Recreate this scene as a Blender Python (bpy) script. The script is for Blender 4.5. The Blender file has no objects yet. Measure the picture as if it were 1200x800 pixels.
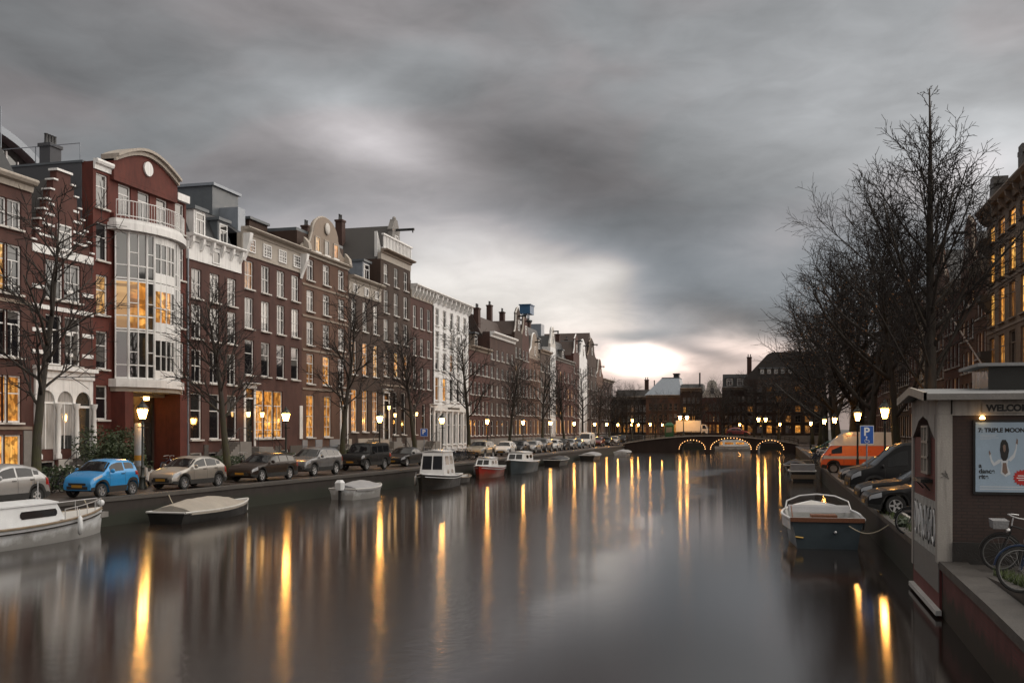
import bpy, bmesh, math, random
from mathutils import Vector, Matrix
R = math.radians
C = bpy.context.scene.collection
SC = bpy.context.scene
random.seed(11)

# ------------------------------------------------------------------ camera
F = 35.0 / 36.0 * 1200.0                      # focal length in photo pixels
TH = math.atan(306.0 / F)                     # the canal runs this far right of the lens axis
CT, ST = math.cos(TH), math.sin(TH)
K = F / CT
EYE = 2.8                                     # camera height over the street (street = 0, water = -1.1)
cam_d = bpy.data.cameras.new('camera'); cam = bpy.data.objects.new('camera', cam_d); C.objects.link(cam)
cam.location = (0, 0, EYE); cam.rotation_euler = (R(90), 0, TH)
cam_d.lens = 35; cam_d.sensor_width = 36; cam_d.shift_y = 102 / 1200.0
cam_d.clip_start = 0.1; cam_d.clip_end = 6000
SC.camera = cam

# ------------------------------------------------------------------ render settings
SC.render.engine = 'CYCLES'
SC.cycles.use_denoising = True
SC.cycles.max_bounces = 6; SC.cycles.diffuse_bounces = 2; SC.cycles.glossy_bounces = 4
SC.cycles.transmission_bounces = 4; SC.cycles.transparent_max_bounces = 6
SC.cycles.sample_clamp_indirect = 6
SC.cycles.caustics_reflective = False; SC.cycles.caustics_refractive = False
SC.view_settings.view_transform = 'Standard'; SC.view_settings.look = 'None'
SC.view_settings.exposure = 0.0; SC.view_settings.gamma = 1.0; SC.view_settings.use_curve_mapping = False

# ------------------------------------------------------------------ world: overcast dusk sky
SUN_AZ, SUN_EL = R(20), R(9)                  # azimuth from the canal axis, to the right
W_STR = 0.1
world = bpy.data.worlds.new('World'); SC.world = world; world.use_nodes = True
wt = world.node_tree; wt.nodes.clear()
WN = wt.nodes; WL = wt.links
def wm(op, a, b=None, c=None, clamp=False):
    n = WN.new('ShaderNodeMath'); n.operation = op; n.use_clamp = clamp
    for i, x in enumerate((a, b, c)):
        if x is None: continue
        if isinstance(x, (int, float)): n.inputs[i].default_value = x
        else: WL.new(x, n.inputs[i])
    return n.outputs[0]
def wsmooth(x, lo, hi):
    n = WN.new('ShaderNodeMapRange'); n.interpolation_type = 'SMOOTHSTEP'
    n.inputs[1].default_value = lo; n.inputs[2].default_value = hi
    WL.new(x, n.inputs[0]); return n.outputs[0]
def wmix(f, a, b):
    n = WN.new('ShaderNodeMix'); n.data_type = 'RGBA'; n.clamp_factor = True
    for i, x in ((0, f), (6, a), (7, b)):
        if isinstance(x, (int, float)): n.inputs[i].default_value = x
        elif isinstance(x, tuple): n.inputs[i].default_value = (*x, 1)
        else: WL.new(x, n.inputs[i])
    return n.outputs[2]
tc = WN.new('ShaderNodeTexCoord'); sep = WN.new('ShaderNodeSeparateXYZ'); WL.new(tc.outputs['Generated'], sep.inputs[0])
dx, dy, dz = sep.outputs
az0 = wm('ARCTAN2', dx, dy)
el0 = wm('ARCSINE', dz)
# planar cloud coordinates (a cloud deck overhead, foreshortened to the horizon)
den = wm('ADD', wm('MAXIMUM', dz, 0.0), 0.30)
comb = WN.new('ShaderNodeCombineXYZ'); WL.new(wm('DIVIDE', dx, den), comb.inputs[0]); WL.new(wm('DIVIDE', dy, den), comb.inputs[1])
def wnoise(scale, detail, rough, sx=1.0, sy=1.0, rot=0.0, dist=0.0, off=0.0):
    mp = WN.new('ShaderNodeMapping'); mp.inputs['Scale'].default_value = (sx, sy, 1); mp.inputs['Rotation'].default_value = (0, 0, rot)
    mp.inputs['Location'].default_value = (off, off * .7, off)
    WL.new(comb.outputs[0], mp.inputs['Vector'])
    n = WN.new('ShaderNodeTexNoise'); n.inputs['Scale'].default_value = scale; n.inputs['Detail'].default_value = detail
    n.inputs['Roughness'].default_value = rough; n.inputs['Distortion'].default_value = dist
    WL.new(mp.outputs[0], n.inputs['Vector']); return n.outputs['Fac']
warp1 = wm('SUBTRACT', wnoise(1.1, 4, .5, off=3.1), .5); warp2 = wm('SUBTRACT', wnoise(1.3, 4, .5, off=9.7), .5)
az = wm('MULTIPLY_ADD', warp1, .16, az0); el = wm('MULTIPLY_ADD', warp2, .07, el0)
def sky_dir(px, py):
    u = (px - 600) / F; v = (502 - py) / F
    return math.atan(u) - TH, math.atan(v / math.sqrt(1 + u * u))
def blob(px, py, sx, sy, rot, amp):
    a, e = sky_dir(px, py); cr, sr = math.cos(R(rot)), math.sin(R(rot))
    da = wm('SUBTRACT', az, a); de = wm('SUBTRACT', el, e)
    p = wm('MULTIPLY_ADD', da, cr * F / sx, wm('MULTIPLY', de, -sr * F / sx))
    q = wm('MULTIPLY_ADD', da, sr * F / sy, wm('MULTIPLY', de, cr * F / sy))
    s = wm('MULTIPLY_ADD', p, p, wm('MULTIPLY', q, q))
    return wm('MULTIPLY', wm('EXPONENT', wm('MULTIPLY', s, -1.0)), amp)
BLOBS = [(435, 156, 95, 32, 14, .26), (330, 150, 230, 70, 5, .06), (690, 195, 230, 70, 14, -.145), (540, 60, 170, 50, 6, .05),
         (770, 325, 165, 40, 8, -.06), (585, 305, 120, 46, 22, .30), (480, 330, 150, 60, 8, .30), (540, 330, 260, 60, 10, .12), (690, 318, 42, 20, -10, .30),
         (640, 385, 110, 26, 0, .26), (920, 280, 90, 46, -15, .10), (1180, 185, 80, 50, 0, .30), (1000, 130, 220, 90, 10, .10),
         (860, 372, 100, 24, 4, -.12), (60, 80, 330, 130, 0, -.105), (1150, 40, 250, 70, 0, .05), (900, 200, 110, 40, 8, .02)]
b = None
for t in BLOBS:
    o = blob(*t); b = o if b is None else wm('ADD', b, o)
def dnoise(scale, detail, rough, off, stretch=2.3, dist=.5):
    mp = WN.new('ShaderNodeMapping'); mp.inputs['Scale'].default_value = (1, 1, stretch); mp.inputs['Rotation'].default_value = (R(6), R(-9), 0); mp.inputs['Location'].default_value = (off, off * .6, off * 1.3)
    WL.new(tc.outputs['Generated'], mp.inputs['Vector']); n = WN.new('ShaderNodeTexNoise'); n.inputs['Scale'].default_value = scale; n.inputs['Detail'].default_value = detail
    n.inputs['Roughness'].default_value = rough; n.inputs['Distortion'].default_value = dist; WL.new(mp.outputs[0], n.inputs['Vector']); return wm('SUBTRACT', n.outputs['Fac'], .5)
n1 = dnoise(5.5, 6, .5, 2.0); n2 = dnoise(15, 5, .55, 7.0, 2.8); n3 = dnoise(4.0, 3, .5, 13.0)
tex = wm('ADD', 1.0, wm('MULTIPLY_ADD', n1, .95, wm('MULTIPLY', n2, .42)))
bright = wm('MULTIPLY', wm('ADD', b, .285), tex)
glow = wm('ADD', wm('ADD', blob(750, 438, 52, 20, 0, 2.2), wm('ADD', blob(850, 424, 110, 26, 0, .22), blob(890, 402, 60, 11, 0, .42))), wm('ADD', blob(640, 430, 150, 45, 0, .20), blob(760, 400, 150, 30, 0, .14)))
streak = wm('ADD', wm('ADD', blob(775, 400, 60, 9, -5, .75), blob(835, 416, 50, 9, 6, .75)), wm('ADD', blob(725, 405, 48, 9, 4, .6), blob(815, 385, 60, 9, 0, .3)))
glow = wm('MULTIPLY', glow, wm('SUBTRACT', 1.0, streak, None, True))
glow = wm('MULTIPLY', glow, wm('MAXIMUM', .25, wm('ADD', 1.0, wm('MULTIPLY_ADD', n2, 2.2, wm('MULTIPLY', n1, .6)))))
# brightness added to the unseen sky overhead and east, to light the facades
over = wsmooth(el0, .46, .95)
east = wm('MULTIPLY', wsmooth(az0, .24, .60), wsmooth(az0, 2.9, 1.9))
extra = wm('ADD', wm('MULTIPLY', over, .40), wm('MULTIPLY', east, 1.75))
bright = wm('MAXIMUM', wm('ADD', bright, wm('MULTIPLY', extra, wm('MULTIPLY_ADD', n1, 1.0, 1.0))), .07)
ccol = wmix(wsmooth(n3, -.12, .12), (1.03, .975, .995), (.965, .995, 1.03))
blue = wm('MULTIPLY', wsmooth(el0, .06, .13), wsmooth(el0, .26, .15))
ccol = wmix(wm('MULTIPLY', blue, wsmooth(bright, .5, .2)), ccol, (.90, .985, 1.08))
ccol = wmix(wm('MULTIPLY', wsmooth(bright, .34, .6), wsmooth(el0, .24, .12)), ccol, (1.05, 1.0, .945))
ccol = wmix(wm('MAXIMUM', wsmooth(az0, .28, .5), wsmooth(el0, .5, .9)), ccol, (1.07, .995, .90))  # the added overhead and east fill is tinted to warm the facades
ccol = wmix(wsmooth(el0, .10, .05), ccol, (1.14, .95, .90))
def wscale(col, f):
    n = WN.new('ShaderNodeVectorMath'); n.operation = 'SCALE'; WL.new(col, n.inputs[0])
    if isinstance(f, (int, float)): n.inputs[3].default_value = f
    else: WL.new(f, n.inputs[3])
    return n.outputs[0]
def wadd(a, b2):
    n = WN.new('ShaderNodeVectorMath'); n.operation = 'ADD'; WL.new(a, n.inputs[0]); WL.new(b2, n.inputs[1]); return n.outputs[0]
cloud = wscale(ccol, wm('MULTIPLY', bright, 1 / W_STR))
gcol = WN.new('ShaderNodeRGB'); gcol.outputs[0].default_value = (1.07, .83, .71, 1)
cloud = wadd(cloud, wscale(gcol.outputs[0], wm('MULTIPLY', glow, 1 / W_STR)))
nish = WN.new('ShaderNodeTexSky'); nish.sky_type = 'NISHITA'; nish.sun_disc = False
nish.sun_elevation = SUN_EL; nish.sun_rotation = SUN_AZ
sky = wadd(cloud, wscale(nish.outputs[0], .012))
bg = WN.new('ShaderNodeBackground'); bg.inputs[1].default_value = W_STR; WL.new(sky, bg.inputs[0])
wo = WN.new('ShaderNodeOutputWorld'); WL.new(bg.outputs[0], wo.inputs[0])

sun_d = bpy.data.lights.new('sun', 'SUN'); sun = bpy.data.objects.new('sun', sun_d); C.objects.link(sun)
sun_d.energy = .22; sun_d.angle = R(30); sun_d.color = (1, .82, .66)
sv = Vector((math.sin(SUN_AZ) * math.cos(SUN_EL), math.cos(SUN_AZ) * math.cos(SUN_EL), math.sin(SUN_EL)))
sun.rotation_euler = (-sv).to_track_quat('-Z', 'Y').to_euler()

# ------------------------------------------------------------------ helpers
def at(px, X):
    """world Y of the point at lateral distance X that the photo shows in column px"""
    z = K * X / (px - 906.0)
    return (z + X * ST) / CT
def dep(X, Y): return -X * ST + Y * CT
def zat(py, X, Y): return EYE + (502 - py) * dep(X, Y) / F

class MB:
    def __init__(s): s.v = []; s.f = []; s.m = []
    def add(s, vs, fs, mi=0):
        n = len(s.v); s.v.extend(vs)
        for f in fs: s.f.append(tuple(i + n for i in f)); s.m.append(mi)
        return s
    def box(s, x0, y0, z0, x1, y1, z1, mi=0):
        return s.add([(x0, y0, z0), (x1, y0, z0), (x1, y1, z0), (x0, y1, z0), (x0, y0, z1), (x1, y0, z1), (x1, y1, z1), (x0, y1, z1)],
                     [(0, 3, 2, 1), (4, 5, 6, 7), (0, 1, 5, 4), (1, 2, 6, 5), (2, 3, 7, 6), (3, 0, 4, 7)], mi)
    def frustum(s, a, za, b, zb, mi=0):
        """a, b = (x0, y0, x1, y1)"""
        return s.add([(a[0], a[1], za), (a[2], a[1], za), (a[2], a[3], za), (a[0], a[3], za), (b[0], b[1], zb), (b[2], b[1], zb), (b[2], b[3], zb), (b[0], b[3], zb)],
                     [(0, 3, 2, 1), (4, 5, 6, 7), (0, 1, 5, 4), (1, 2, 6, 5), (2, 3, 7, 6), (3, 0, 4, 7)], mi)
    def prism(s, poly, y0, y1, mi=0, axis='y'):
        n = len(poly)
        if axis == 'y': vs = [(a, y0, b) for a, b in poly] + [(a, y1, b) for a, b in poly]
        elif axis == 'x': vs = [(y0, a, b) for a, b in poly] + [(y1, a, b) for a, b in poly]
        else: vs = [(a, b, y0) for a, b in poly] + [(a, b, y1) for a, b in poly]
        fs = [tuple(range(n)), tuple(range(2 * n - 1, n - 1, -1))] + [(i, (i + 1) % n, n + (i + 1) % n, n + i) for i in range(n)]
        return s.add(vs, fs, mi)
    def tube(s, pts, rad, n=6, mi=0, cap=True, closed=False):
        pts = [Vector(p) for p in pts]; m = len(pts)
        if isinstance(rad, (int, float)): rad = [rad] * m
        vs = []; ref = None
        for i, p in enumerate(pts):
            if closed: d = pts[(i + 1) % m] - pts[i - 1]
            else: d = pts[min(i + 1, m - 1)] - pts[max(i - 1, 0)]
            d = d.normalized() if d.length > 1e-9 else Vector((0, 0, 1))
            if ref is None: ref = d.orthogonal().normalized()
            u = ref - d * ref.dot(d)
            u = u.normalized() if u.length > 1e-6 else d.orthogonal().normalized()
            ref = u; w = d.cross(u)
            for k in range(n):
                a = 2 * math.pi * k / n
                vs.append(tuple(p + (u * math.cos(a) + w * math.sin(a)) * rad[i]))
        fs = []
        for i in range(m if closed else m - 1):
            j = (i + 1) % m
            for k in range(n):
                l = (k + 1) % n
                fs.append((i * n + k, i * n + l, j * n + l, j * n + k))
        if cap and not closed: fs += [tuple(range(n - 1, -1, -1)), tuple(range((m - 1) * n, m * n))]
        return s.add(vs, fs, mi)
    def lathe(s, prof, n=12, c=(0, 0, 0), mi=0, axis='z'):
        vs = []
        for r, h in prof:
            for k in range(n):
                a = 2 * math.pi * k / n; x, y = r * math.cos(a), r * math.sin(a)
                q = (x, y, h) if axis == 'z' else ((x, h, y) if axis == 'y' else (h, x, y))
                vs.append((c[0] + q[0], c[1] + q[1], c[2] + q[2]))
        m = len(prof); fs = []
        for i in range(m - 1):
            for k in range(n):
                l = (k + 1) % n; fs.append((i * n + k, i * n + l, (i + 1) * n + l, (i + 1) * n + k))
        fs += [tuple(range(n - 1, -1, -1)), tuple(range((m - 1) * n, m * n))]
        return s.add(vs, fs, mi)
    def ball(s, c, r, n=10, m=6, sq=(1, 1, 1), mi=0):
        prof = [(max(1e-4, math.sin(math.pi * i / m)) * r, -math.cos(math.pi * i / m) * r) for i in range(m + 1)]
        k = len(s.v); s.lathe(prof, n, (0, 0, 0), mi)
        for i in range(k, len(s.v)):
            v = s.v[i]; s.v[i] = (c[0] + v[0] * sq[0], c[1] + v[1] * sq[1], c[2] + v[2] * sq[2])
        return s
    def mesh(s, name, mats, smooth=False, recalc=True):
        me = bpy.data.meshes.new(name); me.from_pydata(s.v, [], s.f)
        if not isinstance(mats, (list, tuple)): mats = [mats]
        for m in mats: me.materials.append(m)
        if len(mats) > 1: me.polygons.foreach_set('material_index', s.m)
        if recalc and len(s.f) < 60000:
            bm = bmesh.new(); bm.from_mesh(me); bmesh.ops.recalc_face_normals(bm, faces=bm.faces); bm.to_mesh(me); bm.free()
        if smooth:
            me.polygons.foreach_set('use_smooth', [True] * len(me.polygons))
            if smooth != 'all':
                try: me.set_sharp_from_angle(angle=R(38))
                except Exception: pass
        me.update(); return me
    def build(s, name, mats, parent=None, smooth=False, loc=(0, 0, 0), rz=0.0, recalc=True):
        return link(name, s.mesh(name, mats, smooth, recalc), parent, loc, rz)
def link(name, me, parent=None, loc=(0, 0, 0), rz=0.0):
    o = bpy.data.objects.new(name, me); C.objects.link(o); o.parent = parent
    o.location = loc
    if rz: o.rotation_euler = (0, 0, rz)
    if parent is not None: KIDS.setdefault(parent.name, []).append(o)
    return o
KIDS = {}
def tag(o, label=None, cat=None, group=None, kind=None):
    if label: o['label'] = label
    if cat: o['category'] = cat
    if group: o['group'] = group
    if kind: o['kind'] = kind
    return o
def empty(name, loc=(0, 0, 0), rz=0.0, label=None, cat=None, group=None):
    o = bpy.data.objects.new(name, None); C.objects.link(o); o.location = loc; o.rotation_euler = (0, 0, rz)
    o.empty_display_size = .2
    return tag(o, label, cat, group)
def copy_tree(o, parent=None):
    c = o.copy(); C.objects.link(c)
    if parent is not None: c.parent = parent
    for ch in KIDS.get(o.name) or []:
        copy_tree(ch, c)
    return c
def freeze(o): return o
def dup(o, loc, rz, label, group=None, cat=None, scale=None):
    c = copy_tree(o); c.location = loc; c.rotation_euler = (0, 0, rz)
    if scale: c.scale = scale if isinstance(scale, tuple) else (scale,) * 3
    return tag(c, label, cat, group)
def text_mesh(body, size, name, extrude=.003, font_bold=0.0):
    cu = bpy.data.curves.new(name, 'FONT'); cu.body = body; cu.size = size; cu.extrude = extrude; cu.offset = font_bold
    cu.align_x = 'LEFT'
    ob = bpy.data.objects.new(name, cu); C.objects.link(ob)
    dg = bpy.context.evaluated_depsgraph_get()
    me = bpy.data.meshes.new_from_object(ob.evaluated_get(dg))
    bpy.data.objects.remove(ob); bpy.data.curves.remove(cu)
    me.transform(Matrix.Rotation(R(90), 4, 'X'))
    return me

# ------------------------------------------------------------------ materials
def newmat(name):
    m = bpy.data.materials.new(name); m.use_nodes = True; nt = m.node_tree
    return m, nt, nt.nodes['Principled BSDF']
def vcoord(nt, swiz=False, scale=(1, 1, 1), kind='Object'):
    t = nt.nodes.new('ShaderNodeTexCoord'); out = t.outputs[kind]
    if swiz:   # wall plane: (x + y, z)
        s = nt.nodes.new('ShaderNodeSeparateXYZ'); nt.links.new(out, s.inputs[0])
        a = nt.nodes.new('ShaderNodeMath'); nt.links.new(s.outputs[0], a.inputs[0]); nt.links.new(s.outputs[1], a.inputs[1])
        c = nt.nodes.new('ShaderNodeCombineXYZ'); nt.links.new(a.outputs[0], c.inputs[0]); nt.links.new(s.outputs[2], c.inputs[1]); out = c.outputs[0]
    m = nt.nodes.new('ShaderNodeMapping'); m.inputs['Scale'].default_value = scale
    nt.links.new(out, m.inputs[0]); return m.outputs[0]
def nz(nt, vec, scale, detail=4, rough=.55, lo=.3, hi=.7):
    n = nt.nodes.new('ShaderNodeTexNoise'); n.inputs['Scale'].default_value = scale; n.inputs['Detail'].default_value = detail
    n.inputs['Roughness'].default_value = rough; nt.links.new(vec, n.inputs['Vector'])
    r = nt.nodes.new('ShaderNodeMapRange'); r.inputs[1].default_value = lo; r.inputs[2].default_value = hi
    nt.links.new(n.outputs['Fac'], r.inputs[0]); return r.outputs[0]
def mixc(nt, f, a, b2, mode='MIX'):
    n = nt.nodes.new('ShaderNodeMix'); n.data_type = 'RGBA'; n.blend_type = mode
    for i, x in ((0, f), (6, a), (7, b2)):
        if isinstance(x, (int, float)): n.inputs[i].default_value = x
        elif isinstance(x, tuple): n.inputs[i].default_value = (*x[:3], 1)
        else: nt.links.new(x, n.inputs[i])
    return n.outputs[2]
def mul(c, k): return tuple(min(1, x * k) for x in c)
def bump(nt, b, h, strength=.3, dist=.02):
    n = nt.nodes.new('ShaderNodeBump'); n.inputs['Strength'].default_value = strength; n.inputs['Distance'].default_value = dist
    nt.links.new(h, n.inputs['Height']); nt.links.new(n.outputs[0], b.inputs['Normal'])
def plain(name, col, rough=.5, var=.25, scale=3.0, metal=0.0, bmp=0.0, coat=0.0, fine=30.0, spec=.5):
    """a painted or mineral surface with blotches and fine grain"""
    m, nt, b = newmat(name); v = vcoord(nt)
    big = nz(nt, v, scale, 5); small = nz(nt, v, fine, 3)
    c = mixc(nt, big, mul(col, 1 - var), mul(col, 1 + var)); c = mixc(nt, small, c, mul(col, 1 - var * .5))
    nt.links.new(c, b.inputs['Base Color'])
    rr = nt.nodes.new('ShaderNodeMapRange'); rr.inputs[3].default_value = max(.02, rough * .8); rr.inputs[4].default_value = min(1, rough * 1.25)
    nt.links.new(big, rr.inputs[0]); nt.links.new(rr.outputs[0], b.inputs['Roughness'])
    b.inputs['Metallic'].default_value = metal; b.inputs['Coat Weight'].default_value = coat; b.inputs['Coat Roughness'].default_value = .08
    b.inputs['Specular IOR Level'].default_value = spec
    if bmp: bump(nt, b, small, bmp, .02)
    return m
def brick(name, c1, c2, mortar, bw=.22, bh=.065, soot=.55, rough=.8, msize=.012):
    m, nt, b = newmat(name); v = vcoord(nt, True)
    t = nt.nodes.new('ShaderNodeTexBrick'); nt.links.new(v, t.inputs['Vector'])
    t.inputs['Color1'].default_value = (*c1, 1); t.inputs['Color2'].default_value = (*c2, 1); t.inputs['Mortar'].default_value = (*mortar, 1)
    t.inputs['Scale'].default_value = 1; t.inputs['Brick Width'].default_value = bw; t.inputs['Row Height'].default_value = bh
    t.inputs['Mortar Size'].default_value = msize; t.inputs['Mortar Smooth'].default_value = .3; t.inputs['Bias'].default_value = -.1
    v2 = vcoord(nt, True, (1.0, .35, 1))
    dirt = nz(nt, v2, .8, 6, .6, .38, .62); d2 = nz(nt, v2, 5, 4)
    c = mixc(nt, dirt, t.outputs[0], mul(c1, 1 - soot)); f2 = nt.nodes.new('ShaderNodeMath'); f2.operation = 'MULTIPLY'; f2.inputs[1].default_value = .55
    nt.links.new(d2, f2.inputs[0]); c = mixc(nt, f2.outputs[0], c, mul(c2, 1.35))
    nt.links.new(c, b.inputs['Base Color']); b.inputs['Roughness'].default_value = rough
    bump(nt, b, t.outputs['Fac'], -.4, .01)
    return m
def glow_mat(name, col, strength, sample=True):
    m, nt, b = newmat(name); b.inputs['Base Color'].default_value = (*mul(col, .5), 1)
    b.inputs['Emission Color'].default_value = (*col, 1); b.inputs['Emission Strength'].default_value = strength
    if not sample: m.cycles.emission_sampling = 'NONE'
    return m
def lit_pane(name, hot, cool, strength, curtain=7.0):
    """a window with the lamps on behind it: curtain folds, furniture, a brighter lamp"""
    m, nt, b = newmat(name)
    oi = nt.nodes.new('ShaderNodeObjectInfo')
    v = vcoord(nt, True, (1, 1, 1))
    add = nt.nodes.new('ShaderNodeVectorMath'); add.operation = 'ADD'; nt.links.new(v, add.inputs[0])
    cm = nt.nodes.new('ShaderNodeCombineXYZ'); mm = nt.nodes.new('ShaderNodeMath'); mm.operation = 'MULTIPLY'; mm.inputs[1].default_value = 57.0
    nt.links.new(oi.outputs['Random'], mm.inputs[0]); nt.links.new(mm.outputs[0], cm.inputs[0]); nt.links.new(mm.outputs[0], cm.inputs[2])
    nt.links.new(cm.outputs[0], add.inputs[1]); vv = add.outputs[0]
    st = nt.nodes.new('ShaderNodeMapping'); st.inputs['Scale'].default_value = (1, .12, 1); nt.links.new(vv, st.inputs[0])
    folds = nz(nt, st.outputs[0], curtain, 3, .5, .35, .65); rooms = nz(nt, vv, 1.1, 2, .4, .38, .62); things = nz(nt, vv, 3.2, 2, .4, .49, .57)
    c = mixc(nt, rooms, cool, hot); c = mixc(nt, folds, mul(cool, .45), c)
    f = nt.nodes.new('ShaderNodeMath'); f.operation = 'MULTIPLY'; f.inputs[1].default_value = .72; nt.links.new(things, f.inputs[0])
    c = mixc(nt, f.outputs[0], c, mul(cool, .18))
    nt.links.new(c, b.inputs['Emission Color'])
    s = nt.nodes.new('ShaderNodeMapRange'); s.inputs[3].default_value = strength * .55; s.inputs[4].default_value = strength * 1.25
    nt.links.new(oi.outputs['Random'], s.inputs[0]); nt.links.new(s.outputs[0], b.inputs['Emission Strength'])
    b.inputs['Base Color'].default_value = (.03, .02, .015, 1); b.inputs['Roughness'].default_value = .06
    m.cycles.emission_sampling = 'NONE'
    return m
def glass_mat(name, base, curtain, rough=.04, ior=1.85):
    """unlit window glass: dark room or pale blind behind, sky mirrored in front"""
    m, nt, b = newmat(name); oi = nt.nodes.new('ShaderNodeObjectInfo'); v = vcoord(nt, True)
    sep2 = nt.nodes.new('ShaderNodeSeparateXYZ'); nt.links.new(v, sep2.inputs[0])
    lim = nt.nodes.new('ShaderNodeMath'); lim.operation = 'MULTIPLY_ADD'; lim.inputs[1].default_value = 3.4; lim.inputs[2].default_value = .1
    nt.links.new(oi.outputs['Random'], lim.inputs[0])
    gt = nt.nodes.new('ShaderNodeMath'); gt.operation = 'GREATER_THAN'; nt.links.new(sep2.outputs[1], gt.inputs[0]); nt.links.new(lim.outputs[0], gt.inputs[1])
    st = vcoord(nt, True, (1, .1, 1)); folds = nz(nt, st, 9, 3, .5, .3, .7)
    cc = mixc(nt, folds, mul(curtain, .55), curtain)
    nt.links.new(mixc(nt, gt.outputs[0], base, cc), b.inputs['Base Color'])
    b.inputs['Roughness'].default_value = rough; b.inputs['IOR'].default_value = ior; b.inputs['Specular IOR Level'].default_value = .5
    return m
def streaked(name, col, rough=.6, var=.25, streak=.35):
    # rain streaks and grime on pale masonry or paint
    m = plain(name, col, rough, var, 1.4, bmp=.2); nt = m.node_tree; b = nt.nodes['Principled BSDF']; src = b.inputs['Base Color'].links[0].from_socket
    s = nz(nt, vcoord(nt, True, (3.2, .22, 1)), 2.2, 5, .6, .48, .72); f = nt.nodes.new('ShaderNodeMath'); f.operation = 'MULTIPLY'; f.inputs[1].default_value = streak; nt.links.new(s, f.inputs[0])
    nt.links.new(mixc(nt, f.outputs[0], src, mul(col, .38)), b.inputs['Base Color']); return m
M = {}
M['glass'] = glass_mat('window_glass', (.010, .010, .012), (.12, .115, .11))
M['glass_blind'] = glass_mat('window_glass_blind', (.03, .03, .03), (.45, .43, .41))
M['glass_dark'] = glass_mat('window_glass_dark', (.01, .01, .012), (.03, .03, .03))
M['lit'] = lit_pane('lit_glass', (1.0, .50, .12), (.62, .22, .03), 1.3)
M['lit_pale'] = lit_pane('lit_glass_pale', (1.0, .62, .25), (.85, .42, .12), 1.1)
M['lit_dim'] = lit_pane('lit_glass_dim', (.75, .33, .08), (.35, .13, .03), .55)
M['lit_hot'] = lit_pane('lit_glass_hot', (1.0, .58, .14), (.8, .32, .05), 1.6)
M['white'] = streaked('white_paint', (.76, .76, .755), .5, .14, .45)
M['cream'] = streaked('cream_stone', (.37, .33, .285), .6, .2, .5)
M['pale'] = plain('pale_plaster', (.54, .52, .49), .65, .16)
M['sandstone'] = plain('sandstone', (.25, .20, .16), .75, .22, bmp=.2)
M['grey_stone'] = plain('grey_stone', (.20, .19, .18), .7, .25, bmp=.2)
M['dark_stone'] = plain('dark_stone', (.07, .065, .06), .6, .3, bmp=.2)
M['black_iron'] = plain('black_iron', (.015, .015, .015), .4, .3)
M['dark_wood'] = plain('dark_door_paint', (.02, .022, .02), .3, .3)
M['lead'] = plain('lead_sheet', (.10, .115, .13), .45, .25)
M['slate'] = plain('slate_tiles', (0.028, 0.029, 0.032), .5, .35, 1.5, bmp=.4)
M['tile'] = brick('dark_roof_tiles', (0.031, 0.025, 0.023), (0.025, 0.022, 0.021), (0.009, 0.008, 0.008), .25, .3, .3, .6, .02)
M['red_tile'] = brick('brown_roof_tiles', (0.053, 0.030, 0.022), (0.043, 0.026, 0.021), (0.012, 0.009, 0.008), .25, .3, .3, .65, .02)
M['grey_wall'] = plain('grey_render', (0.071, 0.074, 0.084), .8, .18, .6, bmp=.15)
M['zinc'] = plain('zinc', (.24, .27, .31), .4, .2, metal=.3)
M['br_red'] = brick('red_brick', (0.121, 0.023, 0.015), (0.100, 0.020, 0.013), (0.073, 0.028, 0.020))
M['br_dark'] = brick('dark_brown_brick', (0.064, 0.027, 0.019), (0.049, 0.022, 0.017), (0.060, 0.036, 0.028))
M['br_plum'] = brick('plum_brick', (0.080, 0.028, 0.021), (0.064, 0.023, 0.018), (0.073, 0.040, 0.030))
M['br_brown'] = brick('brown_brick', (0.115, 0.053, 0.032), (0.094, 0.044, 0.027), (0.103, 0.058, 0.040))
M['br_umber'] = brick('umber_brick', (0.052, 0.027, 0.017), (0.041, 0.022, 0.015), (0.049, 0.028, 0.020))
M['br_old'] = brick('old_red_brick', (0.088, 0.027, 0.019), (0.072, 0.023, 0.017), (0.073, 0.034, 0.027))
M['br_grey'] = brick('grey_brown_brick', (0.069, 0.043, 0.032), (0.057, 0.036, 0.027), (0.073, 0.047, 0.036))
M['br_black'] = brick('blackened_brick', (0.030, 0.016, 0.012), (0.026, 0.014, 0.011), (0.030, 0.019, 0.015))
M['wh_brick'] = brick('white_painted_brick', (.76, .76, .76), (.70, .70, .71), (.6, .6, .61), soot=.22)
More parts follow.
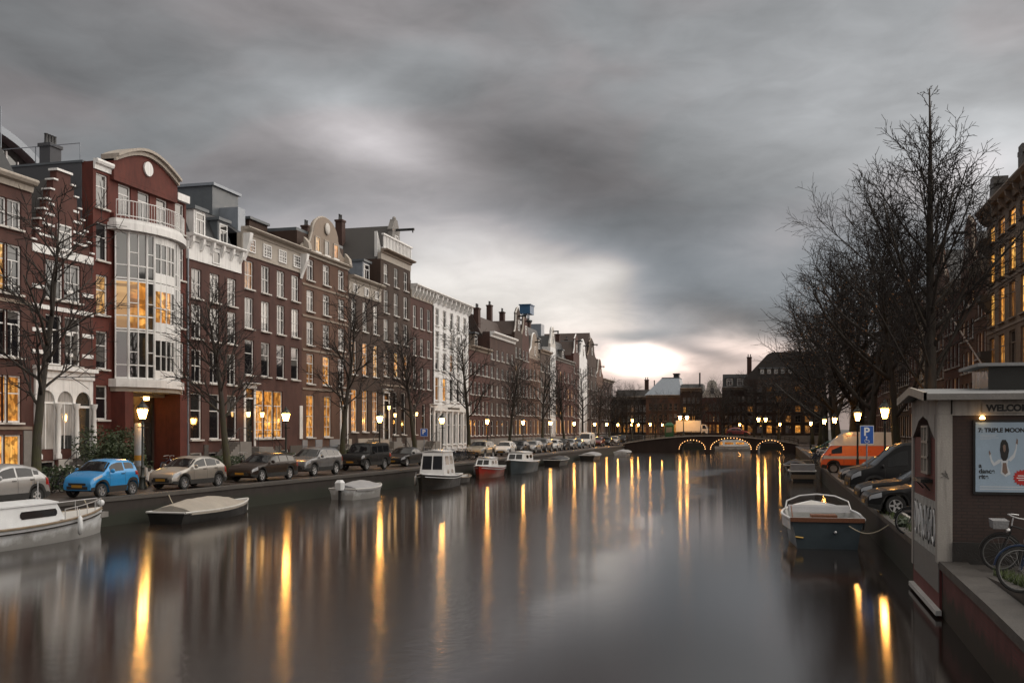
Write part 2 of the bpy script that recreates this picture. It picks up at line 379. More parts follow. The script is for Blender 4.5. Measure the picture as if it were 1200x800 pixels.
# ------------------------------------------------------------------ houses
FRAMES = {}
def frame_mesh(w, h, style, mat):
    key = (round(w, 2), round(h, 2), style, mat)
    if key in FRAMES: return FRAMES[key]
    b = MB(); t = .085 if w > .7 else .06; d = .09
    b.box(0, 0, 0, t, d, h); b.box(w - t, 0, 0, w, d, h)
    b.box(t, .002, 0, w - t, d - .002, t); b.box(t, .002, h - t, w - t, d - .002, h)
    s = .038
    def hb(z, k=.055): b.box(t, .006, z - k / 2, w - t, d - .012, z + k / 2)
    def vb(x, z0, z1): b.box(x - s / 2, .012, z0, x + s / 2, d - .02, z1)
    if style == 'sash':
        hb(h * .5); vb(w / 2, h * .5 + .028, h - t); vb(w / 2, t, h * .5 - .028)
    elif style == 'sash6':
        hb(h * .5)
        for k in (1, 2): vb(w * k / 3, h * .5 + .028, h - t); vb(w * k / 3, t, h * .5 - .028)
        b.box(t, .016, h * .25 - s / 2, w - t, d - .024, h * .25 + s / 2); b.box(t, .016, h * .75 - s / 2, w - t, d - .024, h * .75 + s / 2)
    elif style == 'tall':
        hb(h * .68); vb(w / 2, t, h * .68 - .028); 
        for q in (.25, .5): b.box(t, .016, h * .68 * q - s / 2, w - t, d - .024, h * .68 * q + s / 2)
    elif style == 'cross':
        hb(h * .70, .07); vb(w / 2, t, h * .70 - .035)
    elif style == 'lead':
        vb(w / 2, t, h - t)
        for k in (1, 2, 3): b.box(t, .016, h * k / 4 - s / 2, w - t, d - .024, h * k / 4 + s / 2)
    elif style == 'half':
        hb(h * .62)
    me = b.mesh('window', M[mat]); FRAMES[key] = me; return me
PANES = {}
def pane_mesh(w, h, mat):
    key = (round(w, 2), round(h, 2), mat)
    if key not in PANES: PANES[key] = MB().box(.04, .045, .04, w - .04, .06, h - .04).mesh('pane', M[mat])
    return PANES[key]
SILLS = {}
def sill_mesh(w, mat):
    key = (round(w, 2), mat)
    if key not in SILLS: SILLS[key] = MB().box(-.08, -.17, -.10, w + .08, .02, -.004).mesh('sill', M[mat])
    return SILLS[key]
PM = {'.': 'glass', 'b': 'glass_blind', 'd': 'glass_dark', 'L': 'lit', 'p': 'lit_pale', 'o': 'lit_dim', 'h': 'lit_hot'}
def add_window(root, x, z, w, h, style='sash', lit='.', fmat='white', y=.10, sill='pale', tilt=True):
    fr = link('window', frame_mesh(w, h, style, fmat), root, (x, y, z))
    p = link('pane', pane_mesh(w, h, PM[lit]), fr)
    if tilt and lit in '.bd': p.rotation_euler = (R(random.uniform(-.5, .5)), 0, R(random.uniform(-.7, .7)) if w < 1.5 else R(random.uniform(-.2, .2)))
    if sill: link('sill', sill_mesh(w, sill), fr, (0, -y, 0))
    return fr
def wall_with_holes(root, W, H, Dp, holes, mat, z0=0.0, name='wall', rev=.22, top=True):
    xs = sorted({0.0, W} | {round(v, 3) for h in holes for v in (h[0], h[2])}); zs = sorted({z0, H} | {round(v, 3) for h in holes for v in (h[1], h[3])})
    b = MB()
    for i in range(len(xs) - 1):
        for j in range(len(zs) - 1):
            cx, cz = (xs[i] + xs[i + 1]) / 2, (zs[j] + zs[j + 1]) / 2
            if any(h[0] < cx < h[2] and h[1] < cz < h[3] for h in holes): continue
            b.add([(xs[i], 0, zs[j]), (xs[i + 1], 0, zs[j]), (xs[i + 1], 0, zs[j + 1]), (xs[i], 0, zs[j + 1])], [(0, 1, 2, 3)])
    for x0, y0, x1, y1, *dp in holes:
        rv = dp[0] if dp else .22
        b.add([(x0, 0, y0), (x1, 0, y0), (x1, 0, y1), (x0, 0, y1), (x0, rv, y0), (x1, rv, y0), (x1, rv, y1), (x0, rv, y1)],
              [(0, 1, 5, 4), (1, 2, 6, 5), (2, 3, 7, 6), (3, 0, 4, 7), (4, 5, 6, 7)])
    b.add([(0, 0, z0), (0, Dp, z0), (0, Dp, H), (0, 0, H)], [(0, 1, 2, 3)]); b.add([(W, 0, z0), (W, Dp, z0), (W, Dp, H), (W, 0, H)], [(0, 1, 2, 3)])
    b.add([(0, Dp, z0), (W, Dp, z0), (W, Dp, H), (0, Dp, H)], [(0, 1, 2, 3)])
    if top: b.add([(0, 0, H), (W, 0, H), (W, Dp, H), (0, Dp, H)], [(0, 1, 2, 3)])
    return b.build(name, mat, root, recalc=False)
def bays(W, n, margin=.75, w=1.1):
    if n == 1: return [W / 2]
    a = margin + w / 2; return [a + (W - 2 * a) * i / (n - 1) for i in range(n)]
def cornice(root, W, z, mat='white', h=.7, out=.55, brackets=0, x0=.03, frieze=0.0, bh=.7):
    x1 = W - .03; b = MB()
    prof = [(0.0, z), (0, z - h), (-out * .25, z - h), (-out * .35, z - h * .55), (-out * .8, z - h * .45), (-out, z - h * .22), (-out, z - .06), (-out * .9, z)]
    b.prism(prof, x0, x1, axis='x')
    if frieze: b.box(x0 + .02, -.07, z - h - frieze, x1 - .02, .0, z - h - .003)
    c = b.build('cornice', M[mat], root)
    if brackets:
        bb = MB(); bb.prism([(-.02, 0), (-out * .78, 0), (-out * .7, -bh * .45), (-.18, -bh), (-.02, -bh)], -.12, .12, axis='x'); me = bb.mesh('bracket', M[mat])
        for i in range(brackets): link('bracket', me, c, (x0 + .25 + (x1 - x0 - .5) * i / (brackets - 1), 0, z - h * .46))
    return c
def chimney(root, x, y, z0, h, mat='br_dark', w=.9, pots=3):
    b = MB(); b.box(x - w / 2, y - .35, z0, x + w / 2, y + .35, z0 + h); b.box(x - w / 2 - .07, y - .42, z0 + h + .003, x + w / 2 + .07, y + .42, z0 + h + .18)
    c = b.build('chimney', M[mat], root)
    pm = MB().lathe([(.11, 0), (.13, .05), (.10, .1), (.09, .5), (.12, .56)], 8).mesh('chimney_pot', M['slate'], True)
    for i in range(pots): link('chimney_pot', pm, c, (x - w / 2 + w * (i + .5) / pots, y, z0 + h + .17))
    return c
def roof_hip(root, W, Dp, z, h, mat='slate', inset_f=2.0, inset_s=.0, inset_b=2.0, y0=.35, x0=.05):
    return MB().frustum((x0, y0, W - x0, Dp), z, (x0 + inset_s, y0 + inset_f, W - x0 - inset_s, Dp - inset_b), z + h).build('roof', M[mat], root)
def roof_pitch(root, W, Dp, z, h, mat='red_tile', y0=.4, x0=.02):
    return MB().prism([(x0, z), (W - x0, z), (W / 2, z + h)], y0, Dp).build('roof', M[mat], root)
def dormer(root, x, w, z0, h, y0=.5, mat='white', rmat='lead', lit='.', d=2.2):
    b = MB().box(x - w / 2, y0, z0, x + w / 2, y0 + d, z0 + h)
    dm = b.build('dormer', M[mat], root)
    MB().box(x - w / 2 - .15, y0 - .2, z0 + h + .003, x + w / 2 + .15, y0 + d, z0 + h + .2).build('dormer_roof', M[rmat], dm)
    fr = link('dormer_window', frame_mesh(w - .3, h - .35, 'cross', 'white'), dm, (x - w / 2 + .15, y0 - .06, z0 + .18))
    link('pane', pane_mesh(w - .3, h - .35, PM[lit]), fr)
    return dm
def hoist(root, x, z, out=1.3, y=0):
    return MB().box(x - .1, y - out, z, x + .1, y + .6, z + .22).box(x - .05, y - out + .1, z - .22, x + .05, y - out + .2, z - .002).build('hoist_beam', M['black_iron'], root)
def gable(root, poly, mat, coping=None, th=.38, cop_w=.16):
    """an upright gable slab over the facade, with a raised coping along its outline"""
    g = MB().prism(poly, -.004, th).build('gable', M[mat], root)
    if coping:
        b = MB()
        b.tube([(x, th / 2 - .06, z) for x, z in poly[1:-1]] if len(poly) > 4 else [(x, th / 2, z) for x, z in poly], cop_w, 6)
        b.build('coping', M[coping], g, True)
    return g
def door(root, x, w, z0, h, mat='dark_wood', sur='white', lit='o', hood=True, transom=.7, y=-.03):
    d = MB().box(x - w / 2, y + .09, z0, x + w / 2, y + .14, z0 + h - transom - .06)
    for k in (0, 1):
        for q in (0, 1): d.box(x - w / 2 + .1 + k * (w / 2 - .05), y + .07, z0 + .2 + q * (h - transom) * .5, x - w / 2 + .1 + k * (w / 2 - .05) + w / 2 - .16, y + .088, z0 + (q + .88) * (h - transom) * .5 - .05)
    dd = d.build('door', M[mat], root)
    MB().ball((x + w / 2 - .14, y + .04, z0 + 1.05), .05).build('handle', M['brass'], dd, True)
    s = MB(); t = .24
    s.box(x - w / 2 - t, y - .1, z0, x - w / 2 - .005, y + .16, z0 + h); s.box(x + w / 2 + .005, y - .1, z0, x + w / 2 + t, y + .16, z0 + h)
    s.box(x - w / 2 - t - .06, y - .16, z0 + h + .003, x + w / 2 + t + .06, y + .2, z0 + h + .22)
    s.box(x - w / 2 - .004, y - .02, z0 + h - transom - .05, x + w / 2 + .004, y + .15, z0 + h - transom + .05)
    if hood: s.prism([(y - .45, z0 + h + .4), (y - .45, z0 + h + .34), (y - .16, z0 + h + .223), (y + .2, z0 + h + .223), (y + .2, z0 + h + .4)], x - w / 2 - t - .14, x + w / 2 + t + .14, axis='x')
    ss = s.build('door_surround', M[sur], root)
    tl = MB().box(x - w / 2 + .03, y + .1, z0 + h - transom + .06, x + w / 2 - .03, y + .12, z0 + h - .03).build('fanlight', M[PM[lit]], root)
    return dd
def stoop(root, x, w, z1, d=1.1, side=-1, mat='grey_stone', rail=True):
    """a landing in front of the door with steps that come down along the facade"""
    n = max(2, int(round((z1 - .13) / .18))); b = MB()
    b.box(x - w / 2, -d, .125, x + w / 2, -.004, z1)
    for i in range(n):
        xa = x + side * (w / 2 + i * .28); xb = x + side * (w / 2 + (i + 1) * .28)
        b.box(min(xa, xb) + .002, -d + .05, .125, max(xa, xb), -.006, z1 - (i + 1) * (z1 - .13) / (n + 1))
    s = b.build('steps', M[mat], root)
    if rail:
        r = MB(); xe = x + side * (w / 2 + n * .28)
        top = [(x - side * w / 2, -d + .06, z1 + .95), (x + side * w / 2, -d + .06, z1 + .95), (xe, -d + .08, 1.05)]
        r.tube(top, .025, 6); low = [(p[0], p[1], p[2] - .45) for p in top]; r.tube(low, .015, 5)
        for p in (top[0], top[1], ((top[1][0] + top[2][0]) / 2, top[1][1], (top[1][2] + top[2][2]) / 2), top[2]): r.tube([(p[0], p[1], p[2] - .95), p], .02, 5)
        r.build('railing', M['black_iron'], root, True)
def drainpipe(root, x, z1, mat='zinc'):
    b = MB().tube([(x, -.08, .2), (x, -.08, z1)], .055, 6)
    for k in range(4): b.box(x - .08, -.13, z1 * (k + .5) / 4, x + .08, -.01, z1 * (k + .5) / 4 + .05)
    b.build('drainpipe', M[mat], root)
def wall_lamp(root, x, z, out=.45):
    a = MB().tube([(x, 0, z), (x, -out * .6, z + .15), (x, -out, z + .1)], .018, 5); a.frustum((x - .13, -out - .13, x + .13, -out + .13), z + .06, (x - .04, -out - .04, x + .04, -out + .04), z + .2)
    l = a.build('wall_lamp', M['black_iron'], root)
    MB().frustum((x - .07, -out - .07, x + .07, -out + .07), z - .28, (x - .11, -out - .11, x + .11, -out + .11), z + .055).build('lamp_glass', M['lamp_soft'], l)
M['brass'] = plain('brass', (.45, .30, .10), .35, .2, metal=1.0)
M['lamp_soft'] = glow_mat('wall_lamp_glow', (1.0, .55, .18), 9.0)
M['lamp_glow'] = glow_mat('street_lamp_glow', (1.0, .45, .10), 95.0)

def house(loc, rz, W, H, wall, rows, label, Dp=11.0, base=None, base_h=0.0, name='canal_house', cat='house', group=None, doors=(), frame='white', band=None, sill='pale', extra_holes=(), ):
    """rows: (z0, z1, n or list of centres, window width, frame style, lit pattern); doors: (x, w, z0, h)"""
    root = empty(name, loc, rz, label, cat, group)
    wins = []; holes = []
    for row in rows:
        z0, z1, n, w, style, lit = row[:6]; mg = row[6] if len(row) > 6 else .7
        cx = n if isinstance(n, (list, tuple)) else bays(W, n, mg, w)
        for i, x in enumerate(cx):
            ch = lit[i % len(lit)]
            if ch == '_': continue
            wins.append((x - w / 2, z0, w, z1 - z0, style, ch)); holes.append((x - w / 2, z0, x + w / 2, z1))
    for x, w, z0, h in doors: holes.append((x - w / 2, z0, x + w / 2, z0 + h))
    holes += list(extra_holes)
    wl = wall_with_holes(root, W, H, Dp, holes, M[wall])
    for x, z, w, h, style, ch in wins: add_window(root, x, z, w, h, style, ch, frame, sill=sill)
    for x, w, z0, h in doors: door(root, x, w, z0, h, y=.05)
    if base:
        # stone facing proud of the brick, cut round the openings at the foot of the wall
        cuts = sorted([(h[0] - .12, h[2] + .12) for h in holes if h[1] < base_h]); x = .01
        for a, c in cuts:
            if a - x > .05: MB().box(x, -.05, 0, a, -.003, base_h).build('plinth', M[base], root)
            x = max(x, c)
        if W - .01 - x > .05: MB().box(x, -.05, 0, W - .01, -.003, base_h).build('plinth', M[base], root)
    if band:
        for z in band: MB().box(.012, -.06, z, W - .012, -.003, z + .16).build('string_course', M['sandstone'], root)
    return root

XF = -36.0
def left_house(px0, px1, H, wall, rows, label, **k):
    y0, y1 = at(px0, XF), at(px1, XF)
    return house((XF, y0, 0), R(90), y1 - y0, H, wall, rows, label, **k), y1 - y0
# ------------------------------------------------------------------ the left row, near to far
# stands at the picture's edge: red brick with a warm shop window
h, W = left_house(-62, 37, 14.6, 'br_plum', [(12.6, 14.0, 4, .95, 'sash', '..b.'), (9.4, 11.8, 4, 1.1, 'tall', '.bp.'), (6.3, 8.6, 4, 1.1, 'cross', '....'), (3.1, 5.4, 4, 1.2, 'half', '.pLL'), (.3, 2.5, 3, 1.7, 'plain', 'oLh')],
    'red brick house with pale window frames, left of the stepped gable house', base='grey_stone', base_h=2.7, band=(2.75, 8.95))
cornice(h, W, 15.2, 'cream', .6, .5, 0)
MB().box(.02, .02, 14.61, W - .02, 1.0, 15.1).build('parapet', M['br_plum'], h)
roof_hip(h, W, 11, 14.62, 2.5, 'slate', 1.5)

# stepped gable house
h, W = left_house(37, 109, 11.9, 'br_old', [(9.5, 11.5, 2, 1.3, 'sash', 'bb', 1.0), (6.1, 8.7, 2, 1.25, 'cross', 'd.', 1.0), (.15, 1.15, [1.15], 1.2, 'plain', 'd')],
    'red brick house with stepped gable, white bands and white arched ground floor', base=None, extra_holes=[])
steps = 7; sx = (W / 2 - .55) / steps
poly = [(0.02, 11.9)]
for i in range(steps):
    x = .02 + i * sx; poly += [(x, 12.3 + i * .56)]; poly += [(x + sx, 12.3 + i * .56)]
poly += [(W / 2 - .53, 16.2), (W / 2 + .53, 16.2)]
poly += [(W - x, z) for x, z in reversed(poly[:-2])]
g = MB().prism(poly, -.003, .4).build('gable', M['br_old'], h)
for i in range(steps):
    x = .02 + i * sx; z = 12.3 + i * .56
    for s in (0, 1):
        a, c = (x - .06, x + sx + .03) if s == 0 else (W - x - sx - .03, W - x + .06)
        MB().box(a, -.09, z + .003, c, .46, z + .085).build('step_coping', M['white'], g)
MB().box(W / 2 - .6, -.1, 16.203, W / 2 + .6, .46, 16.32).build('step_coping', M['white'], g)
for z in (12.62, 13.2, 13.75, 14.3):
    hw = (W / 2 - .4) * (1 - max(0, z - 12.4) / 4.6)
    for a, c in ((W / 2 - hw, W / 2 - .72), (W / 2 + .72, W / 2 + hw)): MB().box(a, -.05, z, c, -.006, z + .12).build('stone_band', M['white'], g)
add_window(h, W / 2 - .5, 12.15, 1.0, 1.3, 'cross', '.', y=-.085, sill='white')
for z, hh in ((11.72, .42), (8.9, .22), (9.9, .2), (7.7, .2), (6.6, .2)):
    if z > 11.6 or abs(z - 8.9) < .1: MB().box(.02, -.055, z, W - .02, -.004, z + hh).build('stone_band', M['white'], h)
    else:
        for a, c in ((.02, .9), (2.5, 3.0), (W - .9, W - .02)): MB().box(a, -.05, z, c, -.004, z + hh).build('stone_band', M['white'], h)
roof_pitch(h, W, 11, 11.92, 4.0, 'tile', y0=.42)
# white stuccoed ground floor with three arches between columns
gf = MB(); zt = 5.9; n = 3; aw = 1.22; gap = (W - .3 - n * aw) / (n + 1)
for i in range(n):
    xa = .15 + gap + i * (aw + gap); xb = xa + aw; xm = (xa + xb) / 2; spring = 4.15
    pts = [(xa, spring)] + [(xm - math.cos(math.pi * k / 10) * aw / 2, spring + math.sin(math.pi * k / 10) * aw / 2) for k in range(1, 10)] + [(xb, spring)]
    for k in range(len(pts) - 1):   # the spandrel above each arch
        (p, q), (r_, s_) = pts[k], pts[k + 1]
        gf.add([(p, -.12, q), (r_, -.12, s_), (r_, -.12, zt - .5), (p, -.12, zt - .5), (p, -.003, q), (r_, -.003, s_), (r_, -.003, zt - .5), (p, -.003, zt - .5)],
               [(0, 1, 2, 3), (0, 1, 5, 4), (2, 3, 7, 6)])
    pn = MB(); pn.prism([(xa + .02, 1.75 if i < 2 else 1.2)] + [(x, z) for x, z in pts] + [(xb - .02, 1.75 if i < 2 else 1.2)], -.02, -.006)
    if i < 2:
        w_ = link('arched_window', pn.mesh('arched_window', M['glass_blind']), h)
        MB().box(xa + .02, -.06, 4.08, xb - .02, -.022, 4.18).box(xm - .03, -.055, 1.76, xm + .03, -.022, 4.078).build('glazing_bars', M['white'], w_)
    else:
        w_ = link('door', pn.mesh('door', M['dark_wood']), h)
        MB().box(xa + .02, -.06, 3.9, xb - .02, -.022, 4.02).build('door_transom', M['white'], w_)
for i in range(n + 1):
    xa = .15 + i * (aw + gap); gf.box(xa, -.121, 1.2, xa + gap, -.004, zt - .5)
gf.box(.1, -.2, zt - .5 + .002, W - .1, -.003, zt - .1)
gf.box(.05, -.4, zt - .097, W - .05, -.003, zt + .1)
gf.build('arcade', M['white'], h)
for i in range(n + 1):
    xm = .15 + i * (aw + gap) + gap / 2
    MB().lathe([(.17, 1.25), (.17, 1.45), (.11, 1.55), (.135, 2.6), (.10, 3.8), (.17, 3.95), (.19, 4.12)], 10, (xm, -.26, 0)).build('column', M['white'], h, True)
MB().box(1.9, -.06, .0, W - .05, -.003, 1.19).build('plinth', M['pale'], h)
stoop(h, W - .15 - gap - aw / 2, 1.5, 1.2, 1.0, -1)

# red modern house with curved pediment and white glazed bay; grey blind side wall
h, W = left_house(109, 218, 17.0, 'br_red',
    [(15.0, 16.9, [.75, 8.22], 1.0, 'half', '.b'), (12.1, 14.2, [.75, 8.22], 1.0, 'half', '..'), (9.1, 11.3, [.75, 8.22], 1.0, 'half', 'p.'), (6.1, 8.2, [.75, 8.22], 1.0, 'half', '..'), (3.3, 5.2, [.75, 8.22], 1.0, 'half', 'dp'),
     (14.9, 16.75, [2.75, 4.55, 6.35], 1.15, 'cross', '...')],
    'tall red brick house with curved pediment and white glazed bay', Dp=13,
    extra_holes=[(2.3, .1, 6.9, 4.9, 1.1)])
bx0, bx1 = 1.45, 7.6; bm_ = (bx0 + bx1) / 2
cur = [(bx0 + (bx1 - bx0) * k / 16, 17.95 + .95 * math.sin(math.pi * k / 16)) for k in range(17)]
MB().prism([(bx0, 16.995)] + cur + [(bx1, 16.995)], -.25, .5).build('pediment', M['br_red'], h)
b = MB()
for k in range(16):
    (xa, za), (xb, zb) = cur[k], cur[k + 1]
    for y0_, t0, t1 in ((-.6, .12, .28), (-.42, -.12, .119)):
        b.add([(xa, y0_, za + t0), (xb, y0_, zb + t0), (xb, .6, zb + t0), (xa, .6, za + t0), (xa, y0_, za + t1), (xb, y0_, zb + t1), (xb, .6, zb + t1), (xa, .6, za + t1)],
              [(0, 1, 2, 3), (4, 5, 6, 7), (0, 1, 5, 4), (2, 3, 7, 6)] + ([(0, 3, 7, 4)] if k == 0 else []) + ([(1, 2, 6, 5)] if k == 15 else []))
b.build('curved_cornice', M['cream'], h)
MB().lathe([(.42, 0), (.42, .1), (.34, .12)], 20, (bm_, -.37, 18.1), axis='y').build('round_window', M['white'], h, True)
MB().box(bx0, -.249, 14.4, bx1, -.004, 14.9).box(bx0, -.249, 16.76, bx1, -.004, 16.99).build('bay_masonry', M['br_red'], h)
cornice(h, 1.5, 17.6, 'white', .55, .3, 0, .02, .0); MB().box(.01, .01, 17.003, 1.5, 5, 17.45).build('parapet', M['br_red'], h)
MB().box(7.6, -.3, 17.003, W - .03, 5, 17.45).build('parapet', M['white'], h)
# the bowed bay
def bow(k, n=12, out=1.25): 
    t = k / n; return bx0 + .1 + (bx1 - bx0 - .2) * t, -.25 - out * math.sin(math.pi * t) ** .7
NB = 12
def bow_slab(z0, z1, extra, name, mat):
    b = MB(); pts = [bow(k) for k in range(NB + 1)]
    pts = [(bm_ + (x - bm_) * (1 + extra / 3), y - extra) for x, y in pts]
    b.prism([(pts[0][0], -.003)] + pts + [(pts[-1][0], -.003)], z0, z1, axis='z'); return b.build(name, M[mat], h)
bow_slab(13.95, 14.35, .35, 'balcony_slab', 'white'); bow_slab(14.353, 14.6, .22, 'balcony_fascia', 'white'); bow_slab(5.15, 5.6, .25, 'bay_foot', 'white'); bow_slab(4.9, 5.147, .1, 'bay_foot', 'cream')
rl = MB(); pts = [bow(k) for k in range(NB + 1)]; pts = [(bm_ + (x - bm_) * 1.08, y - .25) for x, y in pts]
for zz in (15.6, 14.75): rl.tube([(x, y, zz) for x, y in pts], .03, 5)
for k in range(NB):
    for q in range(3):
        x = pts[k][0] + (pts[k + 1][0] - pts[k][0]) * q / 3; y = pts[k][1] + (pts[k + 1][1] - pts[k][1]) * q / 3
        rl.tube([(x, y, 14.6), (x, y, 15.6)], .014, 4)
rl.build('balcony_railing', M['white'], h)
for k in range(NB):
    (xa, ya), (xb, yb) = bow(k), bow(k + 1)
    centre = 4 <= k < 8
    for fl, (z0, z1) in enumerate(((5.62, 8.35), (8.40, 11.2), (11.25, 13.93))):
        lit = fl == 1 and k in (0, 1, 2, 4, 5, 6)
        if centre: zlo, zhi = z0 + .55, z1 - .45
        else: zlo, zhi = z0 + .08, z1 - .08
        b = MB().add([(xa, ya, zlo), (xb, yb, zlo), (xb, yb, zhi), (xa, ya, zhi)], [(0, 1, 2, 3)])
        bw = b.build('bay_window', M['lit' if lit and k > 0 else ('lit_pale' if lit else 'glass_dark')], h, recalc=False)
        b = MB()
        def strip(z, t, o):
            d = Vector((xb - xa, yb - ya, 0)).normalized(); nrm = Vector((d.y, -d.x, 0)) * o
            b.add([(xa + nrm.x, ya + nrm.y, z), (xb + nrm.x, yb + nrm.y, z), (xb + nrm.x, yb + nrm.y, z + t), (xa + nrm.x, ya + nrm.y, z + t),
                   (xa, ya, z), (xb, yb, z), (xb, yb, z + t), (xa, ya, z + t)], [(0, 1, 2, 3), (0, 1, 5, 4), (3, 2, 6, 7)])
        if centre: strip(z0, .55, .05); strip(z1 - .45, .45, .05); strip(zlo + .8, .06, .04)
        else: strip(z0, .09, .05); strip(z1 - .09, .09, .05); strip(z0 + .75, .07, .045); strip(z0 + 1.5 if k % 2 else z0 + .75, .05, .04)
        b.build('bay_rails', M['white'], bw, recalc=False)
posts = MB()
for k in range(NB + 1):
    x, y = bow(k); r_ = .08 if k in (1, 3, 4, 8, 9, 11) else .045
    posts.tube([(x, y - .02, 5.6), (x, y - .02, 13.95)], r_, 8)
posts.build('bay_mullions', M['white'], h, True)
# entrance under the bay
M['spot_glow'] = glow_mat('ceiling_spot_glow', (1.0, .62, .18), 28.0)
b = MB().box(2.32, .9, .1, 6.88, 1.0, 4.9); b.build('entrance_wall', M['br_umber'], h)
MB().box(2.32, .16, 4.7, 6.88, .95, 4.88).build('entrance_soffit', M['cream'], h)
MB().box(1.55, -.9, .1, 2.3, -.004, 4.88).build('entrance_pier', M['br_red'], h); MB().box(6.9, -.9, .1, 7.65, -.004, 4.88).build('entrance_pier', M['br_red'], h)
MB().box(2.9, .82, .1, 4.2, .88, 4.2).build('entrance_door', M['lit_dim'], h); MB().box(4.6, .82, .1, 5.5, .88, 4.2).build('entrance_glass', M['lit_dim'], h); MB().box(5.52, .82, .1, 6.4, .88, 3.2).build('entrance_glass', M['glass_dark'], h)
fr = MB()
for x in (2.85, 4.2, 4.55, 5.5, 6.4): fr.box(x, .74, .1, x + .08, .815, 4.3)
fr.build('entrance_frame', M['black_iron'], h)
for x in (2.75, 3.6, 5.3): MB().lathe([(.14, 4.5), (.17, 4.6), (.17, 4.695)], 12, (x, .35, 0)).build('ceiling_spot', M['spot_glow'], h)
# blind grey flank above the stepped gable, chimney and roof rail
MB().box(-.06, .7, 11.0, -.004, 13, 17.4).build('flank_cladding', M['grey_wall'], h)
MB().box(-.1, .6, 17.403, .3, 13, 17.52).build('flank_coping', M['lead'], h)
chimney(h, .55, 3.2, 17.4, 1.1, 'grey_wall', .9, 4)
rl = MB(); rl.tube([(0.1, .9, 18.5), (0.1, 12.5, 18.5)], .025, 4)
for k in range(5): rl.tube([(.1, .9 + k * 2.9, 17.5), (.1, .9 + k * 2.9, 18.5)], .025, 4)
for k in (1, 4): rl.tube([(.1, .9 + k * 2.2, 17.5), (.6, .9 + k * 2.2, 18.4)], .04, 4)
rl.tube([(.2, 6.2, 17.5), (.2, 6.2, 21.0)], .03, 4)
rl.build('roof_railing', M['zinc'], h)
# long curved roof storey behind the two nearest houses
rb = empty('roof_pavilion', (XF - 9.5, at(-60, XF - 9.5), 0), R(90), 'glazed roof storey with curved white fascia behind the stepped gable', 'building')
Lp = at(64, XF - 9.5) - at(-60, XF - 9.5)
cv = [(Lp * k / 14, 21.2 - 3.0 * (k / 14) ** 2.6) for k in range(15)]
MB().prism([(0, 0)] + [(x, z - .5) for x, z in cv] + [(Lp, 0)], 0, 8).build('wall', M['glass_dark'], rb)
b = MB()
for k in range(14):
    (xa, za), (xb, zb) = cv[k], cv[k + 1]
    b.add([(xa, -.7, za - .48), (xb, -.7, zb - .48), (xb, -.7, zb), (xa, -.7, za), (xa, 8.2, za - .48), (xb, 8.2, zb - .48), (xb, 8.2, zb), (xa, 8.2, za)], [(0, 1, 2, 3), (3, 2, 6, 7), (0, 1, 5, 4)])
b.build('roof', M['zinc'], rb)
b = MB()
for k in range(9): b.box(Lp * (k + .5) / 9, -.08, 15.5, Lp * (k + .5) / 9 + .08, -.004, 21.1 - 3.0 * ((k + 1.2) / 9) ** 2.6 - .6 if k < 8 else 16.5)
b.build('window_bars', M['white'], rb)

# C: dark brick, three bays, white bracketed cornice, mansard
h, W = left_house(218, 282, 13.6, 'br_plum', [(11.2, 13.1, 3, 1.15, 'sash', '.b.', .6), (8.6, 10.8, 3, 1.15, 'sash', '..d', .6), (5.8, 7.9, 3, 1.2, 'sash', 'dd.', .6), (2.1, 5.1, 3, 1.3, 'half', 'dd.', .5), (.35, 1.25, 3, 1.4, 'plain', 'bd_', .5)],
    'dark brick three bay house with white bracketed cornice and mansard', base='dark_stone', base_h=1.75, group=None)
MB().box(.03, -.09, 13.603, W - .03, .3, 14.75).build('frieze', M['white'], h)
cornice(h, W, 15.25, 'white', .45, .55, 6, bh=.75)
for x in (W * .5,): add_window(h, x - .45, 13.75, .9, .85, 'plain', 'd', y=-.16, sill=None)
roof_hip(h, W, 11, 14.76, 2.7, 'slate', 1.1, 0, 1.5, y0=.31)
dormer(h, 2.1, 1.35, 15.2, 1.85, .35, 'white', 'lead', '.'); dormer(h, 5.2, 1.3, 15.2, 1.75, .5, 'lead', 'lead', 'd')
drainpipe(h, .1, 14.2); stoop(h, W - 1.2, 1.5, 1.9, 1.1, -1)

# D: four bays, plum brick, lit ground floor
h, W = left_house(282, 354, 15.0, 'br_plum', [(12.7, 14.7, 4, 1.22, 'sash', 'obb.', .55), (9.9, 12.1, 4, 1.22, 'sash', 'bb.b', .55), (6.6, 9.1, 4, 1.3, 'half', 'd...', .55), (2.1, 5.6, [bays(W, 4, .55, 1.35)[k] for k in (1, 2, 3)], 1.4, 'tall', 'LLL'), (.3, 1.2, [4.2, 6.6], 1.2, 'plain', 'dd')],
    'plum brick four bay house with lit ground floor and attic windows in its white frieze', base='dark_stone', base_h=1.5, doors=[(bays(W, 4, .55, 1.35)[0], 1.15, 1.55, 4.1)])
MB().box(.02, -.1, 15.003, W - .02, .3, 16.5).build('frieze', M['cream'], h)
for x in bays(W, 4, .55, 1.22): add_window(h, x - .6, 15.3, 1.2, .95, 'sash6', 'o' if x < 3 else 'b', y=-.185, sill=None)
cornice(h, W, 16.95, 'cream', .45, .7, 0)
for x in (.32, W - .32): MB().prism([(-.1, 16.5), (-.7, 16.5), (-.6, 15.9), (-.25, 15.0), (-.1, 14.6)], x - .2, x + .2, axis='x').build('bracket', M['white'], h)
roof_hip(h, W, 11, 16.51, 1.5, 'slate', 2.2, 0, 2, y0=.31)
MB().box(.3, 2.4, 17.2, 3.8, 8, 20.0).build('roof_house', M['lead'], h); MB().box(.15, 2.2, 20.003, 3.95, 8.2, 20.2).build('roof_house_roof', M['zinc'], h)
MB().box(1.2, .9, 16.6, 2.2, 3, 18.6).build('dormer', M['zinc'], h); chimney(h, 4.6, 4, 17.8, 2.2, 'br_dark')
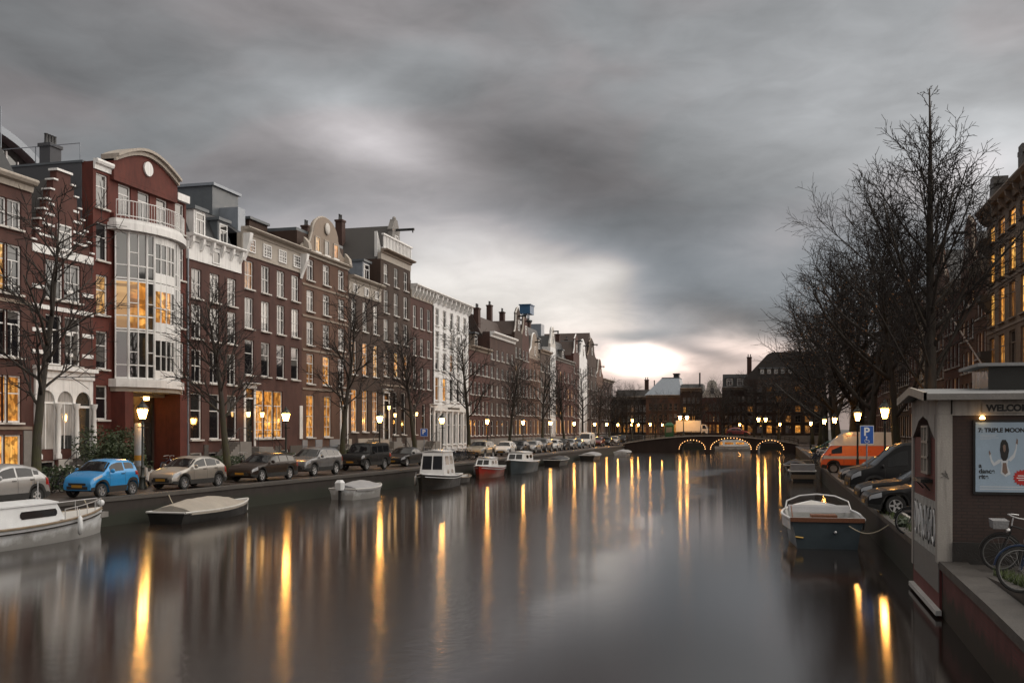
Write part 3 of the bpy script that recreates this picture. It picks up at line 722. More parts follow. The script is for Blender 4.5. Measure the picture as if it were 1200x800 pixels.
b = MB()
for k in range(8): b.tube([(4.6 + k * .6, 3.2, 18.0), (4.6 + k * .6, 3.2, 19.0)], .02, 4)
b.tube([(4.5, 3.2, 19.0), (9, 3.2, 19.0)], .025, 4).build('roof_railing', M['black_iron'], h)
wall_lamp(h, bays(W, 4, .55, 1.35)[0] + 1.0, 3.9); wall_lamp(h, bays(W, 4, .55, 1.35)[0] - .95, 3.9)
stoop(h, bays(W, 4, .55, 1.35)[0] + .2, 2.0, 1.5, 1.2, 1)
MB().box(W - .5, -.08, 2.0, W - .02, -.004, 4.6).build('stone_panel', M['white'], h)

# E: sandstone-brown house with bell gable
h, W = left_house(354, 408, 16.6, 'br_brown', [(14.7, 16.4, 3, 1.25, 'cross', '...', .8), (12.2, 13.9, 3, 1.25, 'cross', '..b', .8), (9.5, 11.4, 3, 1.25, 'cross', '.d.', .8), (6.4, 8.8, 3, 1.3, 'tall', 'oLd', .8), (2.1, 5.5, [bays(W, 3, .8, 1.3)[k] for k in (0, 1)], 1.4, 'lead', 'LL'), (.3, 1.2, [1.6, 4.3], 1.2, 'plain', 'dd')],
    'light brown brick house with white bell gable and stone bands', base='zinc', base_h=1.9, band=(11.7, 14.2, 9.0, 5.9), doors=[(bays(W, 3, .8, 1.3)[2], 1.2, 1.5, 4.0)])
cornice(h, W, 17.0, 'cream', .4, .45, 0)
pl = [(.1, 16.6), (.1, 17.2), (.5, 17.5), (1.1, 17.6), (1.6, 17.9), (1.9, 18.5)] + [(W / 2 - 2.35 * math.cos(math.pi * k / 12) , 18.75 + 1.55 * math.sin(math.pi * k / 12)) for k in range(0, 13)]
pl += [(W - x, z) for x, z in reversed(pl[:6])]
g = gable(h, pl, 'sandstone', 'cream', .4, .13)
for x, lit in ((W / 2 - 1.75, 'p'), (W / 2, 'd'), (W / 2 + 1.75, 'L')): add_window(h, x - .45, 17.2, .9, 1.25, 'plain', lit, 'cream', y=-.085, sill='white')
MB().ball((W / 2, -.12, 19.4), .42, 12, 8, (1, .3, 1.2)).build('carved_shield', M['pale'], h, True)
for x in (.5, W - .5): MB().prism([(-.004, 17.0), (-.5, 17.0), (-.42, 17.5), (-.004, 18.0)], x - .25, x + .25, axis='x').build('scroll', M['cream'], h)
MB().box(0.02, .45, 16.61, W - .03, 11, 18.5).build('attic_wall', M['br_umber'], h)
MB().box(.02, .5, 18.503, W - .02, 11.2, 18.75).build('attic_roof', M['lead'], h)
stoop(h, bays(W, 3, .8, 1.3)[2], 1.6, 1.45, 1.1, -1)
# the roof block between D and E, with a lit dormer
b = MB().box(-2.9, 3.0, 16.0, -.05, 8.5, 18.9)
b.build('attic_block', M['br_umber'], h); MB().box(-3.1, 2.8, 18.903, .0, 8.7, 19.1).build('attic_block_roof', M['lead'], h)
add_window(h, -1.9, 17.0, 1.2, 1.3, 'plain', 'L', y=2.92, sill=None)

# F: low dark house
h, W = left_house(408, 446, 14.7, 'br_umber', [(11.6, 14.3, 3, 1.05, 'tall', '..b', .7), (7.6, 10.6, 3, 1.1, 'tall', 'oLp', .7), (2.5, 6.3, 3, 1.25, 'lead', 'LLL', .7), (.3, 1.3, [1.4], 1.2, 'plain', 'd')],
    'low dark brick house with pale frieze, lit on two floors', base='cream', base_h=1.9)
MB().box(.02, -.08, 14.703, W - .02, .3, 15.8).build('frieze', M['cream'], h)
for x in bays(W, 3, .7, 1.05): add_window(h, x - .42, 14.85, .85, .75, 'plain', 'd', y=-.165, sill=None)
cornice(h, W, 16.3, 'cream', .5, .6, 0)
roof_hip(h, W, 11, 15.81, 2.0, 'tile', 2.4, 0, 2, y0=.31); dormer(h, W - 1.6, 1.6, 16.3, 2.0, .8, 'zinc', 'lead', 'd')
stoop(h, W - 2.0, 2.4, 1.8, 1.2, -1, 'cream')

# G: tall dark house with balustrade and neck gable
h, W = left_house(446, 481, 18.9, 'br_umber', [(16.7, 18.6, 3, 1.1, 'sash', 'b..', .8), (13.9, 16.1, 3, 1.15, 'sash', '.b.', .8), (11.2, 13.3, 3, 1.15, 'sash', 'b..', .8), (7.8, 10.3, 3, 1.15, 'sash6', 'ohL', .8), (2.2, 6.4, [bays(W, 3, .8, 1.2)[k] for k in (1, 2)], 1.2, 'half', 'dd'), (.3, 1.3, [3.4, 6.2], 1.1, 'plain', 'dd')],
    'tallest dark brick house with white balustrade and hoist gable on its roof', base='grey_stone', base_h=1.9, band=(6.9,), doors=[(bays(W, 3, .8, 1.2)[0], 1.15, 1.6, 4.6)])
MB().box(.02, -.06, 18.903, W - .02, .3, 19.5).build('frieze', M['cream'], h)
cornice(h, W, 19.9, 'sandstone', .4, .7, 0)
b = MB(); b.box(.1, -.3, 21.2, W - .1, -.05, 21.35); b.box(.1, -.3, 19.91, W - .1, -.05, 20.05)
for k in range(20): b.box(.3 + (W - .8) * k / 19, -.22, 20.053, .45 + (W - .8) * k / 19, -.12, 21.197)
b.build('balustrade', M['white'], h)
nk = [(W / 2 - 1.9, 19.9), (W / 2 - 1.5, 20.4), (W / 2 - 1.05, 21.2), (W / 2 - .95, 22.1), (W / 2 - 1.1, 22.3), (W / 2 - .5, 23.1), (W / 2 - .35, 23.4)]
nk += [(W - x, z) for x, z in reversed(nk)]
MB().prism(nk, .0, .5).build('gable', M['grey_stone'], h)
add_window(h, W / 2 - .5, 20.2, 1.0, 1.6, 'cross', '.', y=-.09, sill=None); hoist(h, W / 2, 22.25, 1.9)
MB().ball((W / 2, .2, 23.5), .28, 10, 6, (1.2, .6, .8)).build('finial', M['grey_stone'], h, True)
roof_pitch(h, W, 12, 18.92, 3.9, 'tile', .5); MB().prism([(.3, 18.95), (2.0, 18.95), (.3, 21.6)], .46, .75).build('side_scroll', M['white'], h)
chimney(h, 1.9, 5, 20.6, 2.4, 'br_dark', .8, 2); chimney(h, 2.6, 9, 20.8, 2.0, 'br_dark', .8, 2)
wall_lamp(h, 2.6, 4.2); wall_lamp(h, 1.0, 4.9); stoop(h, 1.5, 2.2, 1.55, 1.2, 1)

# H: plum house with bracketed cornice
h, W = left_house(481, 507, 16.3, 'br_plum', [(13.3, 15.6, 3, 1.05, 'sash', 'bb.', .75), (10.4, 12.3, 3, 1.05, 'sash', '.b.', .75), (7.0, 9.2, 3, 1.05, 'sash', '..b', .75), (2.2, 5.4, [bays(W, 3, .75, 1.1)[k] for k in (0, 1)], 1.1, 'half', '..'), (.3, 1.2, 2, 1.0, 'plain', 'dd')],
    'plum brick house under heavy white bracketed cornice beside the white facade', base='grey_stone', base_h=1.6, doors=[(bays(W, 3, .75, 1.1)[2], 1.1, 1.5, 3.6)])
MB().box(.02, -.1, 16.303, W - .02, .3, 17.1).build('frieze', M['cream'], h); cornice(h, W, 17.7, 'white', .6, .8, 7, bh=1.0)
roof_hip(h, W, 11, 17.12, 1.6, 'tile', 2.5, 0, 2, y0=.31); chimney(h, W - 1, 4, 18, 1.8); wall_lamp(h, .6, 4.4); stoop(h, W - 1.4, 1.6, 1.45, 1.1, -1)

# I: white painted house
h, W = left_house(507, 549, 16.7, 'wh_brick', [(14.2, 16.1, 5, 1.25, 'half', '.d...', .9), (11.8, 13.6, 5, 1.25, 'half', 'd.b..', .9), (9.3, 11.3, 5, 1.25, 'half', '.do.d', .9), (5.9, 8.5, 5, 1.25, 'half', 'oLd..', .9), (1.0, 4.6, 6, 1.3, 'half', 'd.d.d.', .7)],
    'white painted five bay house with bracketed cornice', base=None, sill='white')
b = MB()
for x in [.05] + [(p + q) / 2 - .2 for p, q in zip(bays(W, 6, .7, 1.3)[:-1], bays(W, 6, .7, 1.3)[1:])] + [W - .45]: b.box(x, -.16, .6, x + .4, -.004, 4.75)
b.build('pilaster', M['white'], h)
MB().box(.02, -.2, 4.76, W - .02, -.004, 5.5).build('frieze', M['white'], h); MB().box(W * .35, -.23, 5.0, W * .68, -.204, 5.22).build('letter_strip', M['dark_stone'], h)
cornice(h, W, 17.7, 'white', .6, .8, 9, frieze=.4, bh=.9); MB().box(.03, .02, 16.703, W - .03, 1.0, 17.5).build('parapet', M['white'], h)
roof_hip(h, W, 11, 16.71, 2.0, 'tile', 3, 0, 2, y0=1.1); chimney(h, 2, 5, 18.2, 2.0, 'br_dark', 1.2); chimney(h, W - 1.6, 5, 18, 1.3, 'slate', 1.6, 2); chimney(h, W - 4.5, 6, 18.2, 1.6)
# ------------------------------------------------------------------ the left row further off
def far_house(px0, px1, H, wall, label, rows=4, nb=3, top='cornice', tcol='white', lit='....', seed=0, rmat='tile', rh=2.2, gl='....', frame='white', X=None, Dp=11, ww=1.15, gmat=None, group=None, sill='pale'):
    rnd = random.Random(seed)
    if X is None: y0, y1 = at(px0, XF), at(px1, XF); loc, rz, W = (XF, y0, 0), R(90), y1 - y0
    else: loc, rz, W = X, px0, px1
    fl = (H - 1.0 - 1.6) / rows; rr = []
    for k in range(rows):
        z0 = 1.7 + k * fl + (.35 if k else .2); hh = fl * (.72 if k else .80) * (1 - .06 * k)
        ptn = ''.join(gl[i % len(gl)] if k == 0 else rnd.choice(lit + '..b') for i in range(nb))
        rr.append((z0, z0 + hh, nb, min(ww, (W - .8) / nb * .62), 'half' if k < 1 else 'sash', ptn, .6))
    h = house(loc, rz, W, H, wall, rr, label, Dp=Dp, base='grey_stone', base_h=1.5, frame=frame, sill=sill)
    if top == 'cornice':
        MB().box(.03, .02, H + .003, W - .03, 1, H + .55).build('parapet', M[wall], h)
        cornice(h, W, H + .6, tcol, .7, .6, max(3, int(W / 1.6)) if W < 12 else 0)
        roof_hip(h, W, Dp, H + .01, rh, rmat, 1.6, 0, 1.5, y0=1.05)
    elif top == 'bell':
        pl = [(.05, H), (.05, H + .5), (.4, H + 1.0), (W * .22, H + 1.6), (W * .28, H + 2.6)] + [(W / 2 - W * .20 * math.cos(math.pi * k / 8), H + 2.8 + W * .17 * math.sin(math.pi * k / 8)) for k in range(1, 8)]
        pl += [(W - x, z) for x, z in reversed(pl[:5])]
        gable(h, pl, gmat or wall, tcol, .4, .13); add_window(h, W / 2 - .45, H + .6, .9, 1.4, 'cross', lit[0], y=-.09, sill=None); hoist(h, W / 2, H + 2.6, 1.0)
        roof_pitch(h, W, Dp, H + .01, W * .5, rmat, .45)
    elif top == 'neck':
        pl = [(.05, H), (.05, H + .35), (W * .12, H + .5), (W * .24, H + 1.5), (W * .28, H + 3.0), (W * .24, H + 3.15), (W * .5, H + 4.1)]
        pl += [(W - x, z) for x, z in reversed(pl[:-1])]
        gable(h, pl, gmat or wall, tcol, .4, .13); add_window(h, W / 2 - .45, H + .7, .9, 1.5, 'cross', lit[0], y=-.09, sill=None); hoist(h, W / 2, H + 2.7, 1.2)
        roof_pitch(h, W, Dp, H + .01, W * .48, rmat, .45)
    elif top == 'mansard':
        MB().box(.03, .02, H + .003, W - .03, 1, H + .5).build('parapet', M[wall], h); cornice(h, W, H + .5, tcol, .6, .5, 0)
        roof_hip(h, W, Dp, H + .01, rh + 1, rmat, 1.3, 0, 1.3, y0=1.05)
        for k in range(max(1, nb // 2)): dormer(h, W * (k + .7) / (nb // 2 + .4), 1.4, H + .6, 1.8, 1.1, tcol, 'lead', 'd')
    if rnd.random() < .75: chimney(h, rnd.choice([.9, W - .9]), 4, H + 1, rh + 1.2, 'br_dark', .9, 2)
    if W > 4.2: stoop(h, W * .75, 1.6, 1.2, 1.1, -1)
    return h, W

far_house(549, 574, 12.6, 'br_old', 'lower old red brick house right after the white house', 4, 5, 'mansard', 'sandstone', '..b', 1, 'slate', 1.6, 'Lo..L')
h, W = far_house(574, 603, 15.0, 'br_dark', 'broad dark brick house with pale cornice and big end chimney', 5, 5, 'cornice', 'white', '...', 2, 'red_tile', 3.0, '.o..d')
chimney(h, .8, 2, 15.2, 3.4, 'br_dark', 1.0, 3)
h, W = far_house(603, 612, 16.4, 'br_umber', 'narrow umber brick house with tall neck gable near the hoist crane', 5, 2, 'neck', 'pale', '..o', 3, 'red_tile', 2, 'oL')
h, W = far_house(612, 620, 16.2, 'br_plum', 'narrow plum brick house with bell gable near the hoist crane', 5, 2, 'bell', 'cream', '...', 4, 'red_tile', 2, '.L')
h, W = far_house(620, 633, 13.6, 'br_brown', 'brown house with bright orange lit attic behind the street trees', 4, 3, 'bell', 'white', 'oo.', 5, 'slate', 2, '.oL', gmat='sandstone')
h, W = far_house(633, 645, 15.0, 'br_grey', 'grey brick house with steep slate mansard and dormers', 5, 3, 'mansard', 'sandstone', '..b', 6, 'slate', 3.2, 'o.o')
h, W = far_house(645, 651, 16.5, 'wh_brick', 'slender cream painted house with rounded gable', 5, 2, 'bell', 'white', '...', 7, 'slate', 2, '.o', gmat='pale')
h, W = far_house(651, 672, 14.6, 'br_old', 'wide red brick house with tall yellow lit windows at street level', 4, 5, 'mansard', 'grey_stone', '.LL', 8, 'slate', 3.0, 'hLhLL')
MB().box(2, 3, 17, 4.5, 7, 21.0).build('lift_house', M['zinc'], h)
far_house(672, 679, 16.5, 'br_plum', 'narrow plum house with white edged neck gable', 5, 2, 'neck', 'white', '..b', 9, 'red_tile', 2, '.o')
far_house(679, 688, 16.2, 'wh_brick', 'narrow white painted house with neck gable between brick ones', 5, 3, 'neck', 'white', '...', 10, 'slate', 2, 'd.d')
far_house(688, 699, 17.2, 'br_umber', 'tall umber house with dark neck gable and hoist', 5, 3, 'neck', 'sandstone', '..o', 11, 'red_tile', 2, 'oL.')
far_house(699, 707, 13.4, 'br_brown', 'brown house with pale crested gable near the row end', 4, 3, 'bell', 'pale', '..b', 12, 'tile', 2, 'Loo')
far_house(707, 718, 13.2, 'br_dark', 'plain dark house with flat cornice ending the left row', 4, 4, 'cornice', 'sandstone', '...', 13, 'tile', 1, 'o.Lo')
far_house(718, 731, 9.6, 'br_black', 'low blackened house beyond the end of the left row', 3, 5, 'cornice', 'sandstone', '..o', 14, 'tile', 1.5, 'oLoo.')
far_house(731, 742, 8.8, 'br_umber', 'lowest umber house by the far bridge head', 3, 5, 'cornice', 'sandstone', '..o', 15, 'tile', 1.5, 'LoLo')

# builders' hoist crane on a far roof
yc = at(616, XF - 6); cr = empty('rooftop_crane', (XF - 6, yc, 15.5), R(90), 'builders lift mast with blue cabin above far rooftops', 'crane')
b = MB()
for sx in (-.5, .5):
    for sy in (-.5, .5): b.tube([(sx, sy, 0), (sx, sy, 7.5)], .09, 5)
for k in range(6):
    s = 1 if k % 2 else -1
    for sy in (-.5, .5): b.tube([(-.5 * s, sy, k * 1.25), (.5 * s, sy, k * 1.25 + 1.25)], .05, 4)
b.build('mast', M['zinc'], cr)
MB().box(-1.6, -.9, 6.2, 1.0, .9, 6.4).tube([(-1.6, 0, 6.3), (-2.8, 0, 4.6)], .1, 5).tube([(-2.8, 0, 4.6), (-2.2, 0, 7.2)], .1, 5).build('platform', M['zinc'], cr)
M['blue_sheet'] = plain('blue_sheet_metal', (.03, .10, .20), .4, .2)
MB().box(-.6, -.95, 7.4, 2.3, .95, 8.9).box(-.75, -1.1, 8.903, 2.45, 1.1, 9.05).build('cabin', M['blue_sheet'], cr)

# ------------------------------------------------------------------ houses closing the view beyond the bridge
YE = 208.0
def end_x(px, Y=YE): 
    t = (px - 600) / F; return Y * (t * CT - ST) / (CT + t * ST)
def end_house(px0, px1, H, wall, label, Y=YE, **k):
    x0, x1 = end_x(px0, Y), end_x(px1, Y)
    return far_house(0.0, x1 - x0, H, wall, label, X=(x0, Y, 0), sill='dark_stone', **k)
h, W = end_house(757, 797, 9.4, 'br_brown', 'broad corner house with grey hipped roof beyond the bridge', rows=3, nb=6, top='none', lit='d.L', frame='sandstone', seed=31, gl='oL.oLL', Dp=14)
cornice(h, W, 9.8, 'sandstone', .5, .5, 0)
b = MB().frustum((-.3, .1, W + .3, 14), 9.803, (W * .40, 4, W * .92, 10), 13.4); b.build('roof', M['zinc'], h); MB().box(W * .40, 4.0, 13.403, W * .93, 10, 13.6).build('roof_ridge', M['lead'], h)
MB().box(W * .74, 5, 13.6, W * .9, 7, 14.3).box(W * .72, 4.8, 14.303, W * .92, 7.2, 14.5).build('roof_vent', M['slate'], h); MB().tube([(W * .2, 3, 10.6), (W * .2, 3, 13)], .12, 5).build('flue', M['slate'], h)
h, W = end_house(797, 823, 10.6, 'br_umber', 'dark flat roofed house with a lit attic window beyond the bridge', rows=4, nb=4, top='cornice', tcol='sandstone', lit='dL', frame='sandstone', seed=32, gl='hhdh', rmat='slate', rh=1.5)
MB().box(W - .8, 2, 11, W - .5, 2.3, 14.4).build('flue', M['slate'], h)
h, W = end_house(823, 846, 9.2, 'br_plum', 'plum house with small pale scrolled gable beyond the bridge', rows=3, nb=4, top='bell', tcol='pale', lit='d.o', frame='sandstone', seed=33, gl='oooL', gmat='pale')
end_house(846, 876, 10.8, 'br_black', 'blackened brick house with round topped roof beside the tall gable', rows=4, nb=5, top='mansard', tcol='grey_stone', lit='dd', frame='dark_stone', seed=34, gl='oo.oL', rmat='slate')
h, W = end_house(872, 965, 12.4, 'br_black', 'very tall dark gabled house rising behind the right trees', Y=199, rows=5, nb=8, top='none', tcol='sandstone', lit='ddo', seed=35, gl='odL', rmat='tile', frame='dark_stone')
MB().prism([(0, 12.403), (W, 12.403), (W, 17.6), (W * .36, 17.6), (W * .30, 17.2)], .1, 11).build('roof', M['tile'], h)
for k in range(5): dormer(h, 3.4 + k * 1.3, .8, 13.3, 1.1, -.05, 'grey_stone', 'lead', 'd', 2.5)
# row behind them, closing the gap at the left of the corner house
end_house(722, 760, 9.5, 'br_black', 'low dark terrace filling the gap beside the corner house', Y=226, rows=3, nb=7, top='cornice', tcol='sandstone', lit='..o', seed=36, gl='oLo')

# ------------------------------------------------------------------ the right row
XR = 15.0
def right_house(y0, y1, H, wall, label, **k):
    return far_house(R(-90), y1 - y0, H, wall, label, X=(XR, y1, 0), **k)
# the great stone house at the frame's edge
y0, y1 = 46.0, 78.5; W = y1 - y0
gx = [W - 3.0 - i * 3.1 for i in range(10)]
gx = [x for x in gx if x > 1]
gx = sorted(gx); n = len(gx)
M['mansion_stone'] = brick('mansion_stone', (.20, .145, .105), (.17, .125, .092), (.10, .08, .065), .9, .4, .5, .75, .012)
h = house((XR, y1, 0), R(-90), W, 17.6, 'mansion_stone',
          [(15.9, 17.1, gx, 1.9, 'cross', 'hL'), (13.0, 15.2, gx, 1.7, 'cross', 'h'), (10.0, 12.4, gx, 1.7, 'cross', 'hLo'), (6.6, 9.2, gx, 1.7, 'cross', 'oLd'), (2.4, 5.6, gx, 1.7, 'cross', '.dL')],
          'grand dark stone house with rows of yellow lit windows and heavy cornice', Dp=14, frame='sandstone', base='dark_stone', base_h=2.2, sill='sandstone', name='canal_mansion', cat='house', band=(6.0, 9.5, 12.6))
cornice(h, W, 18.4, 'sandstone', .8, .85, 16, x0=.0, bh=.7)
MB().box(.1, .1, 17.603, W - .1, 1.6, 18.5).build('parapet', M['mansion_stone'], h)
for k in range(2):
    b = MB(); x = 1.0 + k * 8.5
    for q, (w_, z0_, z1_) in enumerate(((1.5, 18.5, 19.1), (1.15, 19.1, 20.1), (1.5, 20.1, 20.4), (1.0, 20.4, 20.7))): b.box(x - w_ / 2, .1, z0_ + .002 * (q > 0), x + w_ / 2, .1 + w_, z1_)
    b.build('parapet_pier', M['dark_stone'], h)
roof_hip(h, W, 14, 17.61, 2.2, 'lead', 3, .5, 2, y0=1.7)
b = MB()
for k in range(3): b.box(2.6 + k * 1.6, 2.6, 18.4, 3.8 + k * 1.6, 2.75, 20.0)
b.build('roof_glazing', M['glass_blind'], h)
for k, zt in ((0, 17.0),):
    for z_ in (7.0, 11.0, 15.0): MB().prism([(-.004, z_), (-.75, z_ + .9), (-.75, z_ + 1.3), (-.004, z_ + 1.3)], .1, 1.6, axis='x').build('carved_console', M['dark_stone'], h)
MB().tube([(1.9, -.05, 6.2), (1.9, -3.2, 11.6)], .06, 6).build('flagpole', M['white'], h, True)
specs = [(78.5, 83, 14.6, 'br_brown', 'dark house with lit shopfront next to the grand stone house', 4, 3, 'cornice', '.oL', 'hLo'), (83, 89, 15.6, 'br_brown', 'right bank house with tall neck gable behind bare elms', 5, 3, 'neck', '..o', '.Lo'),
         (89, 97, 14.6, 'br_old', 'right bank old red house with bracketed cornice behind bare elms', 4, 4, 'cornice', 'o..', 'LoL.'), (97, 104, 16.0, 'br_brown', 'right bank grey house with bell gable behind bare elms', 5, 3, 'bell', '...', 'oL.'),
         (104, 113, 14.4, 'pale_stone', 'right bank house with a pale stone front', 4, 4, 'cornice', 'oL.', 'hhLh'), (113, 121, 15.6, 'br_plum', 'right bank plum house with mansard roof behind bare elms', 4, 3, 'mansard', '..o', 'Lo.'),
         (121, 131, 14.2, 'br_black', 'right bank blackened house with wide cornice', 4, 5, 'cornice', '.o.', 'oL.Lo'), (131, 140, 15.5, 'br_umber', 'right bank umber house with bell gable near the bridge', 5, 4, 'bell', '..o', 'LooL'),
         (140, 151, 14.0, 'br_dark', 'right bank dark house with two lit shop windows near the bridge', 4, 5, 'cornice', '...', 'oLLo.'), (151, 163, 13.6, 'br_old', 'right bank red corner house at the bridge head', 4, 5, 'mansard', '.o.', 'LLo.o'),
         (174, 197, 13.6, 'br_black', 'long dark house past the bridge on the right bank', 4, 9, 'cornice', '..o', 'oLoL')]
M['pale_stone'] = plain('pale_warm_stone', (.40, .33, .25), .7, .2, bmp=.2)
for i, (a, c, H, wl, lb, rows, nb, top, lit, gl) in enumerate(specs):
    right_house(a, c, H, wl, lb, rows=rows, nb=nb, top=top, tcol='sandstone' if i % 2 else 'cream', lit=lit, seed=60 + i, gl=gl, rmat='tile' if i % 3 else 'slate')
# one more house before the nearest one, for views from a step aside
yb_ = at(-62, XF); far_house(R(90), 9.0, 13.6, 'br_brown', 'brown brick house at the start of the left row, before the red brick house', rows=4, nb=4, top='cornice', lit='.o', seed=90, gl='Lo.L', X=(XF, yb_ - 9.02, 0))
# ------------------------------------------------------------------ ground, water, quays, streets
LQ = [(-26.0, -60), (-26.0, 30), (-25.2, 44), (-24.2, 60), (-23.8, 90), (-23.6, 190)]
RQ = [(3.42, -60), (3.15, 12.0), (3.3, 17.0), (3.4, 22.2), (3.45, 60), (3.45, 190)]
WZ = -1.1
m, nt, b = newmat('canal_water'); v = vcoord(nt, False, (1, 1, 1))
b.inputs['Base Color'].default_value = (.014, .0095, .0075, 1); b.inputs['IOR'].default_value = 1.95; b.inputs['Anisotropic'].default_value = .8
tg = nt.nodes.new('ShaderNodeCombineXYZ'); tg.inputs[0].default_value = -.25; tg.inputs[1].default_value = .97; nt.links.new(tg.outputs[0], b.inputs['Tangent']); b.inputs['Specular IOR Level'].default_value = .5
# the wind ruffles the middle of the canal; along the right side and under the left quay the water lies smooth
def wmath(op, a, b2=None, c2=None):
    n = nt.nodes.new('ShaderNodeMath'); n.operation = op
    for i, x in enumerate((a, b2, c2)):
        if x is None: continue
        if isinstance(x, (int, float)): n.inputs[i].default_value = x
        else: nt.links.new(x, n.inputs[i])
    return n.outputs[0]
def wstep(x, lo, hi):
    n = nt.nodes.new('ShaderNodeMapRange'); n.interpolation_type = 'SMOOTHSTEP'; n.inputs[1].default_value = lo; n.inputs[2].default_value = hi; nt.links.new(x, n.inputs[0]); return n.outputs[0]
sx = nt.nodes.new('ShaderNodeSeparateXYZ'); nt.links.new(v, sx.inputs[0])
wav = wmath('SUBTRACT', nz(nt, v, .09, 3, .5, 0, 1), .5)
X_ = wmath('MULTIPLY_ADD', wav, 7.0, sx.outputs[0]); Y_ = wmath('MULTIPLY_ADD', wav, 26.0, sx.outputs[1])
smooth_right = wmath('MULTIPLY', wstep(X_, -6.2, -4.2), wstep(Y_, 98, 84)); smooth_left = wstep(X_, -8.5, -14)
smooth_far = wstep(Y_, 88, 98)
ruf = wmath('SUBTRACT', 1.0, wmath('MAXIMUM', wmath('MAXIMUM', smooth_right, smooth_left), smooth_far))
rr = nt.nodes.new('ShaderNodeMapRange'); rr.inputs[3].default_value = .105; rr.inputs[4].default_value = .165; nt.links.new(ruf, rr.inputs[0]); nt.links.new(wmath('MULTIPLY_ADD', smooth_right, -.015, rr.outputs[0]), b.inputs['Roughness'])
mp = nt.nodes.new('ShaderNodeMapping'); mp.inputs['Scale'].default_value = (1, .8, 1); mp.inputs['Rotation'].default_value = (0, 0, .5); nt.links.new(v, mp.inputs[0])
rip = wmath('MULTIPLY', nz(nt, mp.outputs[0], 3.2, 5, .62, .1, .9), wmath('MULTIPLY_ADD', ruf, .9, .1)); bump(nt, b, rip, .2, .03)
M['water'] = m
tag(MB().add([(-60, -60, WZ), (40, -60, WZ), (40, 215, WZ), (-60, 215, WZ)], [(0, 1, 2, 3)]).build('water', M['water']), 'dark still canal water', None, None, 'structure')

def cobble(name, c1, c2, rough_lo, rough_hi, bw=.2, bh=.1):
    m, nt, b = newmat(name); v = vcoord(nt); t = nt.nodes.new('ShaderNodeTexBrick'); nt.links.new(v, t.inputs['Vector'])
    t.inputs['Color1'].default_value = (*c1, 1); t.inputs['Color2'].default_value = (*c2, 1); t.inputs['Mortar'].default_value = (*mul(c1, .35), 1)
    t.inputs['Scale'].default_value = 1; t.inputs['Brick Width'].default_value = bw; t.inputs['Row Height'].default_value = bh; t.inputs['Mortar Size'].default_value = .012
    d = nz(nt, v, .5, 6, .6, .35, .65); c = mixc(nt, d, t.outputs[0], mul(c1, .5)); nt.links.new(c, b.inputs['Base Color'])
    r = nt.nodes.new('ShaderNodeMapRange'); r.inputs[3].default_value = rough_lo; r.inputs[4].default_value = rough_hi; nt.links.new(d, r.inputs[0]); nt.links.new(r.outputs[0], b.inputs['Roughness'])
    bump(nt, b, t.outputs['Fac'], -.5, .01); return m
M['street'] = cobble('wet_clinker_street', (.075, .055, .047), (.06, .047, .042), .55, .22)
M['pavement'] = cobble('pavement_tiles', (.11, .10, .095), (.095, .088, .083), .6, .35, .3, .3)
M['ground'] = plain('earth', (.06, .055, .05), .9, .3, .2)
M['coping'] = plain('granite_coping', (.066, .06, .055), .6, .3, 1.5, bmp=.3)
def tide(m, top=-.55, col=(.012, .016, .008), amt=.85):
    # wet, weedy band with a ragged upper edge just above the water
    nt = m.node_tree; b = nt.nodes['Principled BSDF']; src = b.inputs['Base Color'].links[0].from_socket; v = vcoord(nt)
    s = nt.nodes.new('ShaderNodeSeparateXYZ'); nt.links.new(v, s.inputs[0]); a = nt.nodes.new('ShaderNodeMath'); a.operation = 'MULTIPLY_ADD'; a.inputs[1].default_value = -.5
    nt.links.new(nz(nt, v, 1.6, 6, .65, .25, .75), a.inputs[0]); nt.links.new(s.outputs[2], a.inputs[2]); r = nt.nodes.new('ShaderNodeMapRange'); r.inputs[1].default_value = top - .12; r.inputs[2].default_value = top - .38
    nt.links.new(a.outputs[0], r.inputs[0]); f = nt.nodes.new('ShaderNodeMath'); f.operation = 'MULTIPLY'; f.inputs[1].default_value = amt; nt.links.new(r.outputs[0], f.inputs[0])
    nt.links.new(mixc(nt, f.outputs[0], src, col), b.inputs['Base Color'])
M['near_quay'] = brick('near_quay_brick', (.14, .032, .030), (.10, .027, .027), (.05, .035, .032), .21, .068, soot=.65, rough=.75)
M['quay'] = brick('quay_brick', (.026, .018, .015), (.021, .016, .014), (.024, .02, .018), soot=.6, rough=.7)
tide(M['quay']); tide(M['near_quay'])
g = MB()
for (xa, ya), (xb, yb) in zip(LQ[:-1], LQ[1:]): g.add([(-1500, ya, -.012), (xa - .3, ya, -.012), (xb - .3, yb, -.012), (-1500, yb, -.012)], [(0, 1, 2, 3)])
for (xa, ya), (xb, yb) in zip(RQ[:-1], RQ[1:]): g.add([(1500, ya, -.012), (xa + .3, ya, -.012), (xb + .3, yb, -.012), (1500, yb, -.012)], [(0, 1, 2, 3)])
g.add([(-1500, 190, -.012), (1500, 190, -.012), (1500, 2500, -.012), (-1500, 2500, -.012)], [(0, 1, 2, 3)])
tag(g.build('ground', M['ground']), 'bare earth under the city out to the horizon', kind='structure')
def strip(name, edge, off0, off1, z, mat, label):
    g = MB()
    for (xa, ya), (xb, yb) in zip(edge[:-1], edge[1:]):
        f0 = (lambda x: off0(x)) if callable(off0) else (lambda x: off0)
        f1 = (lambda x: off1(x)) if callable(off1) else (lambda x: off1)
        g.add([(f0(xa), ya, z), (f1(xa), ya, z), (f1(xb), yb, z), (f0(xb), yb, z)], [(0, 1, 2, 3)])
    return tag(g.build(name, M[mat]), label, kind='structure')
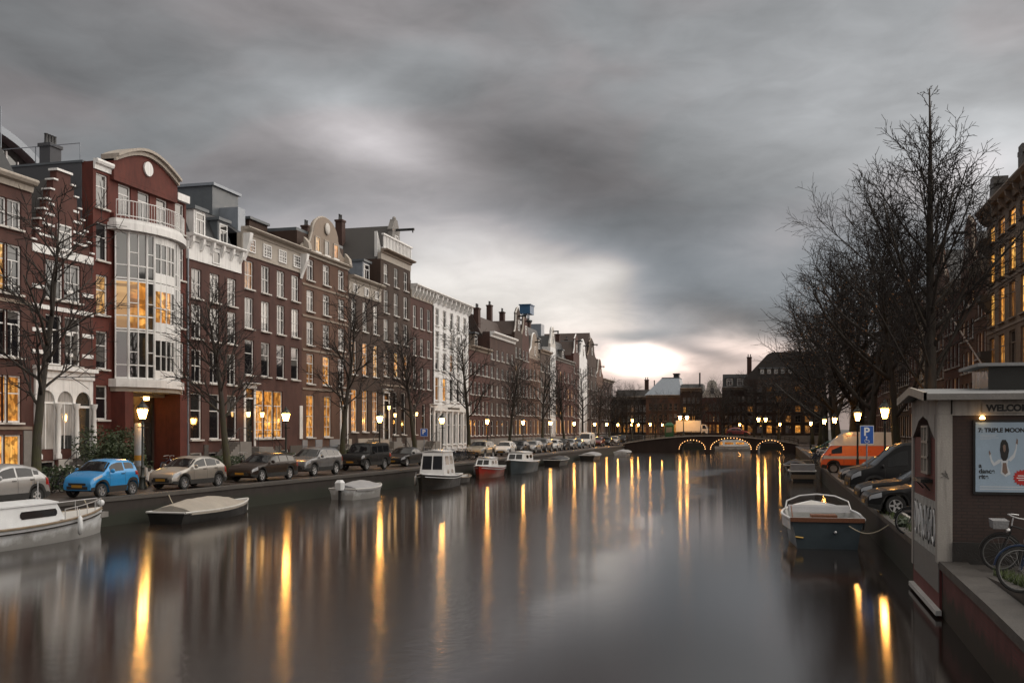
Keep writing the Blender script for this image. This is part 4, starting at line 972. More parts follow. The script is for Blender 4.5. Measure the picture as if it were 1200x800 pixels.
strip('street', LQ, -32.0, lambda x: x - .45, -.004, 'street', 'wet clinker street along the left quay')
strip('street', RQ, lambda x: x + .4, 11.0, -.004, 'street', 'wet clinker street along the right quay')
for nm, x0, x1, lb in (('pavement', -36.6, -32.0, 'raised pavement before the left houses'), ('pavement', 11.0, 15.6, 'raised pavement before the right houses')):
    tag(MB().box(x0, -60, -.3, x1, 190, .12).build(nm, M['pavement']), lb, kind='structure')
tag(MB().box(-80, 190.5, -.3, 60, 208.2, .05).build('street', M['street']), 'cross street beyond the bridge', kind='structure')

def quay(edge, sgn, label, mats=('quay', 'coping')):
    w = MB(); c = MB()
    for k, ((xa, ya), (xb, yb)) in enumerate(zip(edge[:-1], edge[1:])):
        o = .25 * sgn
        w.add([(xa, ya, -3), (xb, yb, -3), (xb, yb, -.12), (xa, ya, -.12), (xa + o, ya, -.12), (xb + o, yb, -.12)], [(0, 1, 2, 3), (3, 2, 5, 4)])
        i = -.06 * sgn; q = .48 * sgn
        P = [(xa + i, ya), (xb + i, yb), (xb + q, yb), (xa + q, ya)]
        c.add([(x, y, -.115) for x, y in P] + [(x, y, .045) for x, y in P], [(4, 5, 6, 7), (0, 1, 5, 4), (3, 2, 6, 7), (0, 1, 2, 3)])
    root = w.build('quay_wall', M[mats[0]], recalc=False); tag(root, label, 'quay wall')
    c.build('coping', M[mats[1]], root, recalc=False)
    return root
quay(LQ, -1, 'long dark brick quay wall with stone coping below the left row of parked cars')
quay([p for p in RQ if p[1] > 22], 1, 'dark brick quay wall with stone coping below the right bank cars')
quay([p for p in RQ if p[1] < 22.3], 1, 'reddish brick quay wall with worn coping between the kiosk and the viewer', ('near_quay', 'coping'))
tag(MB().box(-26, 190, -3, 6, 190.45, .12).build('quay_wall', M['quay']), 'far quay wall closing the water beyond the bridge', 'quay wall')

# ------------------------------------------------------------------ the bridge
BY = 163.0; BW = 6.0
br = empty('arched_bridge', (0, BY, 0), 0, 'low brick bridge with three arches outlined in warm bulbs', 'bridge')
ARCH = [((-14.6, -10.7), .85), ((-9.6, -3.5), 1.2), ((-2.4, 1.5), .85)]
XB0, XB1 = -23.9, 3.9
def deck_z(x):
    t = (x - XB0) / (XB1 - XB0); return .25 + 1.35 * math.sin(math.pi * min(1, max(0, t))) ** .8
SPR = -.45
def soffit(x):
    for (a, c), top in ARCH:
        if a < x < c:
            t = (x - (a + c) / 2) / ((c - a) / 2); return SPR + (top - SPR) * math.sqrt(max(0, 1 - t * t))
    return -3.0
xs = sorted({round(XB0 + (XB1 - XB0) * k / 60, 3) for k in range(61)} | {round(a + (c - a) * k / 16, 3) for (a, c), _ in ARCH for k in range(17)})
b = MB()
for xa, xb in zip(xs[:-1], xs[1:]):
    mid = (xa + xb) / 2
    inside = any(a < mid < c for (a, c), _ in ARCH)
    sa = soffit(xa) if inside and soffit(xa) > -2.9 else (SPR if inside else -3.0); sb = soffit(xb) if inside and soffit(xb) > -2.9 else (SPR if inside else -3.0)
    za, zb = deck_z(xa), deck_z(xb)
    b.add([(xa, 0, sa), (xb, 0, sb), (xb, 0, zb), (xa, 0, za), (xa, BW, sa), (xb, BW, sb), (xb, BW, zb), (xa, BW, za)], [(0, 1, 2, 3), (5, 4, 7, 6), (3, 2, 6, 7)] + ([(0, 4, 5, 1)] if inside else []))
for (a, c), _ in ARCH:
    for x in (a, c): b.add([(x, 0, -3), (x, BW, -3), (x, BW, SPR), (x, 0, SPR)], [(0, 1, 2, 3)])
b.build('masonry', M['br_black'], br, recalc=False)
b = MB(); n = 40; P = [(XB0 + (XB1 - XB0) * k / n) for k in range(n + 1)]
for xa, xb in zip(P[:-1], P[1:]):
    b.add([(xa, -.12, deck_z(xa) - .05), (xb, -.12, deck_z(xb) - .05), (xb, -.12, deck_z(xb) + .14), (xa, -.12, deck_z(xa) + .14), (xa, .3, deck_z(xa) - .05), (xb, .3, deck_z(xb) - .05), (xb, .3, deck_z(xb) + .14), (xa, .3, deck_z(xa) + .14)],
          [(0, 1, 2, 3), (3, 2, 6, 7), (0, 1, 5, 4), (5, 4, 7, 6)])
b.build('deck_edge', M['cream'], br, recalc=False)
for y in (.05, BW - .1):
    b = MB()
    for zz in (.85, .5): b.tube([(x, y, deck_z(x) + zz) for x in P], .035, 4)
    for k in range(0, n + 1): b.tube([(P[k], y, deck_z(P[k]) + .1), (P[k], y, deck_z(P[k]) + .88)], .03 if k % 4 else .07, 4)
    b.build('railing', M['black_iron'], br)
M['bulb'] = glow_mat('string_bulb_glow', (1.0, .50, .18), 7.0, True)
bulb = MB().ball((0, 0, 0), .05, 6, 4).mesh('bulb', M['bulb'])
for (a, c), top in ARCH:
    nb = 21 if c - a > 5 else 14; cx = (a + c) / 2; hw = (c - a) / 2 + .12
    pts = [(cx - math.cos(math.pi * k / (nb - 1)) * hw, -.16, SPR + (top + .12 - SPR) * math.sin(math.pi * k / (nb - 1))) for k in range(nb)]
    st = MB().tube(pts, .02, 4).build('light_string', M['black_iron'], br)
    for p in pts: link('bulb', bulb, st, p)
tag(MB().add([(XB0 - 12, BY, .0), (XB0, BY, .26), (XB0, BY + BW, .26), (XB0 - 12, BY + BW, .0)], [(0, 1, 2, 3)]).add([(XB1 + 8, BY, .0), (XB1, BY, .26), (XB1, BY + BW, .26), (XB1 + 8, BY + BW, .0)], [(0, 1, 2, 3)]).build('road', M['street']), 'ramps leading onto the bridge', kind='structure')
# ------------------------------------------------------------------ trees
def bark(name, c1, c2, moss=None):
    m, nt, b = newmat(name); v = vcoord(nt, False, (3, 3, .6)); f = nz(nt, v, 4, 5, .65); c = mixc(nt, f, c1, c2)
    if moss:
        v2 = vcoord(nt); s = nt.nodes.new('ShaderNodeSeparateXYZ'); nt.links.new(v2, s.inputs[0])
        r = nt.nodes.new('ShaderNodeMapRange'); r.inputs[1].default_value = 4.5; r.inputs[2].default_value = .5; nt.links.new(s.outputs[2], r.inputs[0])
        f2 = nt.nodes.new('ShaderNodeMath'); f2.operation = 'MULTIPLY'; nt.links.new(r.outputs[0], f2.inputs[0]); nt.links.new(nz(nt, v2, 3, 4), f2.inputs[1]); c = mixc(nt, f2.outputs[0], c, moss)
    nt.links.new(c, b.inputs['Base Color']); b.inputs['Roughness'].default_value = .85; bump(nt, b, f, .5, .03); return m
M['bark'] = bark('mossy_bark', (.026, .021, .017), (.05, .041, .033), (.055, .06, .014))
M['twig'] = plain('twig_bark', (.022, .017, .015), .85, .25)
M['dry_leaf'] = plain('dry_brown_leaf', (.16, .070, .022), .8, .35)
def rotv(d, ang, azi):
    u = d.orthogonal().normalized(); w = d.cross(u); a = u * math.cos(azi) + w * math.sin(azi)
    return (d * math.cos(ang) + a * math.sin(ang)).normalized()
def grow_tree(seed, p):
    """p: trunk_h, r, lean, levels = [(count, len, angle_lo, angle_hi, t0, nseg, sides, up)], leaves"""
    rnd = random.Random(seed); tr = MB(); cr = MB(); lf = MB(); tips = []
    def branch(pos, d, L, r, lev, nseg, sides, up, r1):
        pts = [pos]; rad = [r]; dirs = [d]
        for i in range(nseg):
            wob = p['wob'] * (.5 if lev == 0 else 1)
            d = (d + Vector((rnd.gauss(0, wob), rnd.gauss(0, wob), rnd.gauss(0, wob) + up))).normalized()
            pos = pos + d * (L / nseg); pts.append(pos); dirs.append(d); rad.append(r + (r1 - r) * (i + 1) / nseg)
        if lev == 0: rad[0] *= 1.45
        (tr if lev <= p['trunk_lev'] else cr).tube(pts, rad, sides, cap=lev <= 1)
        if lev < len(p['levels']):
            n, l, a0, a1, t0, ns, sd, u2, taper = p['levels'][lev]
            n = max(2, int(round(n * rnd.uniform(.8, 1.2) * min(1, L / (.75 * p['levels'][lev - 1][1]))))) if lev else n
            azi = rnd.uniform(0, 6.28)
            for k in range(n):
                t = t0 + (1 - t0) * ((k + rnd.uniform(.1, .9)) / n); t = min(t, .98)
                f = t * nseg; i = min(int(f), nseg - 1); q = pts[i].lerp(pts[i + 1], f - i); rr = rad[i] + (rad[i + 1] - rad[i]) * (f - i)
                azi += 2.4 + rnd.uniform(-.5, .5)
                dd = rotv(dirs[i], R(rnd.uniform(a0, a1)), azi)
                sh = p.get('shape', lambda lev, t: 1.0)(lev, t)
                ll = l * sh * rnd.uniform(.75, 1.2)
                if lev: ll = min(ll, L * .55)
                rc = max(p['rmin'], min(rr * .75, ll * taper))
                branch(q, dd, ll, rc, lev + 1, ns, sd, u2, max(p['rmin'] * .7, rc * .35))
        else: tips.append(pos)
    branch(Vector((0, 0, -.1)), Vector((p.get('lean', 0), 0, 1)).normalized(), p['trunk_h'], p['r'], 0, 9, 9, .02, p.get('rtop', p['r'] * .3))
    for i in range(p.get('leaves', 0)):
        q = rnd.choice(tips)
        if q.z > p.get('leaf_top', 99): continue
        c = q + Vector((rnd.gauss(0, .25), rnd.gauss(0, .25), rnd.gauss(0, .25))); a = Vector((rnd.gauss(0, 1), rnd.gauss(0, 1), rnd.gauss(0, 1))).normalized() * .07; e = a.orthogonal().normalized() * .05
        lf.add([tuple(c - a), tuple(c + e), tuple(c + a), tuple(c - e)], [(0, 1, 2, 3)])
    return tr, cr, lf
def make_tree(name, seed, p, label, group=None):
    tr, cr, lf = grow_tree(seed, p); t = empty(name, (0, 0, 0), 0, label, 'tree', group)
    tr.build('trunk', M['bark'], t, 'all', recalc=False); cr.build('crown', M['twig'], t, 'all', recalc=False)
    if lf.v: lf.build('leaves', M['dry_leaf'], t, recalc=False)
    return freeze(t)
# young street trees of the left quay
YOUNG = dict(trunk_h=11.5, r=.22, rtop=.03, wob=.07, rmin=.017, trunk_lev=1,
             levels=[(18, 4.1, 38, 62, .30, 6, 6, .045, .022), (8, 1.7, 25, 55, .2, 4, 4, .03, .02), (6, .85, 20, 50, .15, 3, 3, .02, .024)],
             shape=lambda lev, t: (1.15 - .75 * t) if lev == 0 else (1.1 - .4 * t))
YOUNG2 = dict(YOUNG, trunk_h=10.0, levels=[(20, 3.5, 30, 55, .32, 6, 6, .06, .022), (9, 1.6, 25, 55, .15, 4, 4, .03, .02), (6, .85, 20, 50, .15, 3, 3, .02, .024)])
# tall elms of the right quay
ELM = dict(trunk_h=14.0, r=.36, rtop=.05, wob=.08, rmin=.012, trunk_lev=1, leaves=900, leaf_top=12.5,
           levels=[(11, 8.2, 30, 58, .26, 9, 6, .055, .02), (12, 3.1, 25, 58, .15, 5, 4, .03, .014), (8, 1.5, 22, 55, .12, 3, 3, .02, .012), (3, .75, 20, 50, .2, 2, 3, .0, .012)],
           shape=lambda lev, t: (1.15 - .65 * t) if lev == 0 else (1.1 - .45 * t))
ELM_FAR = dict(ELM, rmin=.020, leaves=900, trunk_h=14.5, levels=[(14, 9.0, 36, 64, .20, 9, 6, .055, .02), (12, 3.6, 25, 58, .12, 5, 3, .03, .014), (9, 1.8, 22, 55, .1, 3, 3, .02, .014)])
SPIRE = dict(trunk_h=18.7, r=.36, rtop=.03, wob=.035, rmin=.014, trunk_lev=1, leaves=160, leaf_top=10,
             levels=[(42, 4.9, 30, 50, .22, 7, 5, .06, .014), (9, 1.9, 24, 52, .15, 4, 4, .03, .013), (7, .95, 22, 50, .12, 3, 3, .02, .013), (2, .5, 20, 50, .2, 2, 3, .0, .012)],
             shape=lambda lev, t: (1.25 if t < .42 else max(.10, 1.25 - (t - .40) * 2.35)) if lev == 0 else (1.1 - .4 * t))
GA, GB = 'young bare street trees along the left quay', 'bare elms along the right quay'
ta = make_tree('street_tree', 3, YOUNG, 'leafless young tree with mossy trunk before the stepped gable house, nearest on left bank', GA)
tb = make_tree('street_tree', 8, YOUNG2, 'leafless young tree between the silver hatchback and the dark wagon', GA)
XT = -28.8
ta.location = (XT, at(43, XT), 0); ta.rotation_euler = (0, 0, 1.0)
tb.location = (XT, at(268, XT), 0); tb.rotation_euler = (0, 0, 2.0)
for i, (px, s, base, lb) in enumerate([(398, 1.0, ta, 'leafless young tree behind the dark boxy van, before the bell gable house'), (487, 1.02, tb, 'leafless young tree before the plum house with bracketed cornice'),
        (551, 1.05, ta, 'leafless young tree hiding the seam right of the white house'), (597, 1.0, tb, 'leafless young tree before the house with big end chimney'), (634, 1.0, ta, 'leafless young tree before the grey brick mansard house'),
        (661, 1.02, tb, 'leafless young tree before the wide red brick house with yellow windows'), (683, 1.0, ta, 'leafless young tree before the narrow white gable'), (700, .95, tb, 'leafless young tree before the crested gable near the row end'),
        (716, .95, ta, 'leafless tree at the end of the left row'), (729, .9, tb, 'leafless tree at the left bridge head'), (741, .95, ta, 'leafless tree silhouetted on the glow beside the bridge head')]):
    dup(base, (XT + random.uniform(-.3, .3), at(px, XT), 0), i * 1.7 + .6, lb, GA, scale=s)
ea = make_tree('spire_elm', 21, SPIRE, 'tallest bare tree with a narrow spire top, nearest on the right bank', None)
ea.location = (7.0, at(1090, 7.0), 0)
eb = make_tree('elm', 5, ELM, 'broad bare elm with brown leaf remnants beside the tallest spire tree', GB)
ec = make_tree('elm', 17, dict(ELM, trunk_h=15.0, wob=.09), 'leaning bare elm, second from the tallest spire tree', GB)
XE = 6.8
eb.location = (XE, at(1052, XE), 0); eb.rotation_euler = (0, 0, .5); eb.scale = (.82, .82, .90)
ec.location = (XE, at(1018, XE), 0); ec.rotation_euler = (0, 0, 2.5); ec.scale = (.9, .9, .98)
ed = make_tree('elm', 41, ELM_FAR, 'bare elm between the third and the second from the spire tree', GB); ee = make_tree('elm', 43, dict(ELM_FAR, wob=.1), 'bare elm between the fourth and the fifth from the spire tree', GB)
ed.location = (XE + .6, at(1008, XE + .6), 0); ed.rotation_euler = (0, 0, 1.0); ee.location = (XE + .4, at(978, XE + .4), 0); ee.rotation_euler = (0, 0, 4.0)
for i, (px, s, base, lb) in enumerate([(1000, 1.12, ed, 'bare elm third from the spire tree, its crown hanging over the water'), (984, 1.12, ee, 'bare elm fourth from the spire tree above the orange van'), (971, 1.08, ed, 'bare elm fifth from the spire tree on the right bank'),
        (961, .95, ee, 'bare elm sixth from the spire tree near the bridge'), (953, .95, ed, 'last bare elm before the bridge on the right bank')]):
    dup(base, (XE + random.uniform(-.4, .3), at(px, XE), 0), i * 2.1 + 1.1, lb, GB, scale=s)
GC_ = 'bare trees on the quay beyond the bridge'
for i, (px, s, base, lb) in enumerate([(733, .62, ee, 'bare tree standing against the glow left of the corner house'), (768, .55, ed, 'bare tree before the corner house beyond the bridge'), (815, .6, ee, 'bare tree before the flat roofed house beyond the bridge'),
        (848, .68, ed, 'bare tree between the scrolled gable and the blackened house'), (884, .72, ee, 'bare tree before the very tall dark house'), (912, .75, ed, 'bare tree at the right corner beyond the bridge')]):
    dup(base, ((px - 906) * 195 / K, 195 + random.uniform(-1, 1), 0), i * 1.3, lb, GC_, scale=s)
# evergreen bush by the entrance and low hedges
M['leaf'] = plain('dark_leaf', (.035, .055, .022), .6, .4, 2)
def bush(loc, rx, ry, rz_, n, label, cat='bush', name='bush', seed=1, box=False):
    rnd = random.Random(seed); b = MB(); st = MB(); root = empty(name, loc, 0, label, cat)
    for k in range(9):
        a = rnd.uniform(0, 6.28); st.tube([(0, 0, 0), (math.cos(a) * rx * .4, math.sin(a) * ry * .4, rz_ * .6), (math.cos(a) * rx * .6, math.sin(a) * ry * .6, rz_ * 1.2)], [.03, .02, .01], 4)
    lob = [(rnd.uniform(-.5, .5) * rx, rnd.uniform(-.5, .5) * ry, rnd.uniform(.5, 1.3) * rz_, rnd.uniform(.45, .75)) for _ in range(9)]
    for i in range(n):
        if box: c = Vector((rnd.uniform(-rx, rx), rnd.uniform(-ry, ry), rnd.uniform(.05, 2 * rz_)))
        else:
            lx, ly, lz, s = rnd.choice(lob); d = Vector((rnd.gauss(0, 1), rnd.gauss(0, 1), rnd.gauss(0, 1))).normalized() * rnd.uniform(.6, 1.05)
            c = Vector((lx + d.x * rx * s, ly + d.y * ry * s, max(.05, lz + d.z * rz_ * s)))
        a = Vector((rnd.gauss(0, 1), rnd.gauss(0, 1), rnd.gauss(0, .6))).normalized(); e = a.orthogonal().normalized(); s = rnd.uniform(.05, .10)
        b.add([tuple(c - a * s), tuple(c + e * s * .6), tuple(c + a * s), tuple(c - e * s * .6)], [(0, 1, 2, 3)])
    st.build('stem', M['twig'], root); b.build('foliage', M['leaf'], root, recalc=False); return root
bush((-33.6, at(133, -33.6), .1), 1.5, 2.0, 1.5, 5200, 'round dark evergreen bush before the glazed bay entrance', seed=4)
for i, (px, X, l, h_, lb) in enumerate([(58, -30.4, 2.0, .55, 'low dark hedge around the nearest mossy trunk'), (150, -33.0, 1.4, .5, 'low dark hedge at the red bay entrance'), (262, -30.2, 1.5, .6, 'low hedge by the trunk beside the dark wagon'),
        (330, -33.9, 1.0, .5, 'low planting before the lit four bay house'), (402, -30.2, 1.5, .6, 'low hedge by the trunk behind the dark boxy van')]):
    bush((X, at(px, X), .05), .6, l, h_, 1500, lb, 'hedge', 'hedge', 30 + i, True)
# ------------------------------------------------------------------ street lanterns
def make_lamp():
    r = empty('street_lantern', (0, 0, 0), 0, 'x', 'street lamp')
    MB().lathe([(.19, 0), (.19, .08), (.15, .14), (.13, .5), (.15, .56), (.085, .66), (.075, .95), (.095, 1.0), (.06, 1.08), (.042, 3.0), (.07, 3.04), (.04, 3.1), (.035, 3.22)], 10).build('post', M['lamp_iron'], r, True)
    MB().tube([(-.3, 0, 2.86), (.3, 0, 2.86)], .02, 5).build('ladder_bar', M['lamp_iron'], r, True)
    MB().frustum((-.09, -.09, .09, .09), 3.27, (-.165, -.165, .165, .165), 3.68).build('lamp_glass', M['lamp_glow'], r)
    b = MB()
    for sx in (-1, 1):
        for sy in (-1, 1): b.tube([(sx * .095, sy * .095, 3.24), (sx * .205, sy * .205, 3.74)], .016, 4)
    b.box(-.11, -.11, 3.2, .11, .11, 3.262)
    b.build('lantern_frame', M['lamp_iron'], r)
    MB().lathe([(.29, 3.735), (.27, 3.77), (.15, 3.93), (.09, 3.96), (.09, 4.02), (.04, 4.06), (.02, 4.16)], 8).build('lantern_cap', M['lamp_iron'], r)
    return freeze(r)
M['lamp_iron'] = plain('dark_green_lamp_iron', (.018, .022, .018), .45, .3)
GL = 'lit street lanterns'
lamp = make_lamp(); XL = -28.3
LL = [(167, 'lit street lantern between the blue small car and the silver hatchback'), (335, 'lit street lantern before the lit four bay house'), (445, 'lit street lantern before the tallest balustraded house'), (518, 'lit street lantern before the white painted house'),
      (571, 'lit street lantern just past the white house'), (613, 'lit street lantern before the narrow umber gable by the hoist crane'), (645, 'lit street lantern before the slender cream house'), (673, 'lit street lantern before the narrow plum neck gable'), (697, 'lit street lantern before the crested gable'), (711, 'lit street lantern at the end of the left row'), (724, 'lit street lantern near the left bridge head'), (740, 'lit street lantern at the left bridge head')]
for i, (px, lb) in enumerate(LL):
    if i == 0: lamp.location = (XL, at(px, XL), 0); tag(lamp, lb, None, GL)
    else: dup(lamp, (XL, at(px, XL), 0), random.uniform(-.3, .3), lb, GL)
for px, X, lb in [(1037, 4.9, 'larger lit street lantern behind the black van roof'), (1005, 4.75, 'lit street lantern over the orange van'), (978, 5.0, 'small lit street lantern deep on the right bank'), (966, 5.0, 'tiny lit street lantern near the bridge on the right bank'), (950, 5.0, 'faint lit street lantern at the right bridge head')]:
    dup(lamp, (X, at(px, X), 0), random.uniform(-.3, .3), lb, GL)
for px, Y, lb in [(741, 163.4, 'lit street lantern on the left end of the bridge'), (762, 186, 'lit street lantern past the bridge beside the corner house'), (776, 200, 'small lit street lantern before the corner house'), (914, 190, 'lit street lantern past the bridge on the right'), (867, 200, 'small lit lantern before the blackened house beyond the bridge'), (748, 198, 'small lit lantern far beyond the left bridge head')]:
    x = end_x(px, Y); dup(lamp, (x, Y, .05 if Y > 170 else deck_z(x)), 0, lb, GL)
def twin_lamp(px, label):
    x = end_x(px, BY + .6); z = deck_z(x); r = empty('twin_lantern', (x, BY + .6, z), 0, label, 'street lamp')
    MB().lathe([(.25, 0), (.2, .4), (.1, .6), (.07, 2.6), (.1, 2.7), (.03, 3.0)], 8).tube([(-.55, 0, 2.75), (-.3, 0, 2.55), (.3, 0, 2.55), (.55, 0, 2.75)], .04, 5).build('post', M['lamp_iron'], r, True)
    for s in (-.55, .55):
        MB().frustum((s - .12, -.12, s + .12, .12), 2.8, (s - .23, -.23, s + .23, .23), 3.3).build('lamp_glass', M['lamp_glow'], r)
        MB().lathe([(.33, 3.31), (.15, 3.55), (.03, 3.65)], 8, (s, 0, 0)).build('lantern_cap', M['lamp_iron'], r)
twin_lamp(801, 'twin armed lantern on the bridge above the left lit arch'); twin_lamp(893, 'twin armed lantern on the bridge above the right lit arch')

# ------------------------------------------------------------------ cars
def paint(name, col, metal=.35, rough=.32):
    if max(col) < .02: rough = .55
    m, nt, b = newmat(name); v = vcoord(nt); d = nz(nt, v, 2.5, 5, .6, .3, .75); g = nz(nt, v, 60, 2)
    c = mixc(nt, d, col, mul(col, .72)); c = mixc(nt, g, c, mul(col, .9)); nt.links.new(c, b.inputs['Base Color']); b.inputs['Metallic'].default_value = metal
    r = nt.nodes.new('ShaderNodeMapRange'); r.inputs[3].default_value = rough * .8; r.inputs[4].default_value = rough * 1.4; nt.links.new(d, r.inputs[0]); nt.links.new(r.outputs[0], b.inputs['Roughness'])
    b.inputs['Coat Weight'].default_value = .7 if max(col) > .1 else .12; b.inputs['Specular IOR Level'].default_value = .5 if max(col) > .1 else .25; b.inputs['Coat Roughness'].default_value = .12; return m
PAINT = {k: paint(k + '_car_paint', c, mt) for k, c, mt in [('bright_blue', (.02, .27, .62), .15), ('silver', (.42, .42, .42), .6), ('warm_silver', (.36, .34, .31), .6), ('black', (.007, .007, .008), .0), ('charcoal', (.018, .018, .02), .1), ('brown', (.03, .021, .017), .2),
         ('grey', (.17, .17, .175), .5), ('white', (.66, .66, .65), .0), ('dark_blue', (.015, .03, .07), .3), ('dark_red', (.16, .015, .012), .2), ('orange', (.85, .13, .015), .0), ('green', (.02, .09, .055), .2), ('beige', (.35, .30, .22), .3), ('pale_blue', (.2, .28, .36), .3)]}
M['car_glass'] = plain('tinted_car_glass', (.012, .013, .015), .05, .2); M['rubber'] = plain('tyre_rubber', (.018, .018, .018), .8, .3); M['trim'] = plain('black_trim', (.02, .02, .02), .6, .3)
M['alloy'] = plain('alloy_rim', (.6, .6, .61), .35, .2, metal=.5); M['steel_rim'] = plain('grey_hubcap', (.30, .30, .31), .4, .25, metal=.4)
M['headlight'] = plain('headlight_lens', (.30, .31, .33), .1, .15, spec=.8); M['taillight'] = plain('red_lens', (.25, .01, .008), .2, .2); M['yellow_plate'] = plain('yellow_plate', (.34, .17, .015), .5, .15)
def interp(pl, x):
    if x <= pl[0][0]: return pl[0][1]
    for (a, p), (c, q) in zip(pl[:-1], pl[1:]):
        if x <= c: return p + (q - p) * (x - a) / max(1e-6, c - a)
    return pl[-1][1]
def make_car(name, label, sp, col, cat='car', group=None):
    L, Wd, top, belt = sp['L'], sp['W'], sp['top'], sp['belt']; xf, xr, rw = sp['xf'], sp['xr'], sp['r']; g0 = sp.get('g', .20); arch = rw + .07
    def smooth(pl, x, k=.06): return (interp(pl, x - k) + 2 * interp(pl, x) + interp(pl, x + k)) / 4
    def hw(x):
        a = max(0, 1 - x / .55); c = max(0, 1 - (L - x) / .45); return Wd / 2 * (1 - sp.get('nose', .20) * a * a - sp.get('tail', .12) * c * c)
    def ring(x):
        zt = smooth(top, x); be = min(smooth(belt, x, .03), zt - .035); w = hw(x); cab = zt - be
        zb = g0 + .10 * max(0, 1 - x / .3) + .08 * max(0, 1 - (L - x) / .3)
        for c in (xf, xr):
            d = abs(x - c)
            if d < arch: zb = max(zb, rw + math.sqrt(arch * arch - d * d))
        zb = min(zb, be - .16)
        wt = w - .05 - sp.get('tumble', .30) * min(cab, .75)
        mid = zb + (be - zb) * .55
        return [(0, zb), (w - .16, zb), (w - .025, zb + .03), (w, mid), (w - .008, be - .09), (w - .035, be), (wt + .01, zt - min(.09, cab * .35)), (wt - .10, zt - min(.02, cab * .2)), (0, zt + .012)]
    def surf(x, t, s):
        r_ = ring(x); i = min(int(t), 7); f = t - i; return Vector((L / 2 - x, s * (r_[i][0] + (r_[i + 1][0] - r_[i][0]) * f), r_[i][1] + (r_[i + 1][1] - r_[i][1]) * f))
    N = int(L / .07); xs = [L * i / N for i in range(N + 1)]
    b = MB(); rows = []
    for x in xs:
        r_ = ring(x); pts = [(L / 2 - x, y, z) for y, z in r_] + [(L / 2 - x, -y, z) for y, z in reversed(r_[1:-1])]; rows.append(pts)
    n = len(rows[0]); vs = [p for r_ in rows for p in r_]; fs = []
    for i in range(N):
        for k in range(n): l = (k + 1) % n; fs.append((i * n + k, i * n + l, (i + 1) * n + l, (i + 1) * n + k))
    fs += [tuple(range(n)), tuple(range(N * n, N * n + n))]
    b.add(vs, fs)
    root = empty(name, (0, 0, 0), 0, label, cat, group)
    b.build('body', PAINT[col], root, True)
    def patch(mb, x0, x1, t0, t1, s, off=.007, nx=6, ntt=3):
        P = []
        for i in range(nx + 1):
            for j in range(ntt + 1):
                x = x0 + (x1 - x0) * i / nx; t = t0 + (t1 - t0) * j / ntt; p = surf(x, t, s); e = .02
                n_ = (surf(x + e, t, s) - surf(x - e, t, s)).cross(surf(x, min(t + .05, 8), s) - surf(x, t - .05, s))
                n_ = n_.normalized() if n_.length > 1e-9 else Vector((0, s, 0))
                if n_.dot(Vector((0, p.y, p.z - .5))) < 0: n_ = -n_
                P.append(tuple(p + n_ * off))
        mb.add(P, [(i * (ntt + 1) + j, i * (ntt + 1) + j + 1, (i + 1) * (ntt + 1) + j + 1, (i + 1) * (ntt + 1) + j) for i in range(nx) for j in range(ntt)])
    for a, c, ta_, tb_ in sp['side']:
        for s in (1, -1):
            m_ = MB(); patch(m_, a, c, ta_, tb_, s, .007, 8); m_.build('side_window', M['car_glass'], root, True)
    for nm, key in (('windscreen', 'ws'), ('rear_window', 'rws')):
        if key in sp:
            m_ = MB()
            for s in (1, -1): patch(m_, sp[key][0], sp[key][1], 6.25, 8, s, .008, 6, 4)
            m_.build(nm, M['car_glass'], root, True)
    for s in (1, -1):
        m_ = MB(); hl = sp.get('hl', (.06, .42, 3.6, 4.9)); patch(m_, *hl, s, .012); m_.build('headlight', M['headlight'], root, True)
        m_ = MB(); tl = sp.get('tl', (L - .30, L - .02, 3.3, 4.9)); patch(m_, *tl, s, .012); m_.build('taillight', M['taillight'], root, True)
        m_ = MB(); patch(m_, .02, L - .02, 2.0, 2.55, s, .006, 60, 2)
        m_.build('sill_trim', M['trim'], root, True)
        xm = sp['ws'][0] + .30 if 'mir' not in sp else sp['mir']; p = surf(xm, 5.0, s)
        MB().ball((p.x, p.y + s * .12, p.z + .09), .12, 8, 5, (.55, 1, .75)).build('mirror', PAINT[col] if sp.get('mirp', True) else M['trim'], root, True)
        m_ = MB()
        for x in sp.get('doors', []): patch(m_, x, x + .012, 2.6, 5.0, s, .005, 1, 6)
        if m_.v: m_.build('door_seam', M['trim'], root)
        m_ = MB()
        for x in sp.get('handles', []): p = surf(x, 4.2, s); m_.box(p.x - .09, p.y - .02, p.z - .015, p.x + .09, p.y + .025, p.z + .015)
        if m_.v: m_.build('door_handle', M['trim'], root)
    w0 = hw(0) ; zb = ring(0)[0][1]; zt = ring(0)[-1][1]
    MB().box(L / 2 - .02, -w0 * .62, zb + (zt - zb) * .52, L / 2 + .015, w0 * .62, zb + (zt - zb) * .82).box(L / 2 - .02, -w0 * .75, zb + .03, L / 2 + .012, w0 * .75, zb + .16).build('grille', M['trim'], root)
    MB().box(L / 2 - .01, -.26, zb + (zt - zb) * .30, L / 2 + .03, .26, zb + (zt - zb) * .30 + .11).build('number_plate', M['yellow_plate'], root)
    MB().box(-L / 2 - .03, -.26, ring(L)[0][1] + .25, -L / 2 + .01, .26, ring(L)[0][1] + .36).build('number_plate', M['yellow_plate'], root)
    tyre = MB().lathe([(rw * .66, -.10), (rw * .93, -.105), (rw, -.07), (rw, .07), (rw * .93, .105), (rw * .66, .10), (rw * .66, -.10)], 24, axis='y').mesh('tyre', M['rubber'], True)
    rim = MB().lathe([(rw * .67, -.02), (rw * .67, .085), (rw * .61, .09), (rw * .57, .06)], 20, axis='y'); del rim.f[-2:]; del rim.m[-2:]; rim.lathe([(rw * .60, .02), (rw * .60, .03), (.0005, .03)], 20, axis='y', mi=1 if sp.get('alloy', True) else 0)  # black disc behind alloy spokes stands for the shade inside the wheel
    ns = sp.get('spokes', 5)
